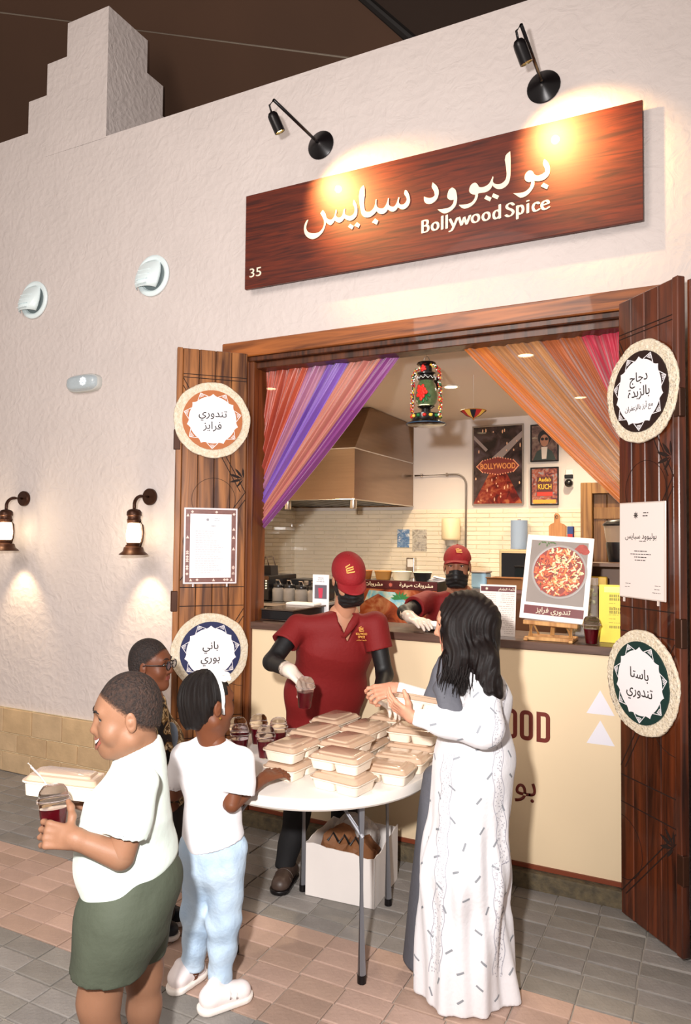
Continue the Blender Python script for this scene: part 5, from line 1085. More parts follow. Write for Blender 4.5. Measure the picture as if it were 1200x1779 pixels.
bm = BM(); lathe(bm, [(.0, TZ-.012), (TR-.03, TZ-.012), (TR-.022, TZ-.045), (TR-.006, TZ-.048), (TR, TZ-.040), (TR, TZ-.012), (TR-.004, TZ-.003), (TR-.010, TZ), (.0, TZ)], (TC[0], TC[1], 0), 96, cap=False); obj('tabletop', bm, tab_m, t, auto=35)
feet = [(-1.2, -1.103), (-1.763, -.576), (-1.343, -.511), (-1.749, -1.158)]
for x, y in feet:
    bm = BM(); tx, ty = x+(TC[0]-x)*.04, y+(TC[1]-y)*.04; tube(bm, [(tx, ty, TZ-.013), (x, y, .03)], .0165, 14); lg = obj('leg', bm, leg_m, t, smooth=False, auto=40)
    bm = BM(); lathe(bm, [(.012, 0.001), (.0175, .003), (.0175, .034), (.0145, .036)], (x, y, 0), 14); obj('foot_cap', bm, black_metal, lg)
for a, b in ((0, 3), (1, 2)):
    bm = BM(); (x0_, y0_), (x1_, y1_) = feet[a], feet[b]; tube(bm, [(x0_, y0_, .55), (x1_, y1_, .55)], .009, 8) if a == 1 else tube(bm, [(x0_*.96+TC[0]*.04, y0_*.96+TC[1]*.04, .715), (x1_*.96+TC[0]*.04, y1_*.96+TC[1]*.04, .715)], .009, 8); obj('cross_tube', bm, leg_m, t)
    for (x, y), (ox, oy) in (((x0_, y0_), (x1_, y1_)), ((x1_, y1_), (x0_, y0_))):
        if a == 1: continue
        bm = BM(); d = Vector((ox-x, oy-y, 0)).normalized(); tube(bm, [Vector((x, y, .55)), Vector((x, y, .715))+d*.13], .008, 8); obj('brace', bm, leg_m, t)

pulp = mat('moulded_pulp', '#ecdcc8', .6, bump=.12, bscale=150); lidm = mat('box_lid', '#c6a88f', .2, coat=.8, var=.06, vscale=12)
def make_box():
    r = thing('food_box', '-', 'food box')
    bm = BM()
    for s in (-1, 1): rloft(bm, [(.040, .056, .016, 0), (.046, .063, .016, .002), (.052, .071, .014, .040)], s*.053, 0)
    rloft(bm, [(.104, .072, .018, .036), (.106, .074, .018, .040), (.112, .080, .020, .041), (.112, .080, .020, .0445), (.106, .074, .018, .045)]); obj('tray', bm, pulp, r, auto=45, local=True)
    bm = BM(); rloft(bm, [(.111, .079, .020, .0455), (.112, .080, .020, .047), (.106, .074, .018, .0475), (.098, .066, .018, .060), (.092, .060, .016, .0615), (.080, .050, .012, .062), (.077, .047, .012, .067), (.074, .044, .010, .068)]); obj('lid', bm, lidm, r, auto=35, local=True)
    return r
proto_box = make_box(); first = True
BX = [(-1.525, -1.085, 0, 84, 'food box at the front left of the stacks, lower of two, under the girl\'s hand'), (-1.528, -1.085, 1, 86, 'food box gripped by the girl, on top at the front left of the stacks'),
      (-1.265, -1.145, 0, -8, 'lower food box of the front centre stack, nearest the table edge'), (-1.285, -1.125, 1, -3, 'top food box of the front centre stack'),
      (-1.165, -.965, 0, 2, 'single food box at the right front near the table edge'), (-1.16, -.80, 0, 3, 'food box directly behind the right front one'),
      (-1.558, -.85, 0, 86, 'lower food box, middle of the left column'), (-1.555, -.85, 1, 85, 'top food box, middle of the left column'),
      (-1.365, -.925, 0, 86, 'lower food box behind the front centre stack'), (-1.36, -.93, 1, 84, 'top food box just behind the front centre stack'),
      (-1.382, -.695, 0, 87, 'lower food box, middle of the centre column'), (-1.385, -.69, 1, 85, 'top food box, middle of the centre column'),
      (-1.578, -.615, 0, 86, 'lower food box at the back of the left column'), (-1.578, -.612, 1, 84, 'top food box at the back left, nearest the red shirted worker'),
      (-1.178, -.625, 0, 2, 'lower food box at the back right beside the woman'), (-1.175, -.62, 1, 3, 'top food box of the back right stack beside the woman'),
      (-1.34, -.465, 0, 8, 'lower food box at the far back edge of the table'), (-1.335, -.46, 1, 3, 'top food box at the far back edge under the outstretched hands')]
for x, y, lv, rot, lb in BX:
    b = proto_box if first else copy_tree(proto_box); first = False
    b.location = (x, y, TZ+.0005+lv*.0685); b.rotation_euler = (0, 0, R_(rot)); b['label'] = lb; b['group'] = 'food boxes on the round table'
def held_box(loc, rot, lb):
    b = copy_tree(proto_box); b.location = loc; b.rotation_euler = rot; b['label'] = lb; b['group'] = 'food boxes held in hands'; return b

# drinks
thin = mat('thin_plastic', '#fff8f6', .03, trans=1, ior=1.08); drink = mat('red_drink', '#5a0616', .12, coat=.4)
def make_cup():
    r = thing('drink_cup', '-', 'cup')
    bm = BM(); lathe(bm, [(.001, .001), (.027, .001), (.0285, .004), (.0395, .088), (.041, .092), (.0425, .093), (.042, .095)], seg=28, cap=False); obj('cup_wall', bm, thin, r, smooth=True, local=True)
    bm = BM(); lathe(bm, [(.001, .003), (.0265, .003), (.0365, .074), (.001, .0742)], seg=28, cap=False); obj('red_drink', bm, drink, r, auto=40, local=True)
    bm = BM(); lathe(bm, [(.044, .091), (.0445, .097), (.041, .099), (.040, .108), (.036, .122), (.027, .133), (.014, .136), (.012, .134)], seg=28, cap=False); obj('dome_lid', bm, thin, r, smooth=True, local=True)
    bm = BM(); tube(bm, [(.0435*math.cos(R_(15*k)), .0435*math.sin(R_(15*k)), .096) for k in range(24)], .0012, 5, closed=True); tube(bm, [(.013*math.cos(R_(30*k)), .013*math.sin(R_(30*k)), .135) for k in range(12)], .001, 5, closed=True); obj('lid_rim', bm, mat('rim_clear', '#f3e6e6', .1, alpha=.45, coat=1), r, local=True)
    return r
proto_cup = make_cup(); first = True
for x, y, lb in ((-1.745, -.955, 'front cup of red drink with dome lid, on the table left of the boxes'), (-1.775, -.80, 'rear right cup of red drink in the table cluster'), (-1.89, -.79, 'rear left cup of red drink in the table cluster'), (-1.94, -.885, 'leftmost cup with dome lid, half behind the girl'), (-1.86, -.985, 'cup low at the front of the cluster beside the girl\'s shoulder')):
    c = proto_cup if first else copy_tree(proto_cup); first = False; c.location = (x, y, TZ+.0005); c['label'] = lb; c['group'] = 'red drinks on the table'
def cup_at(loc, rot, lb, group='red drinks held or apart'):
    c = copy_tree(proto_cup); c.location = loc; c.rotation_euler = rot; c['label'] = lb; c['group'] = group; return c
cup_at((-.512, .055, 1.2005), (0, 0, 0), 'small cup of dark red drink on the counter beside the yellow card')

# carton under the table
t = thing('carton', 'open white cardboard carton with brown paper and plastic inside, under the table', 'box', (-1.6, -.45, 0))
cw = mat('carton_white', '#e9e1dc', .7, var=.05, vscale=5); rotb = Matrix.Rotation(R_(4), 4, 'Z'); CO = Vector((-1.57, -.425, 0)); cxs, cys, ch_ = .175, .165, .255
def wallp(a, b, h0, h1, seed):
    bm = BM(); r = random.Random(seed); n = 10; a = Vector(a); b = Vector(b); d = (b-a).normalized(); nn = Vector((-d.y, d.x, 0))*.002; P = []
    top = [h0+(h1-h0)*k/n+r.uniform(-.006, .006) for k in range(n+1)]
    for s in (1, -1): P.append(([bm.verts.new(a.lerp(b, k/n)+nn*s+Vector((0, 0, .002))) for k in range(n+1)], [bm.verts.new(a.lerp(b, k/n)+nn*s+Vector((0, 0, top[k]))) for k in range(n+1)]))
    (l0, t0), (l1, t1) = P
    for k in range(n):
        bm.faces.new((l0[k], l0[k+1], t0[k+1], t0[k])); bm.faces.new((l1[k+1], l1[k], t1[k], t1[k+1])); bm.faces.new((t0[k], t0[k+1], t1[k+1], t1[k]))
    bmesh.ops.transform(bm, matrix=Matrix.Translation(CO) @ rotb, verts=bm.verts); obj('side', bm, cw, t)
wallp((-cxs, -cys, 0), (cxs, -cys, 0), .25, .225, 1); wallp((cxs, -cys, 0), (cxs, cys, 0), .225, .27, 2); wallp((cxs, cys, 0), (-cxs, cys, 0), .26, .25, 3); wallp((-cxs, cys, 0), (-cxs, -cys, 0), .26, .25, 4)
bm = BM(); box2(bm, (-cxs, -cys, .001), (cxs, cys, .006)); bmesh.ops.transform(bm, matrix=Matrix.Translation(CO) @ rotb, verts=bm.verts); obj('bottom', bm, cw, t)
def crumple(name, c, s, m, seed, amp=.03):
    bm = BM(); q = bmesh.ops.create_icosphere(bm, subdivisions=3, radius=1); r = random.Random(seed); from mathutils import noise
    for v in bm.verts:
        n = noise.noise(v.co*1.7+Vector((seed, 0, 0)))*.5+abs(noise.noise(v.co*4+Vector((0, seed, 0))))*.35; v.co *= 1+n*.6; v.co = Vector((v.co.x*s[0], v.co.y*s[1], v.co.z*s[2]))+Vector(c)
    return obj(name, bm, m, t)
kraft = mat('kraft_paper', '#8a5a38', .7, var=.25, vscale=14)
crumple('kraft_paper', (-1.65, -.42, .17), (.10, .11, .10), kraft, 3); crumple('kraft_paper', (-1.52, -.44, .16), (.09, .10, .085), kraft, 8); crumple('plastic_wrap', (-1.60, -.33, .22), (.11, .06, .09), mat('clear_wrap', '#d8d0ca', .12, alpha=.5, coat=.8), 5)
for k in range(3):
    bm = BM(); x = -1.66+.06*k; tube(bm, [(x, -.52, .24), (x+.02, -.50, .275), (x+.05, -.50, .235)], .006, 6); obj('black_clip', bm, black_metal, t)
# ================================================================ FIGURES: distance-field modelling
def at(px, py, d):
    """world point seen at a photo pixel, d metres in front of the camera plane"""
    m = SC.camera.matrix_world; return m @ Vector(((px-600)/1256.545*d, -(py-889.5)/1256.545*d, -d))
IL = Vector((-.8943, -.4474, 0)); FW = Vector((-.4474, .8943, 0)); UP = Vector((0, 0, 1))    # photo-left, away, up
def ground(px, py):
    m = SC.camera.matrix_world; o = m.translation; d = m.to_3x3() @ Vector(((px-600)/1256.545, -(py-889.5)/1256.545, -1)); return o+d*(-o.z/d.z)
def V3(v): return np.array(v, dtype=np.float64)
def smin(a, b, k):
    if k <= 0: return np.minimum(a, b)
    h = np.clip(.5+.5*(b-a)/k, 0, 1); return b*(1-h)+a*h-k*h*(1-h)
def smax(a, b, k): return -smin(-a, -b, k)
class Field:
    def __init__(s): s.g = [[]]; s.gk = [0]; s.clips = []; s.disp = None
    def group(s, k=.01): s.g.append([]); s.gk.append(k); return s
    def _add(s, f, c, r, k, sub): s.g[-1].append((f, V3(c), r, k, sub)); return s
    def cone(s, a, b, ra, rb=None, k=.02, flat=None, sub=False):
        a, b = V3(a), V3(b); rb = ra if rb is None else rb; L = max(1e-6, np.linalg.norm(b-a))
        fx = None
        if flat is not None: fx, fs = V3(flat[0]), flat[1]; fx = fx/np.linalg.norm(fx)
        mid = (a+b)/2; R = L/2+max(ra, rb)*(fs if fx is not None and fs > 1 else 1)
        ax = (b-a)/L
        def f(P):
            Q = P-a
            if fx is not None: w = Q@fx-(Q@ax)*(ax@fx); Q = Q-np.outer(w*(1-1/fs), fx)
            t = np.clip(Q@ax/L, 0, 1); D = Q-np.outer(t*L, ax); return np.sqrt((D*D).sum(1))-(ra+(rb-ra)*t)
        return s._add(f, mid, R, k, sub)
    def ell(s, c, r, M=None, k=.02, sub=False):
        c, r = V3(c), V3(r); M = np.eye(3) if M is None else np.array(M)
        def f(P):
            Q = (P-c)@M; n = np.sqrt(((Q/r)**2).sum(1)); g = np.sqrt(((Q/r**2)**2).sum(1))+1e-9; return n*(n-1)/g
        return s._add(f, c, r.max(), k, sub)
    def fn(s, f, c, R, k=0, sub=False): return s._add(f, c, R, k, sub)
    def clip(s, p, n, k=.0): s.clips.append((V3(p), V3(n)/np.linalg.norm(V3(n)), k)); return s
    def ev(s, P, ctr=None, hd=0):
        tot = None
        for items, gk in zip(s.g, s.gk):
            d = None
            for f, c, r, k, sub in items:
                if ctr is not None and np.linalg.norm(c-ctr)-r > hd+.06+k: continue
                v = f(P)
                if sub: d = v*0+1 if d is None else d; d = smax(d, -v, k)
                else: d = v if d is None else smin(d, v, k)
            if d is not None: tot = d if tot is None else smin(tot, d, gk)
        if tot is None: return np.full(len(P), .5)
        if s.disp is not None: tot = tot+s.disp(P)
        for p, n, k in s.clips: tot = smax(tot, (P-p)@n, k)
        return tot
    def mesh(s, h):
        B = 10; lo = np.min([c-r for g in s.g for f, c, r, k, sub in g if not sub], axis=0)-2*h; hi = np.max([c+r for g in s.g for f, c, r, k, sub in g if not sub], axis=0)+2*h
        for p, n, k in s.clips:
            for a in range(3):
                if abs(n[a]) > .999:
                    if n[a] > 0: hi[a] = min(hi[a], p[a]+3*h)
                    else: lo[a] = max(lo[a], p[a]-3*h)
        nb = np.ceil((hi-lo)/(h*B)).astype(int); N = nb*B; val = np.empty(N+0, dtype=np.float32); hd = h*B*.87
        idx = np.stack(np.meshgrid(*[np.arange(n) for n in nb], indexing='ij'), -1).reshape(-1, 3); cen = lo+(idx+.5)*B*h-.5*h
        cd = s.ev(cen); off = np.stack(np.meshgrid(*[np.arange(B)]*3, indexing='ij'), -1).reshape(-1, 3)*h
        for i, c, d in zip(idx, cen, cd):
            sl = tuple(slice(j*B, j*B+B) for j in i)
            if abs(d) > hd*1.35+.012: val[sl] = .05 if d > 0 else -.05
            else: val[sl] = s.ev(lo+i*B*h+off, c, hd).reshape(B, B, B)
        return nets(val, lo, h)
def nets(val, lo, h):
    ins = val < 0; nx, ny, nz = val.shape
    cnt = sum(ins[i:nx-1+i, j:ny-1+j, k:nz-1+k].astype(np.int8) for i in (0, 1) for j in (0, 1) for k in (0, 1))
    cells = np.argwhere((cnt > 0) & (cnt < 8)); vid = -np.ones((nx-1, ny-1, nz-1), np.int64); vid[tuple(cells.T)] = np.arange(len(cells))
    acc = np.zeros((len(cells), 3)); n = np.zeros(len(cells))
    for ax in range(3):
        for u in (0, 1):
            for v in (0, 1):
                o = [0, 0, 0]; o[(ax+1) % 3] = u; o[(ax+2) % 3] = v; o = np.array(o); e = np.eye(3, dtype=int)[ax]
                a = val[tuple((cells+o).T)].astype(float); b = val[tuple((cells+o+e).T)].astype(float); m = (a < 0) != (b < 0); t = np.where(m, a/np.where(m, a-b, 1), 0)
                acc += np.where(m[:, None], o+e*t[:, None], 0); n += m
    verts = lo+(cells+acc/n[:, None])*h; faces = []
    for ax in range(3):
        e = np.eye(3, dtype=int)[ax]; b1 = np.eye(3, dtype=int)[(ax+1) % 3]; b2 = np.eye(3, dtype=int)[(ax+2) % 3]
        sl0 = [slice(0, m) for m in val.shape]; sl1 = list(sl0); sl0[ax] = slice(0, val.shape[ax]-1); sl1[ax] = slice(1, None)
        A, Bv = ins[tuple(sl0)], ins[tuple(sl1)]; ed = np.argwhere(A != Bv)
        ok = (ed[:, (ax+1) % 3] > 0) & (ed[:, (ax+2) % 3] > 0) & (ed[:, (ax+1) % 3] < val.shape[(ax+1) % 3]-1) & (ed[:, (ax+2) % 3] < val.shape[(ax+2) % 3]-1); ed = ed[ok]
        q = np.stack([vid[tuple((ed-b1-b2).T)], vid[tuple((ed-b2).T)], vid[tuple(ed.T)], vid[tuple((ed-b1).T)]], 1); fl_ = ~A[tuple(ed.T)]
        q[fl_] = q[fl_][:, ::-1]; faces.append(q)
    F = np.concatenate(faces); F = F[(F >= 0).all(1)]; return verts, F
def np_mesh(name, parts, mats, parent, matfn=None):
    """parts: list of (verts, faces); one continuous skin"""
    vs, fs, o = [], [], 0
    for v, f in parts: vs.append(v); fs.append(f+o); o += len(v)
    v = np.concatenate(vs)-np.array(wloc(parent)); f = np.concatenate(fs); me = bpy.data.meshes.new(name)
    me.vertices.add(len(v)); me.vertices.foreach_set('co', v.astype(np.float32).ravel()); me.loops.add(f.size); me.loops.foreach_set('vertex_index', f.astype(np.int32).ravel())
    me.polygons.add(len(f)); me.polygons.foreach_set('loop_start', np.arange(0, f.size, 4, dtype=np.int32)); me.polygons.foreach_set('loop_total', np.full(len(f), 4, dtype=np.int32))
    if matfn is not None: c = (v[f].mean(1)+np.array(wloc(parent))); me.polygons.foreach_set('material_index', matfn(c).astype(np.int32))
    me.update(calc_edges=True); me.validate(); me.shade_smooth()
    for m in (mats if isinstance(mats, (list, tuple)) else [mats]): me.materials.append(m)
    ob = bpy.data.objects.new(name, me); C.objects.link(ob); ob.parent = parent; return ob
def frame3(f, u):
    f = Vector(f).normalized(); x = f.cross(Vector(u)).normalized(); z = x.cross(f).normalized(); return Matrix((x, f, z)).transposed()      # columns: right, forward, up
class Head:
    def __init__(s, c, f, u, k, sy=1): s.c = Vector(c); s.M = frame3(f, u); s.k = k; s.sy = sy
    def p(s, x, y, z): return s.c+s.M @ (Vector((x, y*s.sy, z))*s.k)
    def loc(s, P): return ((P-V3(s.c))@np.array(s.M))/s.k/np.array([1, s.sy, 1])
    def E(s, F, c, r, **q): F.ell(s.p(*c), (r[0]*s.k, r[1]*s.k*s.sy, r[2]*s.k), s.M, **q)
def add_head(F, H, mouth='closed', fat=0, neck=None, nr=.052, ears=True):
    k = H.k; M = H.M; E = lambda c, r, **q: H.E(F, c, r, **q); Cn = lambda a, b, ra, rb, **q: F.cone(H.p(*a), H.p(*b), ra*k, rb*k, **q)
    E((0, -.014, .036), (.073, .092, .083), k=0); E((0, .030, .020), (.062, .066, .062), k=.03*k); E((0, .034, -.036), (.055+fat, .056, .070), k=.03*k)
    Cn((-.044-fat, .0, -.058), (0, .066, -.088), .020+fat*.5, .018, k=.03*k); Cn((.044+fat, .0, -.058), (0, .066, -.088), .020+fat*.5, .018, k=.03*k)
    E((.037, .062, -.026), (.022+fat, .020+fat*.6, .022), k=.025*k); E((-.037, .062, -.026), (.022+fat, .020+fat*.6, .022), k=.025*k)
    Cn((-.034, .078, .030), (.034, .078, .030), .011, .011, k=.018*k)
    E((.031, .098, .012), (.017, .014, .011), k=.014*k, sub=True); E((-.031, .098, .012), (.017, .014, .011), k=.014*k, sub=True)
    Cn((0, .086, .016), (0, .103, -.022), .0075, .0125, k=.012*k); E((.0125, .094, -.026), (.009, .010, .008), k=.008*k); E((-.0125, .094, -.026), (.009, .010, .008), k=.008*k)
    for s in (-1, 1): E((s*.031, .0755, .0195), (.0165, .0125, .0085), k=.005*k); E((s*.031, .0745, .0035), (.0155, .0115, .0065), k=.005*k)
    if mouth == 'open':
        E((0, .080, -.058), (.036, .022, .028), k=.02*k); E((.044, .058, -.036), (.018, .018, .020), k=.02*k); E((-.044, .058, -.036), (.018, .018, .020), k=.02*k)
    else:
        Cn((-.018, .085, -.047), (.018, .085, -.047), .0075, .0075, k=.01*k); Cn((-.014, .085, -.058), (.014, .085, -.058), .0085, .0085, k=.008*k); Cn((-.02, .099, -.0525), (.02, .099, -.0525), .0022, .0022, k=.004*k, sub=True)
    if ears:
        for s in (-1, 1):
            E((s*.077, -.004, -.004), (.007, .017, .029), k=.008*k); E((s*.085, .0, -.002), (.007, .010, .018), k=.006*k, sub=True); E((s*.079, -.002, -.004), (.005, .008, .010), k=.004*k)
    if neck is not None: F.cone(H.p(0, -.018, -.05), neck, nr*k, nr*k*1.08, k=.03*k)
def eyes(H, parent, iris, closed=0):
    for s in (-1, 1):
        bm = BM(); ball(bm, H.p(s*.031, .0735, .0115), .0125*H.k, u=14, v=10); o = obj('eye', bm, mat('eye_white', '#e9e2dc', .15, coat=.5), parent, smooth=True)
        bm = BM(); ball(bm, H.p(s*.031, .0808, .0105), (.0064*H.k,)*3, u=12, v=8); obj('iris', bm, iris, o, smooth=True)
        bm = BM(); P = [H.p(s*.031+.0145*math.cos(R_(a)), .0825+.0045*math.sin(R_(a)), .0115+.0050*math.sin(R_(a))) for a in range(0, 181, 30)]; tube(bm, P, .0022*H.k, 6); obj('eyelash', bm, mat('lash', '#140c0a', .7), parent, smooth=True)
def face_hits(H, o):
    b = BVHTree.FromPolygons([v.co+wloc(o.parent) for v in o.data.vertices], [p.vertices[:] for p in o.data.polygons]); d = H.M @ Vector((0, -1, 0))
    def hit(x, z, off=.001):
        h = b.ray_cast(H.p(x, .16, z), d); return (h[0]+h[1]*off*H.k) if h[0] is not None else H.p(x, .08, z)
    return hit
def brows(H, parent, m, z=.034, o=None):
    hit = face_hits(H, o) if o is not None else (lambda x, z_, off=0: H.p(x, .0905-.9*max(0, abs(x)-.03), z_))
    for s in (-1, 1): bm = BM(); tube(bm, [hit(s*.012, z), hit(s*.022, z+.005), hit(s*.034, z+.006), hit(s*.046, z+.001)], [.0025*H.k, .0034*H.k, .0030*H.k, .0012*H.k], 6); obj('eyebrow', bm, m, parent, smooth=True)
def laugh(H, parent, o):
    """open smiling mouth laid on the face: dark gap, row of upper teeth, tongue and lips"""
    hit = face_hits(H, o); n = 18; us = [-1+2*k/n for k in range(n+1)]; zu = lambda u: -.047+.011*u*u; zl = lambda u: -.074+.036*u*u; X = .041
    def band(name, f0, f1, off, m):
        bm = BM(); rows_ = [[bm.verts.new(hit(X*u, f0(u)+(f1(u)-f0(u))*t, off)) for t in (0, .5, 1)] for u in us]
        for a, b in zip(rows_, rows_[1:]):
            for k in range(2): bm.faces.new((a[k], b[k], b[k+1], a[k+1]))
        return obj(name, bm, m, parent, smooth=True)
    band('mouth_opening', zu, zl, .0012, mat('mouth_inside', '#3a1210', .5)); band('teeth', lambda u: zu(u)-.0005, lambda u: zu(u)+(zl(u)-zu(u))*.48, .0026, mat('teeth', '#f7f2ea', .2, coat=.5)); band('tongue', lambda u: zu(u*.8)+(zl(u*.8)-zu(u*.8))*.68, lambda u: zl(u*.8)+.001, .0020, mat('tongue', '#a04c46', .4))
    for f, r in ((zu, .0030), (zl, .0042)): bm = BM(); tube(bm, [hit(X*1.02*u, f(u), .001) for u in us], [r*H.k*(1-.75*u**4) for u in us], 7); obj('lip', bm, mat('lips_boy', '#8a5243', .4), parent, smooth=True)
def add_hand(F, w, f, back, k, curls, side, spread=.12, thumb=(.5, .55, .15), r0=.0088, kk=.006, fk=None):
    """w wrist, f finger direction, back = back-of-hand normal, side=+1: thumb towards +x of (f x back)"""
    f = Vector(f).normalized(); x = f.cross(Vector(back)).normalized(); z = x.cross(f).normalized(); L = lambda a, b, c: Vector(w)+(x*a+f*b+z*c)*k
    for i in range(4): F.cone(L(-.022*side+.0147*side*i, .012, 0), L((-.031+.0207*i)*side, .084-(.006 if i == 0 else 0), 0), .0125*k, .0108*k, k=.010*k)
    F.cone(L(0, -.01, 0), L(0, .03, 0), .021*k, .018*k, k=.02*k, flat=(x, 1.25))
    tips = []
    for i, ln in enumerate((.060, .074, .080, .070)):          # little, ring, middle, index
        c = curls[i] if isinstance(curls, (list, tuple)) else curls; a = 0; p = L((-.031+.0207*i)*side, .084-(.006 if i == 0 else 0), 0); sp = (i-1.5)*spread*side
        for j, (fr, cc) in enumerate(((.46, .8), (.30, 1.15), (.24, .9))):
            a += c*cc; d = (f*math.cos(a)-z*math.sin(a)+x*sp*(1 if j == 0 else .5)).normalized(); q = p+d*ln*fr*k; F.cone(p, q, (r0-.0008*j)*k, (r0-.0008*(j+1))*k, k=kk*k if j else .008*k); p = q
        tips.append(p)
    d = (x*thumb[0]*side*1.6+f*thumb[1]-z*thumb[2]).normalized(); p = L(.024*side, .018, -.004)
    for j, ln in enumerate((.036, .032, .024)):
        q = p+d*ln*k; F.cone(p, q, (.0135-.0018*j)*k, (.0115-.0014*j)*k, k=.010*k); p = q; d = (d+f*.38-z*thumb[2]*.5).normalized()
    return tips
def folds(amp, f1=26, d1=(.3, .2, 1), d2=(1, .5, -.4), ph=0):
    d1 = V3(d1)/np.linalg.norm(d1); d2 = V3(d2)/np.linalg.norm(d2)
    def g(P):
        a = P@d1*f1; b = P@d2*f1; return amp*(np.sin(a+1.6*np.sin(b*.6+ph)+ph)*.6+np.sin(b*1.3+1.2*np.sin(a*.5)+ph*2)*.4)
    return g
def skin(name, c, c2=None): return mat(name, c, .5, var=.10, vscale=14, sss=.12, bump=.05, bscale=180, spec=.3)
HH, HL = .0034, .0028        # face and hand resolution
def shoe(parent, heel, toe, m, sole, hgt=.075, w=.036, ank=None, name='shoe'):
    heel, toe = Vector(heel), Vector(toe); heel.z = toe.z = 0; d = (toe-heel); L = d.length; d.normalize(); x = d.cross(UP)
    F = Field(); P = lambda a, b, c: heel+d*(a*L)+x*b+UP*c
    F.cone(P(.16, 0, .048), P(.82, 0, .036), w*.95, w*.95, flat=(UP, .9), k=.02); F.cone(P(.18, 0, .05), P(.24, 0, hgt*.86), w*.85, w*.66, k=.02); F.cone(P(.35, 0, .06), P(.75, 0, .035), w*.7, w*.7, k=.02); F.clip(P(0, 0, .014), (0, 0, -1))
    o = np_mesh(name, [F.mesh(.005)], m, parent)
    G = Field(); G.cone(P(.14, 0, .02), P(.84, 0, .02), w*1.08, w*1.08, k=.01); G.clip(P(0, 0, .024), (0, 0, 1)); G.clip(P(0, 0, .001), (0, 0, -1)); np_mesh('sole', [G.mesh(.005)], sole, o)
    for q in (.52, .66):
        bm = BM(); tube(bm, [P(q, w*1.03*math.cos(R_(a)), .036-.05*(q-.5)+w*1.08*math.sin(R_(a))) for a in range(10, 171, 20)], .0085, 6, flat=.35); obj('shoe_strap', bm, m, o, smooth=True)
    return o
def short_hair(parent, H, m, low=-.02, front=.062, thick=.0045, h=.004):
    F = Field(); t = thick; H.E(F, (0, -.015, .037), (.074+t, .093+t, .084+t)); H.E(F, (0, -.04, -.01), (.066+t, .060+t, .07), k=.03*H.k)
    def cut(P):
        q = H.loc(P); x, y, z = np.abs(q[:, 0]), q[:, 1], q[:, 2]
        a = (y-.052-.25*(z-front))*.85*H.k                                   # temple / forehead edge
        line = np.where(z > front+.0, -1, 1)
        fr = np.maximum(y-.028-np.clip((z-.03)*1.15, -.02, .09), 0*y-1)*.7
        lo_ = (low-z-.35*np.clip(-y, 0, .1)+.05*np.clip((y+.03)*12, 0, 1))*.8
        return np.maximum(fr, lo_)*H.k
    F.disp = None; base = F.ev
    c = V3(H.c); F.fn(lambda P: -cut(P), c, .13*H.k, k=0, sub=True); F.disp = lambda P: -.0030*H.k*np.clip(1+cut(P)/.022, 0, 1)
    o = np_mesh('hair', [F.mesh(h)], m, parent); me = o.data; co = np.empty(len(me.vertices)*3, np.float32); me.vertices.foreach_get('co', co)
    at_ = me.attributes.new('edge', 'FLOAT', 'POINT'); at_.data.foreach_set('value', np.clip(-cut(co.reshape(-1, 3)+np.array(wloc(parent)))/.024, 0, 1).astype(np.float32)); return o
def fading(m, lo, hi):
    nt = m.node_tree; N = nt.nodes; L = nt.links; a = N.new('ShaderNodeAttribute'); a.attribute_name = 'edge'; nz = N.new('ShaderNodeTexNoise'); nz.inputs['Scale'].default_value = 240; tc = N.new('ShaderNodeTexCoord'); L.new(tc.outputs['Object'], nz.inputs['Vector'])
    ad = N.new('ShaderNodeMath'); ad.operation = 'ADD'; L.new(a.outputs['Fac'], ad.inputs[0]); L.new(nz.outputs['Fac'], ad.inputs[1]); mr = N.new('ShaderNodeMapRange'); mr.inputs['From Min'].default_value = lo; mr.inputs['From Max'].default_value = hi; L.new(ad.outputs[0], mr.inputs['Value']); L.new(mr.outputs[0], N['Principled BSDF'].inputs['Alpha'])
hair_fade = mat('hair_fade', '#120c0a', .8, color2='#38251c', vscale=110, bump=.8, bscale=160)
brow_m = mat('brow_hair', '#140d0b', .8, bump=.4, bscale=160)
hair_dark = mat('hair_dark', '#120c0b', .7, color2='#2a1c17', vscale=120, bump=.8, bscale=160)
fading(hair_fade, .4, 1.2); fading(hair_dark, .45, 1.1)
lipm = mat('lips_dark', '#7a4038', .35); lipl = mat('lips_light', '#b5685c', .35)
def polo_collar(parent, pts, r, m, name='collar'):
    bm = BM(); tube(bm, pts, r, 8, closed=False); return obj(name, bm, m, parent, smooth=True)
def person(label, loc): return thing('person', label, 'person', (loc[0], loc[1], 0))
def facemat(H, n_lip=1, opened=False):
    def f(c):
        q = H.loc(c); m = np.zeros(len(c), int)
        lip = (np.abs(q[:, 0]) < .024) & (q[:, 1] > .078) & (np.abs(q[:, 2]+.053) < .0135-.25*np.abs(q[:, 0])); m[lip] = n_lip; return m
    return f
sz = lambda w: w

def sleeve_cut(F, s, e, t, R=.10, rin=0):
    p = V3(s.lerp(e, t)); n = V3((e-s).normalized())
    def f(P):
        Q = P-p; a = Q@n; r = np.sqrt(np.maximum(0, (Q*Q).sum(1)-a*a)); v = np.maximum(-a, r-R)
        return np.minimum(v, np.maximum(-a-.022, r-rin)) if rin else v
    F.fn(f, p+n*.05, .18, k=.0, sub=True)
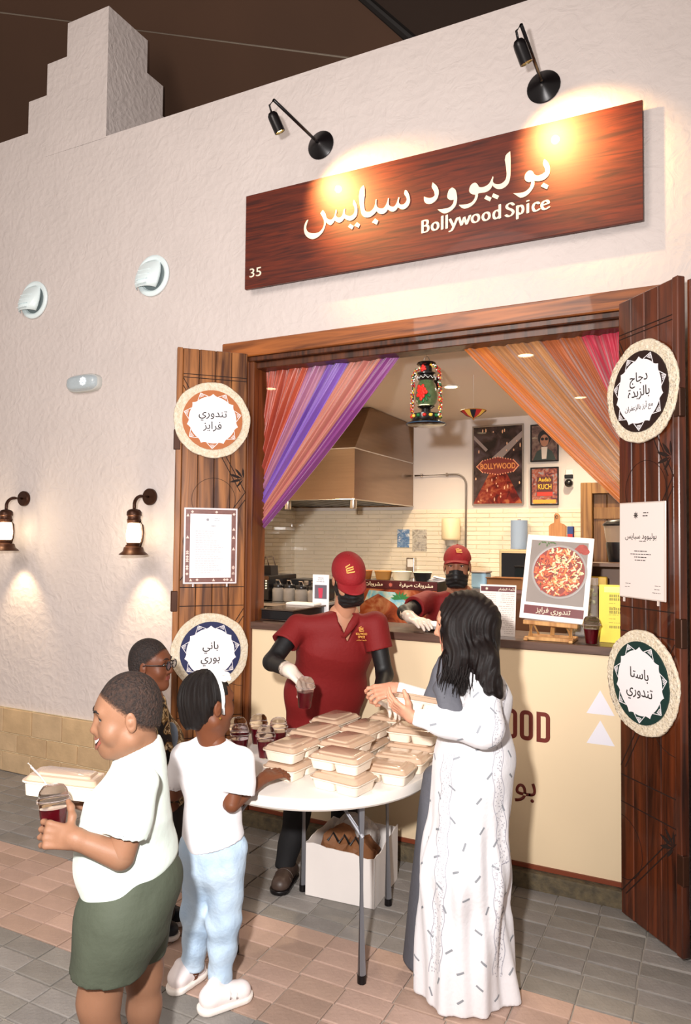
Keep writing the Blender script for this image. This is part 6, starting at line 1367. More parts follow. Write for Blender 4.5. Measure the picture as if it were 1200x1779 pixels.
# ---------------- boy in pale polo shirt and olive shorts
b1 = person('laughing boy in pale polo shirt and olive shorts holding a red drink and food box', at(215, 1600, 2.1)[:2])
sk = skin('skin_boy', '#8a634c'); H = Head(at(221, 1243, 2.1), IL*1.0-FW*.40-UP*.14, UP, 1.0, .90)
nb = at(246, 1325, 2.12); F = Field(); add_head(F, H, 'open', fat=.007, neck=nb, nr=.056)
head = F.mesh(HH)
F = Field(); F.cone(nb, at(238, 1350, 2.11), .052, .062, k=.05); F.cone(at(238, 1350, 2.11), at(226, 1405, 2.1), .06, .09, k=.05, flat=(FW, 1.2)); F.cone(at(226, 1405, 2.1), at(217, 1500, 2.1), .088, .105, k=.05, flat=(FW, 1.2)); F.cone(at(217, 1500, 2.1), at(222, 1580, 2.1), .105, .105, k=.05, flat=(FW, 1.15))
sN, eN, wN = at(240, 1372, 1.985), at(210, 1487, 1.95), at(128, 1456, 1.92); sF, eF, wF = at(228, 1365, 2.24), at(178, 1450, 2.30), at(163, 1400, 2.27)
F.group(.02); F.cone(sN, eN, .044, .038, k=.02); F.group(.02); F.cone(sF, eF, .044, .038)
kN, kF = at(172, 1735, 2.02), at(250, 1690, 2.2); aN, aF = Vector(kN)+Vector((.02, .02, -.37)), Vector(kF)+Vector((.0, .01, -.40)); aN.z = .09; aF.z = .09
F.group(.03); F.cone(at(198, 1590, 2.04), kN, .085, .056, k=.03); F.cone(kN, kN.lerp(aN, .35), .053, .052, k=.03); F.cone(kN.lerp(aN, .35), aN, .052, .032, k=.02)
F.group(.03); F.cone(at(245, 1590, 2.18), kF, .08, .053, k=.03); F.cone(kF, kF.lerp(aF, .35), .050, .050, k=.03); F.cone(kF.lerp(aF, .35), aF, .050, .032, k=.02)
body = F.mesh(.007)
G = Field(); G.cone(eN, wN, .038, .0245, k=.02); add_hand(G, wN, IL*1+UP*.12, -FW*.9+UP*.35, .86, [.95, .9, .85, .75], 1, .05, thumb=(.9, .25, .35)); handN = G.mesh(HL)
G = Field(); G.cone(eF, wF, .036, .025, k=.02); add_hand(G, wF, IL*1+UP*.15+FW*.1, -UP, .84, [.35, .3, .3, .3], -1, .08, thumb=(.8, .5, -.5)); handF = G.mesh(.0032)
bo = np_mesh('body', [head, body, handN, handF], sk, b1)
laugh(H, b1, bo)
eyes(H, b1, mat('iris_brown', '#1c0f0a', .1, coat=.6)); brows(H, b1, brow_m, .030, bo); short_hair(b1, H, hair_fade)
polo = mat('polo_pale', '#ccd8d0', .75, bump=.25, bscale=30, sheen=.2)
F = Field(); F.cone(at(243, 1302, 2.12), at(240, 1340, 2.12), .058, .072, k=.04, flat=(FW, 1.1)); F.cone(at(243, 1340, 2.12), at(226, 1405, 2.1), .074, .112, k=.05, flat=(FW, 1.3)); F.cone(at(224, 1400, 2.1), at(217, 1480, 2.1), .100, .116, k=.06, flat=(FW, 1.2)); F.cone(at(217, 1480, 2.1), at(222, 1570, 2.1), .118, .112, k=.06, flat=(FW, 1.15))
F.ell(at(187, 1492, 2.1), (.062, .09, .085), k=.06); F.ell(at(258, 1500, 2.1), (.075, .10, .085), k=.05)
F.group(.018); F.cone(sN+UP*.01, sN.lerp(eN, .74), .058, .064, k=.03); sleeve_cut(F, sN, eN, .70, .1, .052); F.group(.018); F.cone(sF, sF.lerp(eF, .7), .056, .060); sleeve_cut(F, sF, eF, .66, .1, .048)
F.clip(at(236, 1300, 2.1), UP+IL*.5); F.clip(at(180, 1558, 2.1), -UP-IL*.06, .004); F.clip(at(205, 1558, 2.1), -UP-IL*.62, .02)
arm = (eN-sN).normalized(); f_a, f_b = folds(.0075, 17, (.8, .1, .7), (-.6, .3, .9), 1.2), folds(.003, 42, (.4, .5, .6), (-.6, .3, .8), .2); F.disp = lambda P: f_a(P)+f_b(P)
F.group(0)
def with_cuts(F, cuts):
    ev0 = F.ev
    def ev(P, ctr=None, hd=0):
        v = ev0(P, ctr, hd)
        for p, n, R, rin in cuts:
            Q = P-p; a = Q@n; r = np.sqrt(np.maximum(0, (Q*Q).sum(1)-a*a)); v = np.maximum(v, -np.maximum(-a, np.maximum(r-R, a-.3)))
            if rin: v = np.maximum(v, -np.maximum(-a-.02, np.maximum(r-rin, a-.03)))
        return v
    F.ev = ev; return F
F.g.pop(); F.gk.pop()
cut = lambda s, e, t, R=.09, rin=0: (V3(s.lerp(e, t)), V3((e-s).normalized()), R, rin)
pb = np_mesh('polo_shirt', [F.mesh(.0055)], polo, b1)
bm = BM(); P = []
for k in range(15): a = 2*math.pi*k/14; P.append(at(239, 1304, 2.12)+IL*(.058*math.cos(a))+FW*(.064*math.sin(a))+UP*(-.029*math.cos(a)))
tube(bm, P[:-1], .0085, 8, closed=True); obj('collar', bm, polo, pb, smooth=True)
olive = mat('olive_cotton', '#454b3d', .8, bump=.25, bscale=40, var=.08)
F = Field(); F.cone(at(228, 1520, 2.1), at(224, 1600, 2.1), .112, .124, k=.05, flat=(FW, 1.12)); F.ell(at(262, 1535, 2.1), (.075, .10, .08), k=.05); F.cone(at(204, 1590, 2.04), at(168, 1722, 2.02), .112, .080, k=.05); F.cone(at(205, 1600, 2.04), at(196, 1690, 2.03), .09, .075, k=.05); F.group(.015); F.cone(at(250, 1590, 2.17), at(252, 1668, 2.2), .09, .064, k=.05)
F.clip(at(222, 1500, 2.1), UP+IL*.5); f_c, f_d = folds(.008, 15, (.5, .4, 1), (1, .3, -.6), .4), folds(.003, 45, (.5, .4, -.8), (1, .3, .3), .4); F.disp = lambda P: f_c(P)+f_d(P)
hipN = at(204, 1590, 2.04); hemN = at(168, 1722, 2.02)
with_cuts(F, [(V3(at(169, 1686, 2.02)), V3((IL*.12-UP).normalized()), .13, .062), (V3(at(252, 1655, 2.2)), V3((-UP+IL*-.0).normalized()), .075, .055)]); np_mesh('shorts', [F.mesh(.006)], olive, b1)
for a in (aN, aF): shoe(b1, Vector(a)-IL*.04, Vector(a)+IL*.17, mat('shoe_grey', '#5b5b5e', .6), mat('sole_white', '#e8e3de', .6))
cup_at(at(93, 1452, 1.99), (R_(-4), R_(-7), 0), 'cup of red drink held in the laughing boy\'s hand')
held_box(at(112, 1380, 2.2), (R_(-6), R_(7), R_(30)), 'food box carried by the laughing boy on his far hand')
t = thing('fork_packet', 'thin white cutlery packet lying on the laughing boy\'s food box', 'cutlery', at(75, 1350, 2.17)); bm = BM(); a, b = at(54, 1332, 2.10), at(88, 1372, 2.12)
tube(bm, [a, a.lerp(b, .5)+UP*.004, b], [.010, .008, .007], 6, flat=.25); obj('sleeve', bm, paper, t); bm = BM(); tube(bm, [a+UP*.002, a+(a-b).normalized()*.014], [.007, .005], 6, flat=.3); obj('tip', bm, plastic_w, t)

# ---------------- girl with white headband
g1 = person('girl seen from behind in white T-shirt, pale jeans and flowered white headband', at(375, 1600, 2.7)[:2])
skg = skin('skin_girl', '#6e4029'); fg = FW*.62-IL*.78; H = Head(at(366, 1220, 2.70), fg, UP, .96, .95); nb = at(371, 1285, 2.71)
F = Field(); add_head(F, H, fat=.004, neck=nb, nr=.046); head = F.mesh(.0038)
ft = (FW*.85-IL*.5).normalized(); rt = ft.cross(UP)
sR, eR, wR = at(421, 1314, 2.68), at(405, 1392, 2.63), at(462, 1345, 2.80); sL, eL = at(318, 1312, 2.74), at(306, 1372, 2.85); wL = at(345, 1352, 2.98)
F = Field(); F.cone(nb, at(372, 1345, 2.72), .045, .085, k=.04, flat=(rt, 1.3)); F.cone(at(372, 1345, 2.72), at(373, 1460, 2.72), .08, .085, k=.04, flat=(rt, 1.25))
F.group(.02); F.cone(sR, eR, .034, .028); F.group(.02); F.cone(sL, eL, .034, .028); F.cone(eL, wL, .027, .020)
hL, kL, aL = at(352, 1470, 2.72), at(348, 1575, 2.76), at(336, 1682, 2.80); hR, kR, aR = at(397, 1470, 2.70), at(392, 1590, 2.70), at(384, 1702, 2.70)
F.group(.02); F.cone(hL, kL, .065, .045); F.cone(kL, aL, .045, .03); F.group(.02); F.cone(hR, kR, .065, .045); F.cone(kR, aR, .045, .03); body = F.mesh(.007)
G = Field(); G.cone(eR, wR, .028, .0195, k=.015); add_hand(G, wR, -IL*.72+FW*.62+UP*.06, IL*.55-FW*.62+UP*.45, .76, [.35, .3, .3, .35], -1, .10, thumb=(.55, .7, .2)); hand = G.mesh(HL)
np_mesh('body', [head, body, hand], [skg, lipm], g1, facemat(H)); eyes(H, g1, MATS['iris_brown'])
hairg = mat('hair_black', '#0b0706', .5, spec=.3, color2='#1a110e', vscale=20, stretch=(20, 20, 3), bump=.5, bscale=90)
F = Field(); H.E(F, (0, -.022, .042), (.083, .102, .092)); H.E(F, (0, -.066, -.012), (.066, .052, .062), k=.04); H.E(F, (0, -.075, -.05), (.050, .034, .034), k=.03)
F.fn(lambda P: -np.maximum((H.loc(P)[:, 1]-.045-.75*np.clip(H.loc(P)[:, 2]-.03, -.05, .1))*.75*H.k, (-.078-H.loc(P)[:, 2]+.75*np.clip(H.loc(P)[:, 1]+.035, 0, .2))*.7*H.k), V3(H.c), .14, sub=True)
F.fn(lambda P: np.linalg.norm((P-V3(H.p(.085, .004, -.012)))/np.array([1, 1, 1]), axis=1)-.030, V3(H.p(.085, .004, -.012)), .03, sub=True, k=.01)
F.disp = lambda P: .0016*np.sin(np.arctan2(H.loc(P)[:, 0], -H.loc(P)[:, 1])*38+H.loc(P)[:, 2]*40)+.0022*np.sin(np.arctan2(H.loc(P)[:, 0], -H.loc(P)[:, 1])*13+H.loc(P)[:, 2]*25)
np_mesh('hair', [F.mesh(.0042)], hairg, g1)
white_c = mat('white_cotton', '#e4e1e4', .8, bump=.15, bscale=40, sheen=.2); bandm = mat('headband_white', '#f6f4f2', .5)
bm = BM(); P = [H.p(.089*math.cos(R_(a)), .012-.012*math.sin(R_(a)), .040+.1*math.sin(R_(a))*.98-.03*(1 if a in (-20, 200) else 0)) for a in range(-20, 201, 10)]; tube(bm, P, .0052, 8, flat=1.5)
hb = obj('headband', bm, bandm, g1, smooth=True)
fc = H.p(.062, .022, .112)
for k in range(6):
    bm = BM(); a = 2*math.pi*k/6; nrm_ = (fc-H.c).normalized(); x, y, _ = frame_of(nrm_); ball(bm, fc+(x*math.cos(a)+y*math.sin(a))*.020+nrm_*.006, (.0145, .0145, .010), u=12, v=8, rot=Matrix((x, y, nrm_)).transposed()); obj('petal', bm, bandm, hb, smooth=True)
bm = BM(); ball(bm, fc+nrm_*.015, .007); obj('flower_centre', bm, bandm, hb, smooth=True)
bm = BM(); ball(bm, H.p(.084, .003, -.037), .004); obj('earring', bm, mat('gold', '#e0b45a', .2, metal=1), g1)
F = Field(); F.cone(at(371, 1300, 2.72), at(372, 1345, 2.72), .062, .088, k=.05, flat=(rt, 1.42)); F.cone(at(372, 1340, 2.72), at(374, 1452, 2.72), .088, .100, k=.05, flat=(rt, 1.22)); F.cone(at(322, 1306, 2.74), at(420, 1308, 2.69), .036, .036, k=.04)
F.group(.02); F.cone(sR+rt*.004, sR.lerp(eR, .8)+(-IL)*.012, .046, .062, k=.02); sleeve_cut(F, sR, eR, .72, .1, .044); F.group(.02); F.cone(sL, sL.lerp(eL, .8)+IL*.004, .044, .055, k=.02); sleeve_cut(F, sL, eL, .66, .1, .04)
F.clip(at(371, 1279, 2.72), UP); F.clip(at(372, 1456, 2.72), -UP+IL*-.28); f_e, f_f = folds(.007, 17, (.9, .2, .7), (-.8, .1, .6), 2.2), folds(.0025, 48, (.3, .2, 1), (-.8, .1, .5), .2); F.disp = lambda P: f_e(P)+f_f(P)
F.fn(lambda P: np.linalg.norm(P-V3(at(371, 1270, 2.68)), axis=1)-.052, V3(at(371, 1270, 2.68)), .052, sub=True, k=.004) if False else None
np_mesh('t_shirt', [F.mesh(.0052)], white_c, g1)
bm = BM()
for k in range(6):
    p = at(352+k*7, 1348+2*k, 2.62)
jeans = mat('jeans_pale', '#a9c1da', .8, color2='#c4d6e6', vscale=9, bump=.35, bscale=50)
F = Field(); F.cone(at(374, 1440, 2.72), at(375, 1490, 2.72), .088, .098, k=.04, flat=(rt, 1.2)); F.cone(hL, kL, .074, .060, k=.05); F.cone(kL, aL, .058, .044, k=.03); F.group(.02); F.cone(hR, kR, .074, .060, k=.05); F.cone(kR, aR, .058, .044, k=.03)
F.clip(at(374, 1436, 2.72), UP); F.clip(Vector((0, 0, .062)), -UP)
def jf(P): z = P[:, 2]; return .0028*np.sin(z*70+2.5*np.sin(P[:, 0]*30)+P[:, 1]*20)*np.clip((.45-z)*5, .25, 1)+.003*np.sin(P[:, 0]*60+P[:, 1]*45+z*25)
F.disp = jf; jo = np_mesh('jeans', [F.mesh(.0052)], jeans, g1)
pinkw = mat('shoe_pinkwhite', '#f3e6e4', .5); 
for (h_, t_) in (((305, 1716), (352, 1684)), ((354, 1750), (434, 1722))): shoe(g1, ground(*h_), ground(*t_)+(ground(*t_)-ground(*h_))*0, pinkw, mat('sole_cream', '#efe6de', .6), hgt=.10, w=.040)

# ---------------- boy with glasses
b2 = person('boy with black glasses and brown patterned shirt standing by the left door, face in profile', at(285, 1500, 3.05)[:2])
skb = skin('skin_boy_dark', '#653a26'); H = Head(at(262, 1156, 3.02), -IL*.97-FW*.16, UP, .90, .93); nb = at(262, 1212, 3.04)
F = Field(); add_head(F, H, neck=nb, nr=.046); head = F.mesh(.0036); fb = (-IL*.95+FW*.2).normalized(); rb_ = fb.cross(UP)
sR, eR, wR = at(272, 1240, 2.93), at(276, 1345, 2.90), at(299, 1357, 2.88); sL, eL, wL = at(262, 1236, 3.16), at(272, 1330, 3.12), at(292, 1342, 2.98)
F = Field(); F.cone(nb, at(272, 1290, 3.05), .05, .085, k=.04, flat=(rb_, 1.3)); F.cone(at(272, 1290, 3.05), at(278, 1400, 3.05), .085, .09, k=.04, flat=(rb_, 1.25)); F.group(.02); F.cone(sR, eR, .036, .03); F.cone(eR, wR, .029, .021); F.group(.02); F.cone(sL, eL, .036, .03); F.cone(eL, wL, .029, .021)
k1, k2, a1, a2 = at(284, 1500, 2.98), at(282, 1490, 3.12), at(274, 1610, 3.0), at(284, 1585, 3.12)
F.group(.02); F.cone(at(282, 1410, 2.99), k1, .07, .05); F.cone(k1, a1, .048, .034); F.group(.02); F.cone(at(282, 1410, 3.11), k2, .07, .05); F.cone(k2, a2, .048, .034); body = F.mesh(.008)
G = Field(); G.cone(eR, wR, .029, .020, k=.015); add_hand(G, wR, -IL*.95+FW*.2, UP*.8-FW*.3, .78, [.6, .55, .5, .5], -1, .06); hand = G.mesh(.0034)
G = Field(); G.cone(eL, wL, .029, .020, k=.015); add_hand(G, wL, -IL*.5-FW*.5-UP*.3, UP*.8+FW*.3, .78, [.6, .6, .6, .6], 1, .06); hand2 = G.mesh(.0045)
bo = np_mesh('body', [head, body, hand, hand2], [skb, lipm], b2, facemat(H)); eyes(H, b2, MATS['iris_brown']); brows(H, b2, brow_m, .032, bo); short_hair(b2, H, hair_dark)
gm = mat('glasses_black', '#0e0e12', .2, coat=.6); gr = None
for s in (-1, 1):
    bm = BM(); c = H.p(s*.033, .108, .008); rx = H.M @ Vector((1, 0, 0)); uz = H.M @ Vector((0, 0, 1)); tube(bm, [c+rx*.022*math.cos(R_(a))+uz*.017*math.sin(R_(a)) for a in range(0, 360, 20)], .0026, 6, closed=True)
    tube(bm, [c+rx*s*.023+uz*.005, H.p(s*.072, .088, .013), H.p(s*.080, .01, .012), H.p(s*.078, -.012, .004)], .0024, 6)
    if s == 1: tube(bm, [H.p(-.012, .112, .012), H.p(.012, .112, .012)], .0022, 6)
    go = obj('glasses_frame', bm, gm, b2, smooth=True)
    bm = BM(); lathe(bm, [(.0, 0), (.0205, .0)], (0, 0, 0), 20, cap=False); bmesh.ops.transform(bm, matrix=face_M(c, rx, uz) @ Matrix.Diagonal((1, .8, 1, 1)), verts=bm.verts); obj('lens', bm, mat('lens_glass', '#8c96a8', .03, alpha=.3, coat=1), go)
camo = mat('patterned_shirt', '#9a7c50', .8, bump=.15); nt = camo.node_tree
_n = nt.nodes; tc = _n.new('ShaderNodeTexCoord'); vo = _n.new('ShaderNodeTexNoise'); vo.inputs['Scale'].default_value = 17; vo.inputs['Distortion'].default_value = 1.5; rp = _n.new('ShaderNodeValToRGB'); rp.color_ramp.interpolation = 'CONSTANT'; e = rp.color_ramp.elements; e[0].color = (*hexc('#16100e'), 1); e[0].position = 0; e[1].position = .46; e[1].color = (*hexc('#7a5c34'), 1)
for p_, c_ in ((.53, '#c9b184'), (.58, '#4a3420'), (.63, '#d9c9a4')): k = e.new(p_); k.color = (*hexc(c_), 1)
nt.links.new(tc.outputs['Object'], vo.inputs['Vector']); nt.links.new(vo.outputs['Fac'], rp.inputs[0]); nt.links.new(rp.outputs[0], _n['Principled BSDF'].inputs['Base Color'])
F = Field(); F.cone(at(264, 1228, 3.05), at(273, 1290, 3.05), .062, .096, k=.05, flat=(rb_, 1.35)); F.cone(at(273, 1290, 3.05), at(278, 1408, 3.05), .096, .104, k=.05, flat=(rb_, 1.2)); F.group(.02); F.cone(sR, sR.lerp(eR, .6), .05, .056); sleeve_cut(F, sR, eR, .58, .1, .04); F.group(.02); F.cone(sL, sL.lerp(eL, .6), .05, .056); sleeve_cut(F, sL, eL, .58, .1, .04); F.clip(at(264, 1208, 3.05), UP); F.clip(at(278, 1400, 3.05), -UP); F.disp = folds(.004, 30)
ps = np_mesh('patterned_shirt', [F.mesh(.0065)], camo, b2)
bm = BM(); ball(bm, at(297, 1278, 2.97), (.035, .02, .055), u=14, v=10); obj('pale_blue_patch', bm, mat('patch_blue', '#8fa3bd', .7, bump=.2), ps, smooth=True)
F = Field(); F.cone(at(278, 1395, 3.05), at(280, 1430, 3.05), .1, .1, k=.04, flat=(rb_, 1.2)); F.cone(at(282, 1420, 2.99), k1, .078, .062); F.cone(k1, a1, .06, .048); F.group(.02); F.cone(at(282, 1420, 3.11), k2, .078, .062); F.cone(k2, a2, .06, .048); F.clip(Vector((0, 0, .05)), -UP); F.clip(at(278, 1392, 3.05), UP)
np_mesh('trousers', [F.mesh(.008)], mat('trousers_dark', '#1c1413', .8, bump=.2), b2)
navy_s = mat('shoe_navy', '#1b222c', .5)
for (h_, t_) in (((258, 1622), (304, 1632)), ((272, 1600), (318, 1606))): shoe(b2, ground(*h_), ground(*t_), navy_s, MATS['sole_white'], w=.036)

g1.location += -FW*.035
# ---------------- woman in white patterned abaya
wo = person('woman with long black hair in white patterned robe holding a food box', at(805, 1600, 2.72)[:2])
skw = skin('skin_woman', '#c98f74'); H = Head(at(803, 1086, 2.72), IL*.95+FW*.25-UP*.12, UP, .98, .97); nb = at(815, 1150, 2.75)
F = Field(); add_head(F, H, neck=nb, nr=.045); head = F.mesh(.0036)
sN, eN, wN = at(838, 1185, 2.62), at(840, 1264, 2.54), at(714, 1245, 2.60); sF, eF, wF = at(795, 1175, 2.88), at(775, 1235, 2.95), at(686, 1197, 2.92)
F = Field(); F.cone(nb, at(822, 1230, 2.74), .05, .10, k=.05, flat=(FW, 1.3)); F.cone(at(822, 1230, 2.74), at(815, 1380, 2.74), .095, .11, k=.05, flat=(FW, 1.2)); F.cone(at(812, 1380, 2.68), at(808, 1690, 2.68), .085, .04); F.cone(at(812, 1380, 2.80), at(808, 1690, 2.80), .085, .04); F.group(.02); F.cone(sN, eN, .042, .036); F.group(.02); F.cone(sF, eF, .042, .036); body = F.mesh(.009)
G = Field(); G.cone(eN, wN, .034, .022, k=.015); tN = add_hand(G, wN, IL*.80+UP*.50+FW*.25, IL*.35-FW*.55-UP*.6, .84, [.50, .42, .36, .30], 1, .14, thumb=(.45, .5, .3)); hN = G.mesh(HL)
G = Field(); G.cone(eF, wF, .034, .022, k=.015); add_hand(G, wF, IL*.93-UP*.16-FW*.1, UP*.55-FW*.5, .92, [.95, .8, .7, .55], 1, .14, thumb=(.2, .9, .8)); hF = G.mesh(HL)
np_mesh('body', [head, body, hN, hF], [skw, lipl], wo, facemat(H)); eyes(H, wo, MATS['iris_brown']); brows(H, wo, brow_m)
hb_ = mat('hair_glossy', '#0b0707', .44, spec=.3, color2='#1a0f0d', vscale=14, stretch=(16, 16, 2), bump=.4, bscale=70)
F = Field(); H.E(F, (0, -.018, .042), (.086, .104, .092)); back = H.M @ Vector((0, -1, 0))
F.cone(H.p(.02, -.05, .01), at(822, 1185, 2.66), .078, .062, k=.05, flat=(IL, 1.05)); F.cone(H.p(0, -.06, .0), at(835, 1165, 2.72), .075, .07, k=.05); F.cone(H.p(-.05, .02, .02), at(782, 1175, 2.62), .045, .026, k=.04); F.cone(H.p(-.06, .0, .01), at(796, 1200, 2.60), .05, .022, k=.04); F.cone(at(835, 1165, 2.70), at(860, 1215, 2.70), .05, .014, k=.04); F.cone(at(845, 1150, 2.60), at(846, 1200, 2.54), .045, .020, k=.04); F.cone(at(840, 1140, 2.62), at(864, 1205, 2.57), .045, .020, k=.04); F.cone(at(800, 1140, 2.62), at(772, 1200, 2.60), .04, .014, k=.04)
def faceopen(P):
    q = H.loc(P); return np.maximum(np.maximum(-(q[:, 1]-.058-.35*np.clip(q[:, 2], -.05, .1)), (np.abs(q[:, 0])-.06)), q[:, 2]-.062)*.8
F.fn(faceopen, V3(H.c), .17, sub=True, k=.006)
def hd(P):
    q = P-V3(H.c); a = q@V3(IL); b = q@V3(FW); z = q[:, 2]; s = a*1.0+.02*np.sin(z*22+b*20); return .0016*np.sin(s*260+np.sin(z*17)*3+b*80)+.0042*np.sin(s*62+z*9+b*30)*np.clip(-z*6+.3, .25, 1)
F.disp = hd; ho = np_mesh('hair', [F.mesh(.0042)], hb_, wo)
r = random.Random(2); bm = BM()
for k in range(110):
    u = r.random(); st = at(775+80*u, 1100+r.uniform(-15, 30), 2.66); en = at(760+114*u+r.uniform(-6, 6), 1196+r.uniform(-14, 22)-10*abs(u-.5), 2.545+.02*u); mid = st.lerp(en, .5)+Vector((r.uniform(-.02, .02), r.uniform(-.01, .01), 0))
    P = [st, st.lerp(mid, .6)+Vector((.004, 0, 0)), mid, mid.lerp(en, .6)+Vector((r.uniform(-.008, .008), 0, 0)), en]; tube(bm, P, [.0004, .0030, .0034, .0026, .0004], 5)
for k in range(16):
    st = H.p(-.055-.01*r.random(), .055+r.uniform(-.01, .01), .06); en = H.p(-.08, .050+r.uniform(-.02, .03), -.05-.03*r.random()); tube(bm, [st, st.lerp(en, .5)+(H.M @ Vector((-.012, .008, 0))), en], [.003, .003, .0005], 5)
tag(obj('hair_strands', bm, hb_, ho, smooth=True), kind='stuff')
robe = mat('robe_white', '#e2dfe2', .7, bump=.18, bscale=60, sheen=.25)
ax0, ax1 = V3(at(826, 1185, 2.74)), V3(at(806, 1715, 2.74))
F = Field(); F.cone(at(818, 1168, 2.75), at(824, 1215, 2.74), .075, .125, k=.06, flat=(FW, 1.2)); F.cone(at(826, 1215, 2.74), at(824, 1320, 2.74), .118, .135, k=.06, flat=(FW, 1.15)); F.cone(at(824, 1320, 2.74), at(806, 1500, 2.74), .140, .158, k=.06, flat=(FW, 1.1)); F.cone(at(806, 1500, 2.74), at(800, 1740, 2.74), .158, .172, k=.06, flat=(FW, 1.05)); F.cone(at(858, 1600, 2.74), at(872, 1735, 2.68), .05, .055, k=.05)
F.group(.035); F.cone(sN, eN+UP*.005, .058, .070, k=.04); F.cone(eN, eN.lerp(wN, .55), .066, .052, k=.03); F.cone(eN.lerp(wN, .5), eN.lerp(wN, .90), .050, .034, k=.03)
F.group(.03); F.cone(sF, eF, .055, .058, k=.03); F.cone(eF, eF.lerp(wF, .90), .055, .034, k=.03)
def rf(P):
    z = P[:, 2]; t = np.clip((ax0[2]-z)/(ax0[2]-ax1[2]), 0, 1); c = ax0+(ax1-ax0)*t[:, None]; q = P-c; th = np.arctan2(q@V3(FW), q@V3(IL))
    w_ = np.clip((t-.28)*3, 0, 1); return w_*(.0085*np.sin(th*7+2.2*np.sin(t*5)+1)+.006*np.sin(th*15+t*7)+.004*np.sin(th*4-t*9))+(1-w_)*folds(.005, 26, (.5, .2, 1), (1, -.2, .5), .7)(P)
F.disp = rf; F.clip(Vector((0, 0, .006)), -UP); ro = np_mesh('robe', [F.mesh(.0058)], robe, wo)
# printed dashes and lace bands laid onto the robe surface
me = ro.data; bvh = BVHTree.FromPolygons([v.co+wloc(wo) for v in me.vertices], [p.vertices[:] for p in me.polygons])
def project(px, py):
    o = SC.camera.matrix_world.translation; d = (at(px, py, 1)-o).normalized(); return bvh.ray_cast(o, d)
def dash(bm, p, n, ang, L_, W_):
    x, y, _ = frame_of(n); d = x*math.cos(ang)+y*math.sin(ang); q = n.cross(d); ring = []
    for u in (-1, -.5, 0, .5, 1):
        row = []
        for v in (-1, 1):
            s = p+d*L_*u*.5+q*W_*v*.5; h = bvh.find_nearest(s); row.append(bm.verts.new((h[0]+h[1]*.0012) if h[0] is not None else s))
        ring.append(row)
    for a, b in zip(ring, ring[1:]): bm.faces.new((a[0], a[1], b[1], b[0]))
r = random.Random(21); pts = []; bm = BM(); polys = me.polygons; tries = 0
while len(pts) < 150 and tries < 9000:
    tries += 1; p = polys[r.randrange(len(polys))]; c = p.center+wloc(wo)
    if c.z < .05 or any((c-o).length < .078 for o in pts): continue
    pts.append(c); x, y, _ = frame_of(p.normal); dash(bm, c, p.normal.copy(), r.choice((.6, 1.0, 2.1, 2.5, -.4))+r.uniform(-.2, .2), .030, .0075)
tag(obj('printed_dashes', bm, mat('print_grey', '#8d9096', .7), ro), kind='stuff')
bm = BM(); lacem = mat('lace_grey', '#b3b1b8', .7)
def surf_line(bm, pix, w):
    prev = None
    for (px, py) in pix:
        h = project(px, py)
        if h[0] is None: prev = None; continue
        p = h[0]+h[1]*.0012
        if prev is not None and (p-prev).length < .06:
            d = (p-prev).normalized(); q = h[1].cross(d)*w/2; bm.faces.new([bm.verts.new(v) for v in (prev-q, p-q, p+q, prev+q)])
        prev = p
bandL = [(778-22*(y-1310)/370, y) for y in range(1310, 1690, 6)]; bandR = [(872-8*math.sin((y-1180)/90)-(12 if y > 1500 else 0), y) for y in range(1190, 1700, 6)]
for pix, hw_ in ((bandL, 9), (bandR, 8)):
    for s in (-1, 1): surf_line(bm, [(x+s*hw_+2*math.sin(y/9), y) for x, y in pix], .0022)
tag(obj('lace_edge', bm, mat('lace_line', '#9a98a4', .7), ro), kind='stuff')
bm = BM()
for pix, hw_ in ((bandL, 9), (bandR, 8)):
    for x, y in pix:
        for k in range(4):
            h = project(x+r.uniform(-hw_+1, hw_-1), y+r.uniform(-3, 3))
            if h[0] is not None: dash(bm, h[0], h[1], r.uniform(0, 3), .005, .0038)
tag(obj('lace_pattern', bm, lacem, ro), kind='stuff')
scarf = mat('scarf_grey', '#54545b', .75, bump=.3, bscale=50)
F = Field(); F.cone(at(792, 1150, 2.66), at(772, 1195, 2.60), .030, .026, k=.03, flat=(IL, 1.3)); F.cone(at(772, 1195, 2.59), at(790, 1243, 2.55), .028, .024, k=.02, flat=(IL, 1.5)); F.cone(at(766, 1195, 2.58), at(774, 1248, 2.55), .022, .018, k=.006); F.group(.0); F.cone(at(775, 1150, 2.80), at(752, 1215, 2.80), .030, .030, flat=(IL, 1.3)); F.disp = folds(.0035, 60, (1, .2, .2), (.6, .5, .2)); np_mesh('scarf', [F.mesh(.005)], scarf, wo)
F = Field(); F.cone(at(752, 1350, 2.84), at(724, 1670, 2.84), .042, .058, k=.03, flat=(FW, 1.6)); F.clip(Vector((0, 0, .05)), -UP); F.disp = folds(.004, 40, (1, .2, .1), (.7, .6, .1)); np_mesh('grey_dress', [F.mesh(.007)], scarf, wo)
held_box(at(724, 1240, 2.70), (R_(-10), R_(12), R_(40)), 'food box held by the woman in both hands above the table')

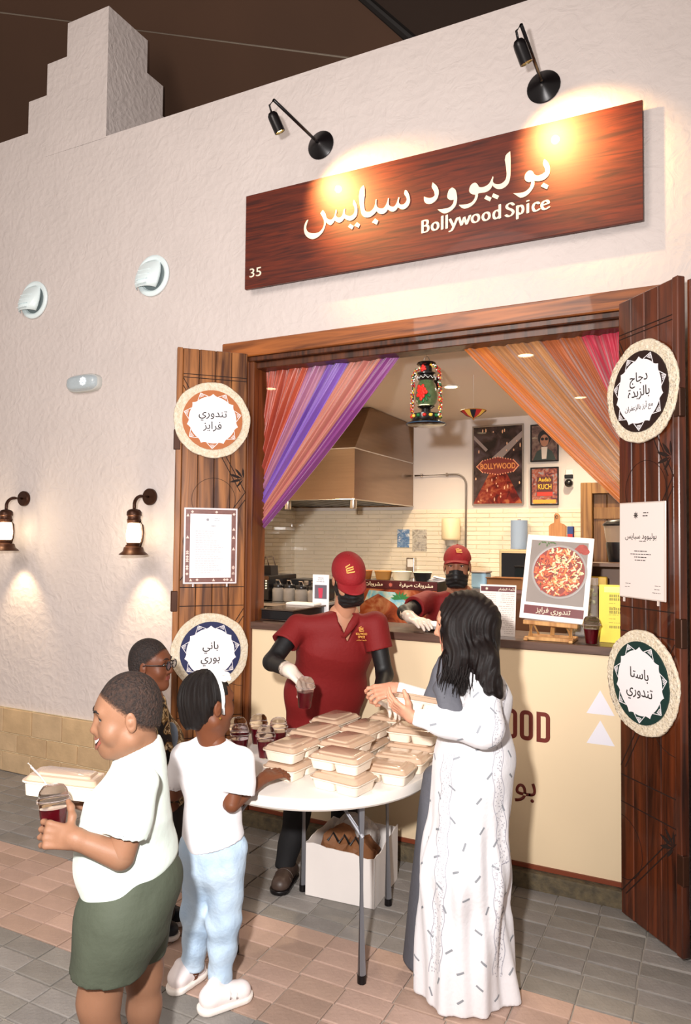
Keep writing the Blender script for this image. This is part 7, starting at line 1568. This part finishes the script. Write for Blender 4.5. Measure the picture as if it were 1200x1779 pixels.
# ---------------- workers
redp_ = mat('polo_red', '#72090a', .75, bump=.2, bscale=60, var=.05, vscale=5); capm = mat('cap_red', '#860f17', .75, bump=.25, bscale=120); blk = mat('sleeve_black', '#0d0b0d', .55, bump=.1); maskm = mat('mask_black', '#141314', .55, bump=.3, bscale=60); glove = mat('glove_clear', '#dccbbd', .35, coat=.3, bump=.2, bscale=50); logo = mat('logo_gold', '#e2a04c', .5)
def cap(parent, H, brim=.078, droop=.3, low=.022):
    F = Field(); H.E(F, (0, -.012, .044), (.083, .104, .090)); H.E(F, (0, .030, .040), (.066, .076, .060), k=.02); F.clip(H.p(0, 0, low), H.M @ Vector((0, -.14, -1))); c = np_mesh('cap_crown', [F.mesh(.0042)], capm, parent)
    bm = BM(); n = 20; rows_ = []
    for j in range(7):
        v = j/6; row = []
        for i in range(n+1):
            a = R_(-62+124*i/n); x = .080*math.sin(a)*(1+.02*v); y = -.012+.106*math.cos(a)+brim*v*math.cos(a*1.25)**.75 if math.cos(a*1.25) > 0 else -.012+.106*math.cos(a); z = low+.010-.018*droop*v*3*.5-.020*(math.sin(a)**2)*(v*1.4+.2)+.004*v*(1-v)
            row.append(bm.verts.new(H.p(x, y, z)))
        rows_.append(row)
    for a, b in zip(rows_, rows_[1:]):
        for i in range(n): bm.faces.new((a[i], a[i+1], b[i+1], b[i]))
    o = obj('cap_brim', bm, capm, parent, smooth=True); m = o.modifiers.new('s', 'SOLIDIFY'); m.thickness = .003
    bm = BM(); ball(bm, H.p(0, -.012, .134), (.007, .007, .004), u=10, v=6); obj('cap_button', bm, capm, c, smooth=True)
    return c
def clapper(parent, M, s, m=None):
    """little clapperboard emblem"""
    bm = BM()
    for pts in ([(-.5, -.5), (.5, -.5), (.5, -.36), (-.5, -.36)], [(-.5, -.28), (.42, -.14), (.42, .02), (-.5, -.12)], [(-.5, .0), (-.2, .06), (.45, .12), (.45, .28), (-.25, .2), (-.5, .12)], [(-.35, .3), (.1, .5), (.12, .62), (-.5, .4), (-.5, .2)], [(-.5, -.5), (-.38, -.5), (-.38, .1), (-.5, .1)]):
        prism(bm, [(x*s, y*s) for x, y in pts], .0012, M)
    return obj('emblem', bm, m or logo, parent)
def surf_M(H, px, py, fieldobj, parent):
    b = BVHTree.FromPolygons([v.co+wloc(parent) for v in fieldobj.data.vertices], [p.vertices[:] for p in fieldobj.data.polygons]); o = SC.camera.matrix_world.translation; h = b.ray_cast(o, (at(px, py, 1)-o).normalized()); n = h[1]; up = (UP-n*n.dot(UP)).normalized(); return face_M(h[0]+n*.002, up.cross(n), up)
def mask(parent, H, top=.0):
    F = Field(); H.E(F, (0, .040, -.040), (.0625, .066, .060)); F.cone(H.p(0, .100, -.01), H.p(0, .098, -.06), .017*H.k, .02*H.k, k=.03); F.cone(H.p(-.03, .054, -.088), H.p(.03, .054, -.088), .034, .034, k=.03); F.clip(H.p(0, .1, top), H.M @ Vector((0, -.25, 1))); F.clip(H.p(0, .018, 0), H.M @ Vector((0, -1, 0)))
    F.disp = lambda P: .0016*np.sin(H.loc(P)[:, 2]*260+8*np.abs(H.loc(P)[:, 0])*10); m = np_mesh('face_mask', [F.mesh(.0042)], maskm, parent)
    for s in (-1, 1): bm = BM(); tube(bm, [H.p(s*.055, .03, -.02), H.p(s*.074, .0, .012), H.p(s*.079, -.018, .0)], .0018, 5); tube(bm, [H.p(s*.052, .03, -.07), H.p(s*.073, .0, -.04), H.p(s*.078, -.018, -.02)], .0018, 5); obj('mask_strap', bm, maskm, m)
def collar_v(parent, c, H, left, right, v, m):
    for a, b in ((left, v), (right, v)):
        bm = BM(); a, b = Vector(a), Vector(b); back_ = Vector(c); P = [back_, back_.lerp(a, .6)+UP*.004, a, a.lerp(b, .5), b]; tube(bm, P, [.017, .020, .024, .020, .008], 8, flat=.35); obj('collar', bm, m, parent, smooth=True)
def worker(label, base, H, neck, chest, waist, hem, sR, eR, wR, sL, eL, wL, sleeveR, sleeveL, rt, skinm, tw=1.35, hip=None, low=.022):
    p = person(label, base); F = Field(); add_head(F, H, neck=neck, nr=.052); head = F.mesh(.004)
    F = Field(); F.cone(neck, chest, .055, .11, k=.05, flat=(rt, tw)); F.cone(chest, waist, .11, .105, k=.05, flat=(rt, tw)); F.cone(waist, hem, .105, .11, k=.05, flat=(rt, tw)); F.group(.02); F.cone(sR, eR, .045, .038); F.cone(eR, wR, .038, .027); F.group(.02); F.cone(sL, eL, .045, .038); F.cone(eL, wL, .038, .027)
    F.group(.02)
    for h_, k_, a_ in hip or []: F.cone(h_, k_, .08, .06); F.cone(k_, a_, .055, .04)
    body = F.mesh(.009); np_mesh('body', [head, body], [skinm, lipl], p, facemat(H))
    F = Field(); F.cone(neck-UP*.045, chest, .07, .128, k=.06, flat=(rt, tw*1.03)); F.cone(chest, waist, .128, .134, k=.06, flat=(rt, tw)); F.cone(waist, hem, .134, .138, k=.06, flat=(rt, tw)); F.cone(sR, sL, .05, .05, k=.05)
    F.group(.025); F.cone(sR, sR.lerp(eR, sleeveR+.08), .062, .072); sleeve_cut(F, sR, eR, sleeveR, .12, .050); F.group(.025); F.cone(sL, sL.lerp(eL, sleeveL+.08), .062, .072); sleeve_cut(F, sL, eL, sleeveL, .12, .050); F.clip(hem, hem-waist); F.disp = folds(.0055, 20, (.2, .3, 1), (.9, .2, -.5), 1.9)
    nk = V3(neck); vd = V3(H.M @ Vector((0, 1, 0))); vd[2] = 0; vd /= np.linalg.norm(vd)
    ev1 = F.ev
    def ev(P, c=None, h=0):
        v = ev1(P, c, h); q = P-nk; f = q@vd; side = np.abs(q@V3(rt)); z = q[:, 2]; return np.maximum(v, -np.maximum(np.maximum(side-(.052+.52*np.minimum(0, z+.035)), -f-.0), -(z+.14)))*1.0 if True else v
    F.ev = ev; shirt = np_mesh('polo_shirt', [F.mesh(.0058)], redp_, p)
    F = Field(); F.cone(sR.lerp(eR, max(0, sleeveR-.12)), eR, .046, .041, k=.02); F.cone(eR, wR, .041, .030, k=.02); np_mesh('arm_sleeve', [F.mesh(.006)], blk, p)
    F = Field(); F.cone(sL.lerp(eL, max(0, sleeveL-.12)), eL, .046, .041, k=.02); F.cone(eL, wL, .041, .030, k=.02); np_mesh('arm_sleeve', [F.mesh(.006)], blk, p)
    c = cap(p, H, low=low); mask(p, H, 0 if low < .03 else -.012); return p, shirt, c
# worker at the table
rt1 = (-IL*.97+FW*.25).normalized()
H = Head(at(606, 1006, 3.56), (-FW*.80-UP*.48-IL*.22), (UP*.8-FW*.45), 1.0)
sR, eR, wR = at(516, 1088, 3.62), at(472, 1150, 3.50), at(504, 1166, 3.30); sL, eL, wL = at(650, 1083, 3.62), at(668, 1172, 3.58), at(656, 1214, 3.38)
kR, kL = at(515, 1420, 3.66), at(600, 1420, 3.86); aR_ = Vector(ground(494, 1530))+UP*.08; aL_ = Vector((kL.x-.07, kL.y+.03, .09))
p1, shirt, capo = worker('worker in red cap and polo leaning over the table with a dark drink', at(560, 1400, 3.8)[:2], H, at(598, 1066, 3.66), at(582, 1122, 3.70), at(564, 1200, 3.80), at(560, 1262, 3.86), sR, eR, wR, sL, eL, wL, .50, .52, rt1, skin('skin_worker', '#b98468'), 1.46,
    hip=[(at(535, 1290, 3.84), kR, aR_), (at(600, 1290, 3.92), kL, aL_)])
beard = mat('beard', '#1d1412', .8, bump=.6, bscale=160)
for s in (-1, 1): bm = BM(); tube(bm, [H.p(s*.071, .012, .02), H.p(s*.070, .018, -.03), H.p(s*.060, .03, -.065)], [.006, .010, .010], 6); obj('beard', bm, beard, p1, smooth=True)
F = Field(); H.E(F, (0, -.018, .02), (.079, .097, .075)); F.clip(H.p(0, .02, 0), H.M @ Vector((0, 1, .3))); F.clip(H.p(0, 0, -.02), H.M @ Vector((0, -.3, -1))); np_mesh('hair', [F.mesh(.005)], brow_m, p1)
trk = mat('trousers_black', '#0f0d0f', .8, bump=.15)
F = Field(); F.cone(at(568, 1240, 3.86), at(568, 1290, 3.88), .120, .125, k=.04, flat=(rt1, 1.2)); F.cone(at(538, 1290, 3.84), kR, .095, .068, k=.04); F.cone(kR, aR_, .064, .052, k=.03); F.group(.02); F.cone(at(602, 1290, 3.92), kL, .095, .068, k=.04); F.cone(kL, aL_, .064, .052, k=.03); F.disp = folds(.005, 30); F.clip(Vector((0, 0, .07)), -UP); np_mesh('trousers', [F.mesh(.008)], trk, p1)
brs = mat('shoe_brown', '#4a3a32', .45, var=.3, vscale=20)
tR = ground(484, 1556); shoe(p1, Vector(aR_)+Vector((0, .06, 0)), tR+Vector((-.005, 0, 0)), brs, MATS['black_metal'], w=.046); shoe(p1, Vector(aL_)+Vector((0, .05, 0)), Vector(aL_)+Vector((0, -.21, 0)), brs, MATS['black_metal'], w=.046)
G = Field(); G.cone(eR.lerp(wR, .78), wR, .034, .033, k=.015); add_hand(G, wR, -IL*.70-UP*.50-FW*.45, UP*.62-IL*.50-FW*.25, 1.08, [.55, .55, .6, .7], -1, .14, thumb=(.42, .8, .45), r0=.0098); g_ = np_mesh('glove', [G.mesh(.0034)], glove, p1)
bm = BM(); tube(bm, [eR.lerp(wR, .76), eR.lerp(wR, .84)], [.037, .035], 14); obj('glove_cuff', bm, glove, g_, smooth=True)
G = Field(); G.cone(eL.lerp(wL, .8), wL, .034, .031, k=.015); add_hand(G, wL, -FW*.45-IL*.45-UP*.10, UP*.9, 1.0, [.5, .5, .5, .5], -1, .08, r0=.0095); np_mesh('glove', [G.mesh(.0038)], glove, p1)
cup_at(at(529, 1229, 3.21), (R_(4), R_(4), 0), 'dark cup held by its lid in the gloved hand of the worker at the table')
clapper(capo, surf_M(H, 608, 989, capo, p1) @ Matrix.Rotation(R_(12), 4, 'Z'), .040)
Ms = surf_M(H, 628, 1092, shirt, p1) @ Matrix.Translation((0, 0, .007)); clapper(shirt, Ms @ Matrix.Rotation(R_(8), 4, 'Z'), .024); text('writing', 'BOLLYWOOD', Ms @ Matrix.Translation((0, -.030, 0)), .016, logo, shirt, width=.055, depth=.001, bold=.02); text('writing', 'SPICE', Ms @ Matrix.Translation((0, -.046, 0)), .016, logo, shirt, width=.034, depth=.001, bold=.02); text('writing', 'بوليوود سبايس', Ms @ Matrix.Translation((0, -.058, 0)), .009, logo, shirt, width=.05, depth=.001)
bm = BM()
for k in range(2): ball(bm, at(597, 1102+k*14, 3.55), .004, u=8, v=6)
bm.free()
a = at(598, 1060, 3.72); collar_v(shirt, a, H, at(577, 1078, 3.60), at(622, 1070, 3.60), at(597, 1107, 3.565), redp_); 
# worker behind the counter
rt2 = (-IL*.99+FW*.1).normalized(); H = Head(at(794, 985, 4.25), (-FW*.96+IL*.22-UP*.04), UP, .98)
p2, shirt, capo = worker('worker in red cap and black mask behind the counter beside the menu card', at(800, 1300, 4.45)[:2], H, at(797, 1028, 4.32), at(795, 1075, 4.38), at(798, 1150, 4.5), at(798, 1230, 4.55), at(742, 1046, 4.32), at(703, 1064, 4.12), at(713, 1073, 4.02), at(850, 1046, 4.42), at(872, 1110, 4.55), at(850, 1160, 4.50), .62, .6, rt2, skin('skin_worker_b', '#8f5f48'), 1.4, low=.040,
    hip=[(at(780, 1240, 4.55), at(780, 1330, 4.55), Vector((*at(780, 1400, 4.55)[:2], .17))), (at(818, 1240, 4.55), at(818, 1330, 4.55), Vector((*at(818, 1400, 4.55)[:2], .17)))])
eyes(H, p2, MATS['iris_brown']); brows(H, p2, brow_m, .024)
F = Field(); H.E(F, (0, -.018, .012), (.079, .097, .07)); F.clip(H.p(0, .012, 0), H.M @ Vector((0, 1, .3))); F.clip(H.p(0, 0, -.03), H.M @ Vector((0, -.3, -1))); np_mesh('hair', [F.mesh(.005)], brow_m, p2)
F = Field()
for x in (780, 818): F.cone(at(x, 1235, 4.55), at(x, 1330, 4.55), .1, .07, k=.03); F.cone(at(x, 1330, 4.55), Vector((*at(x, 1400, 4.55)[:2], .16)), .068, .055, k=.03)
np_mesh('trousers', [F.mesh(.011)], trk, p2)
for x in (780, 818): q = Vector((*at(x, 1400, 4.55)[:2], 0)); o = shoe(p2, q+Vector((0, .06, 0)), q+Vector((.02, -.18, 0)), brs, MATS['black_metal'], w=.044); o.location.z += KZ
wR = at(714, 1074, 4.0); G = Field(); G.cone(at(704, 1066, 4.10), wR, .033, .032, k=.015); add_hand(G, wR, -FW*.80-IL*.42-UP*.10, UP*.9-FW*.2, 1.0, [.16, .28, .26, .28], -1, .10, r0=.0098); g_ = np_mesh('glove', [G.mesh(.0036)], glove, p2)
bm = BM(); tube(bm, [at(705, 1067, 4.09), at(711, 1071, 4.04)], [.038, .035], 14); obj('glove_cuff', bm, glove, g_, smooth=True)
clapper(capo, surf_M(H, 797, 957, capo, p2), .034)
# remove the two building prototypes if unused
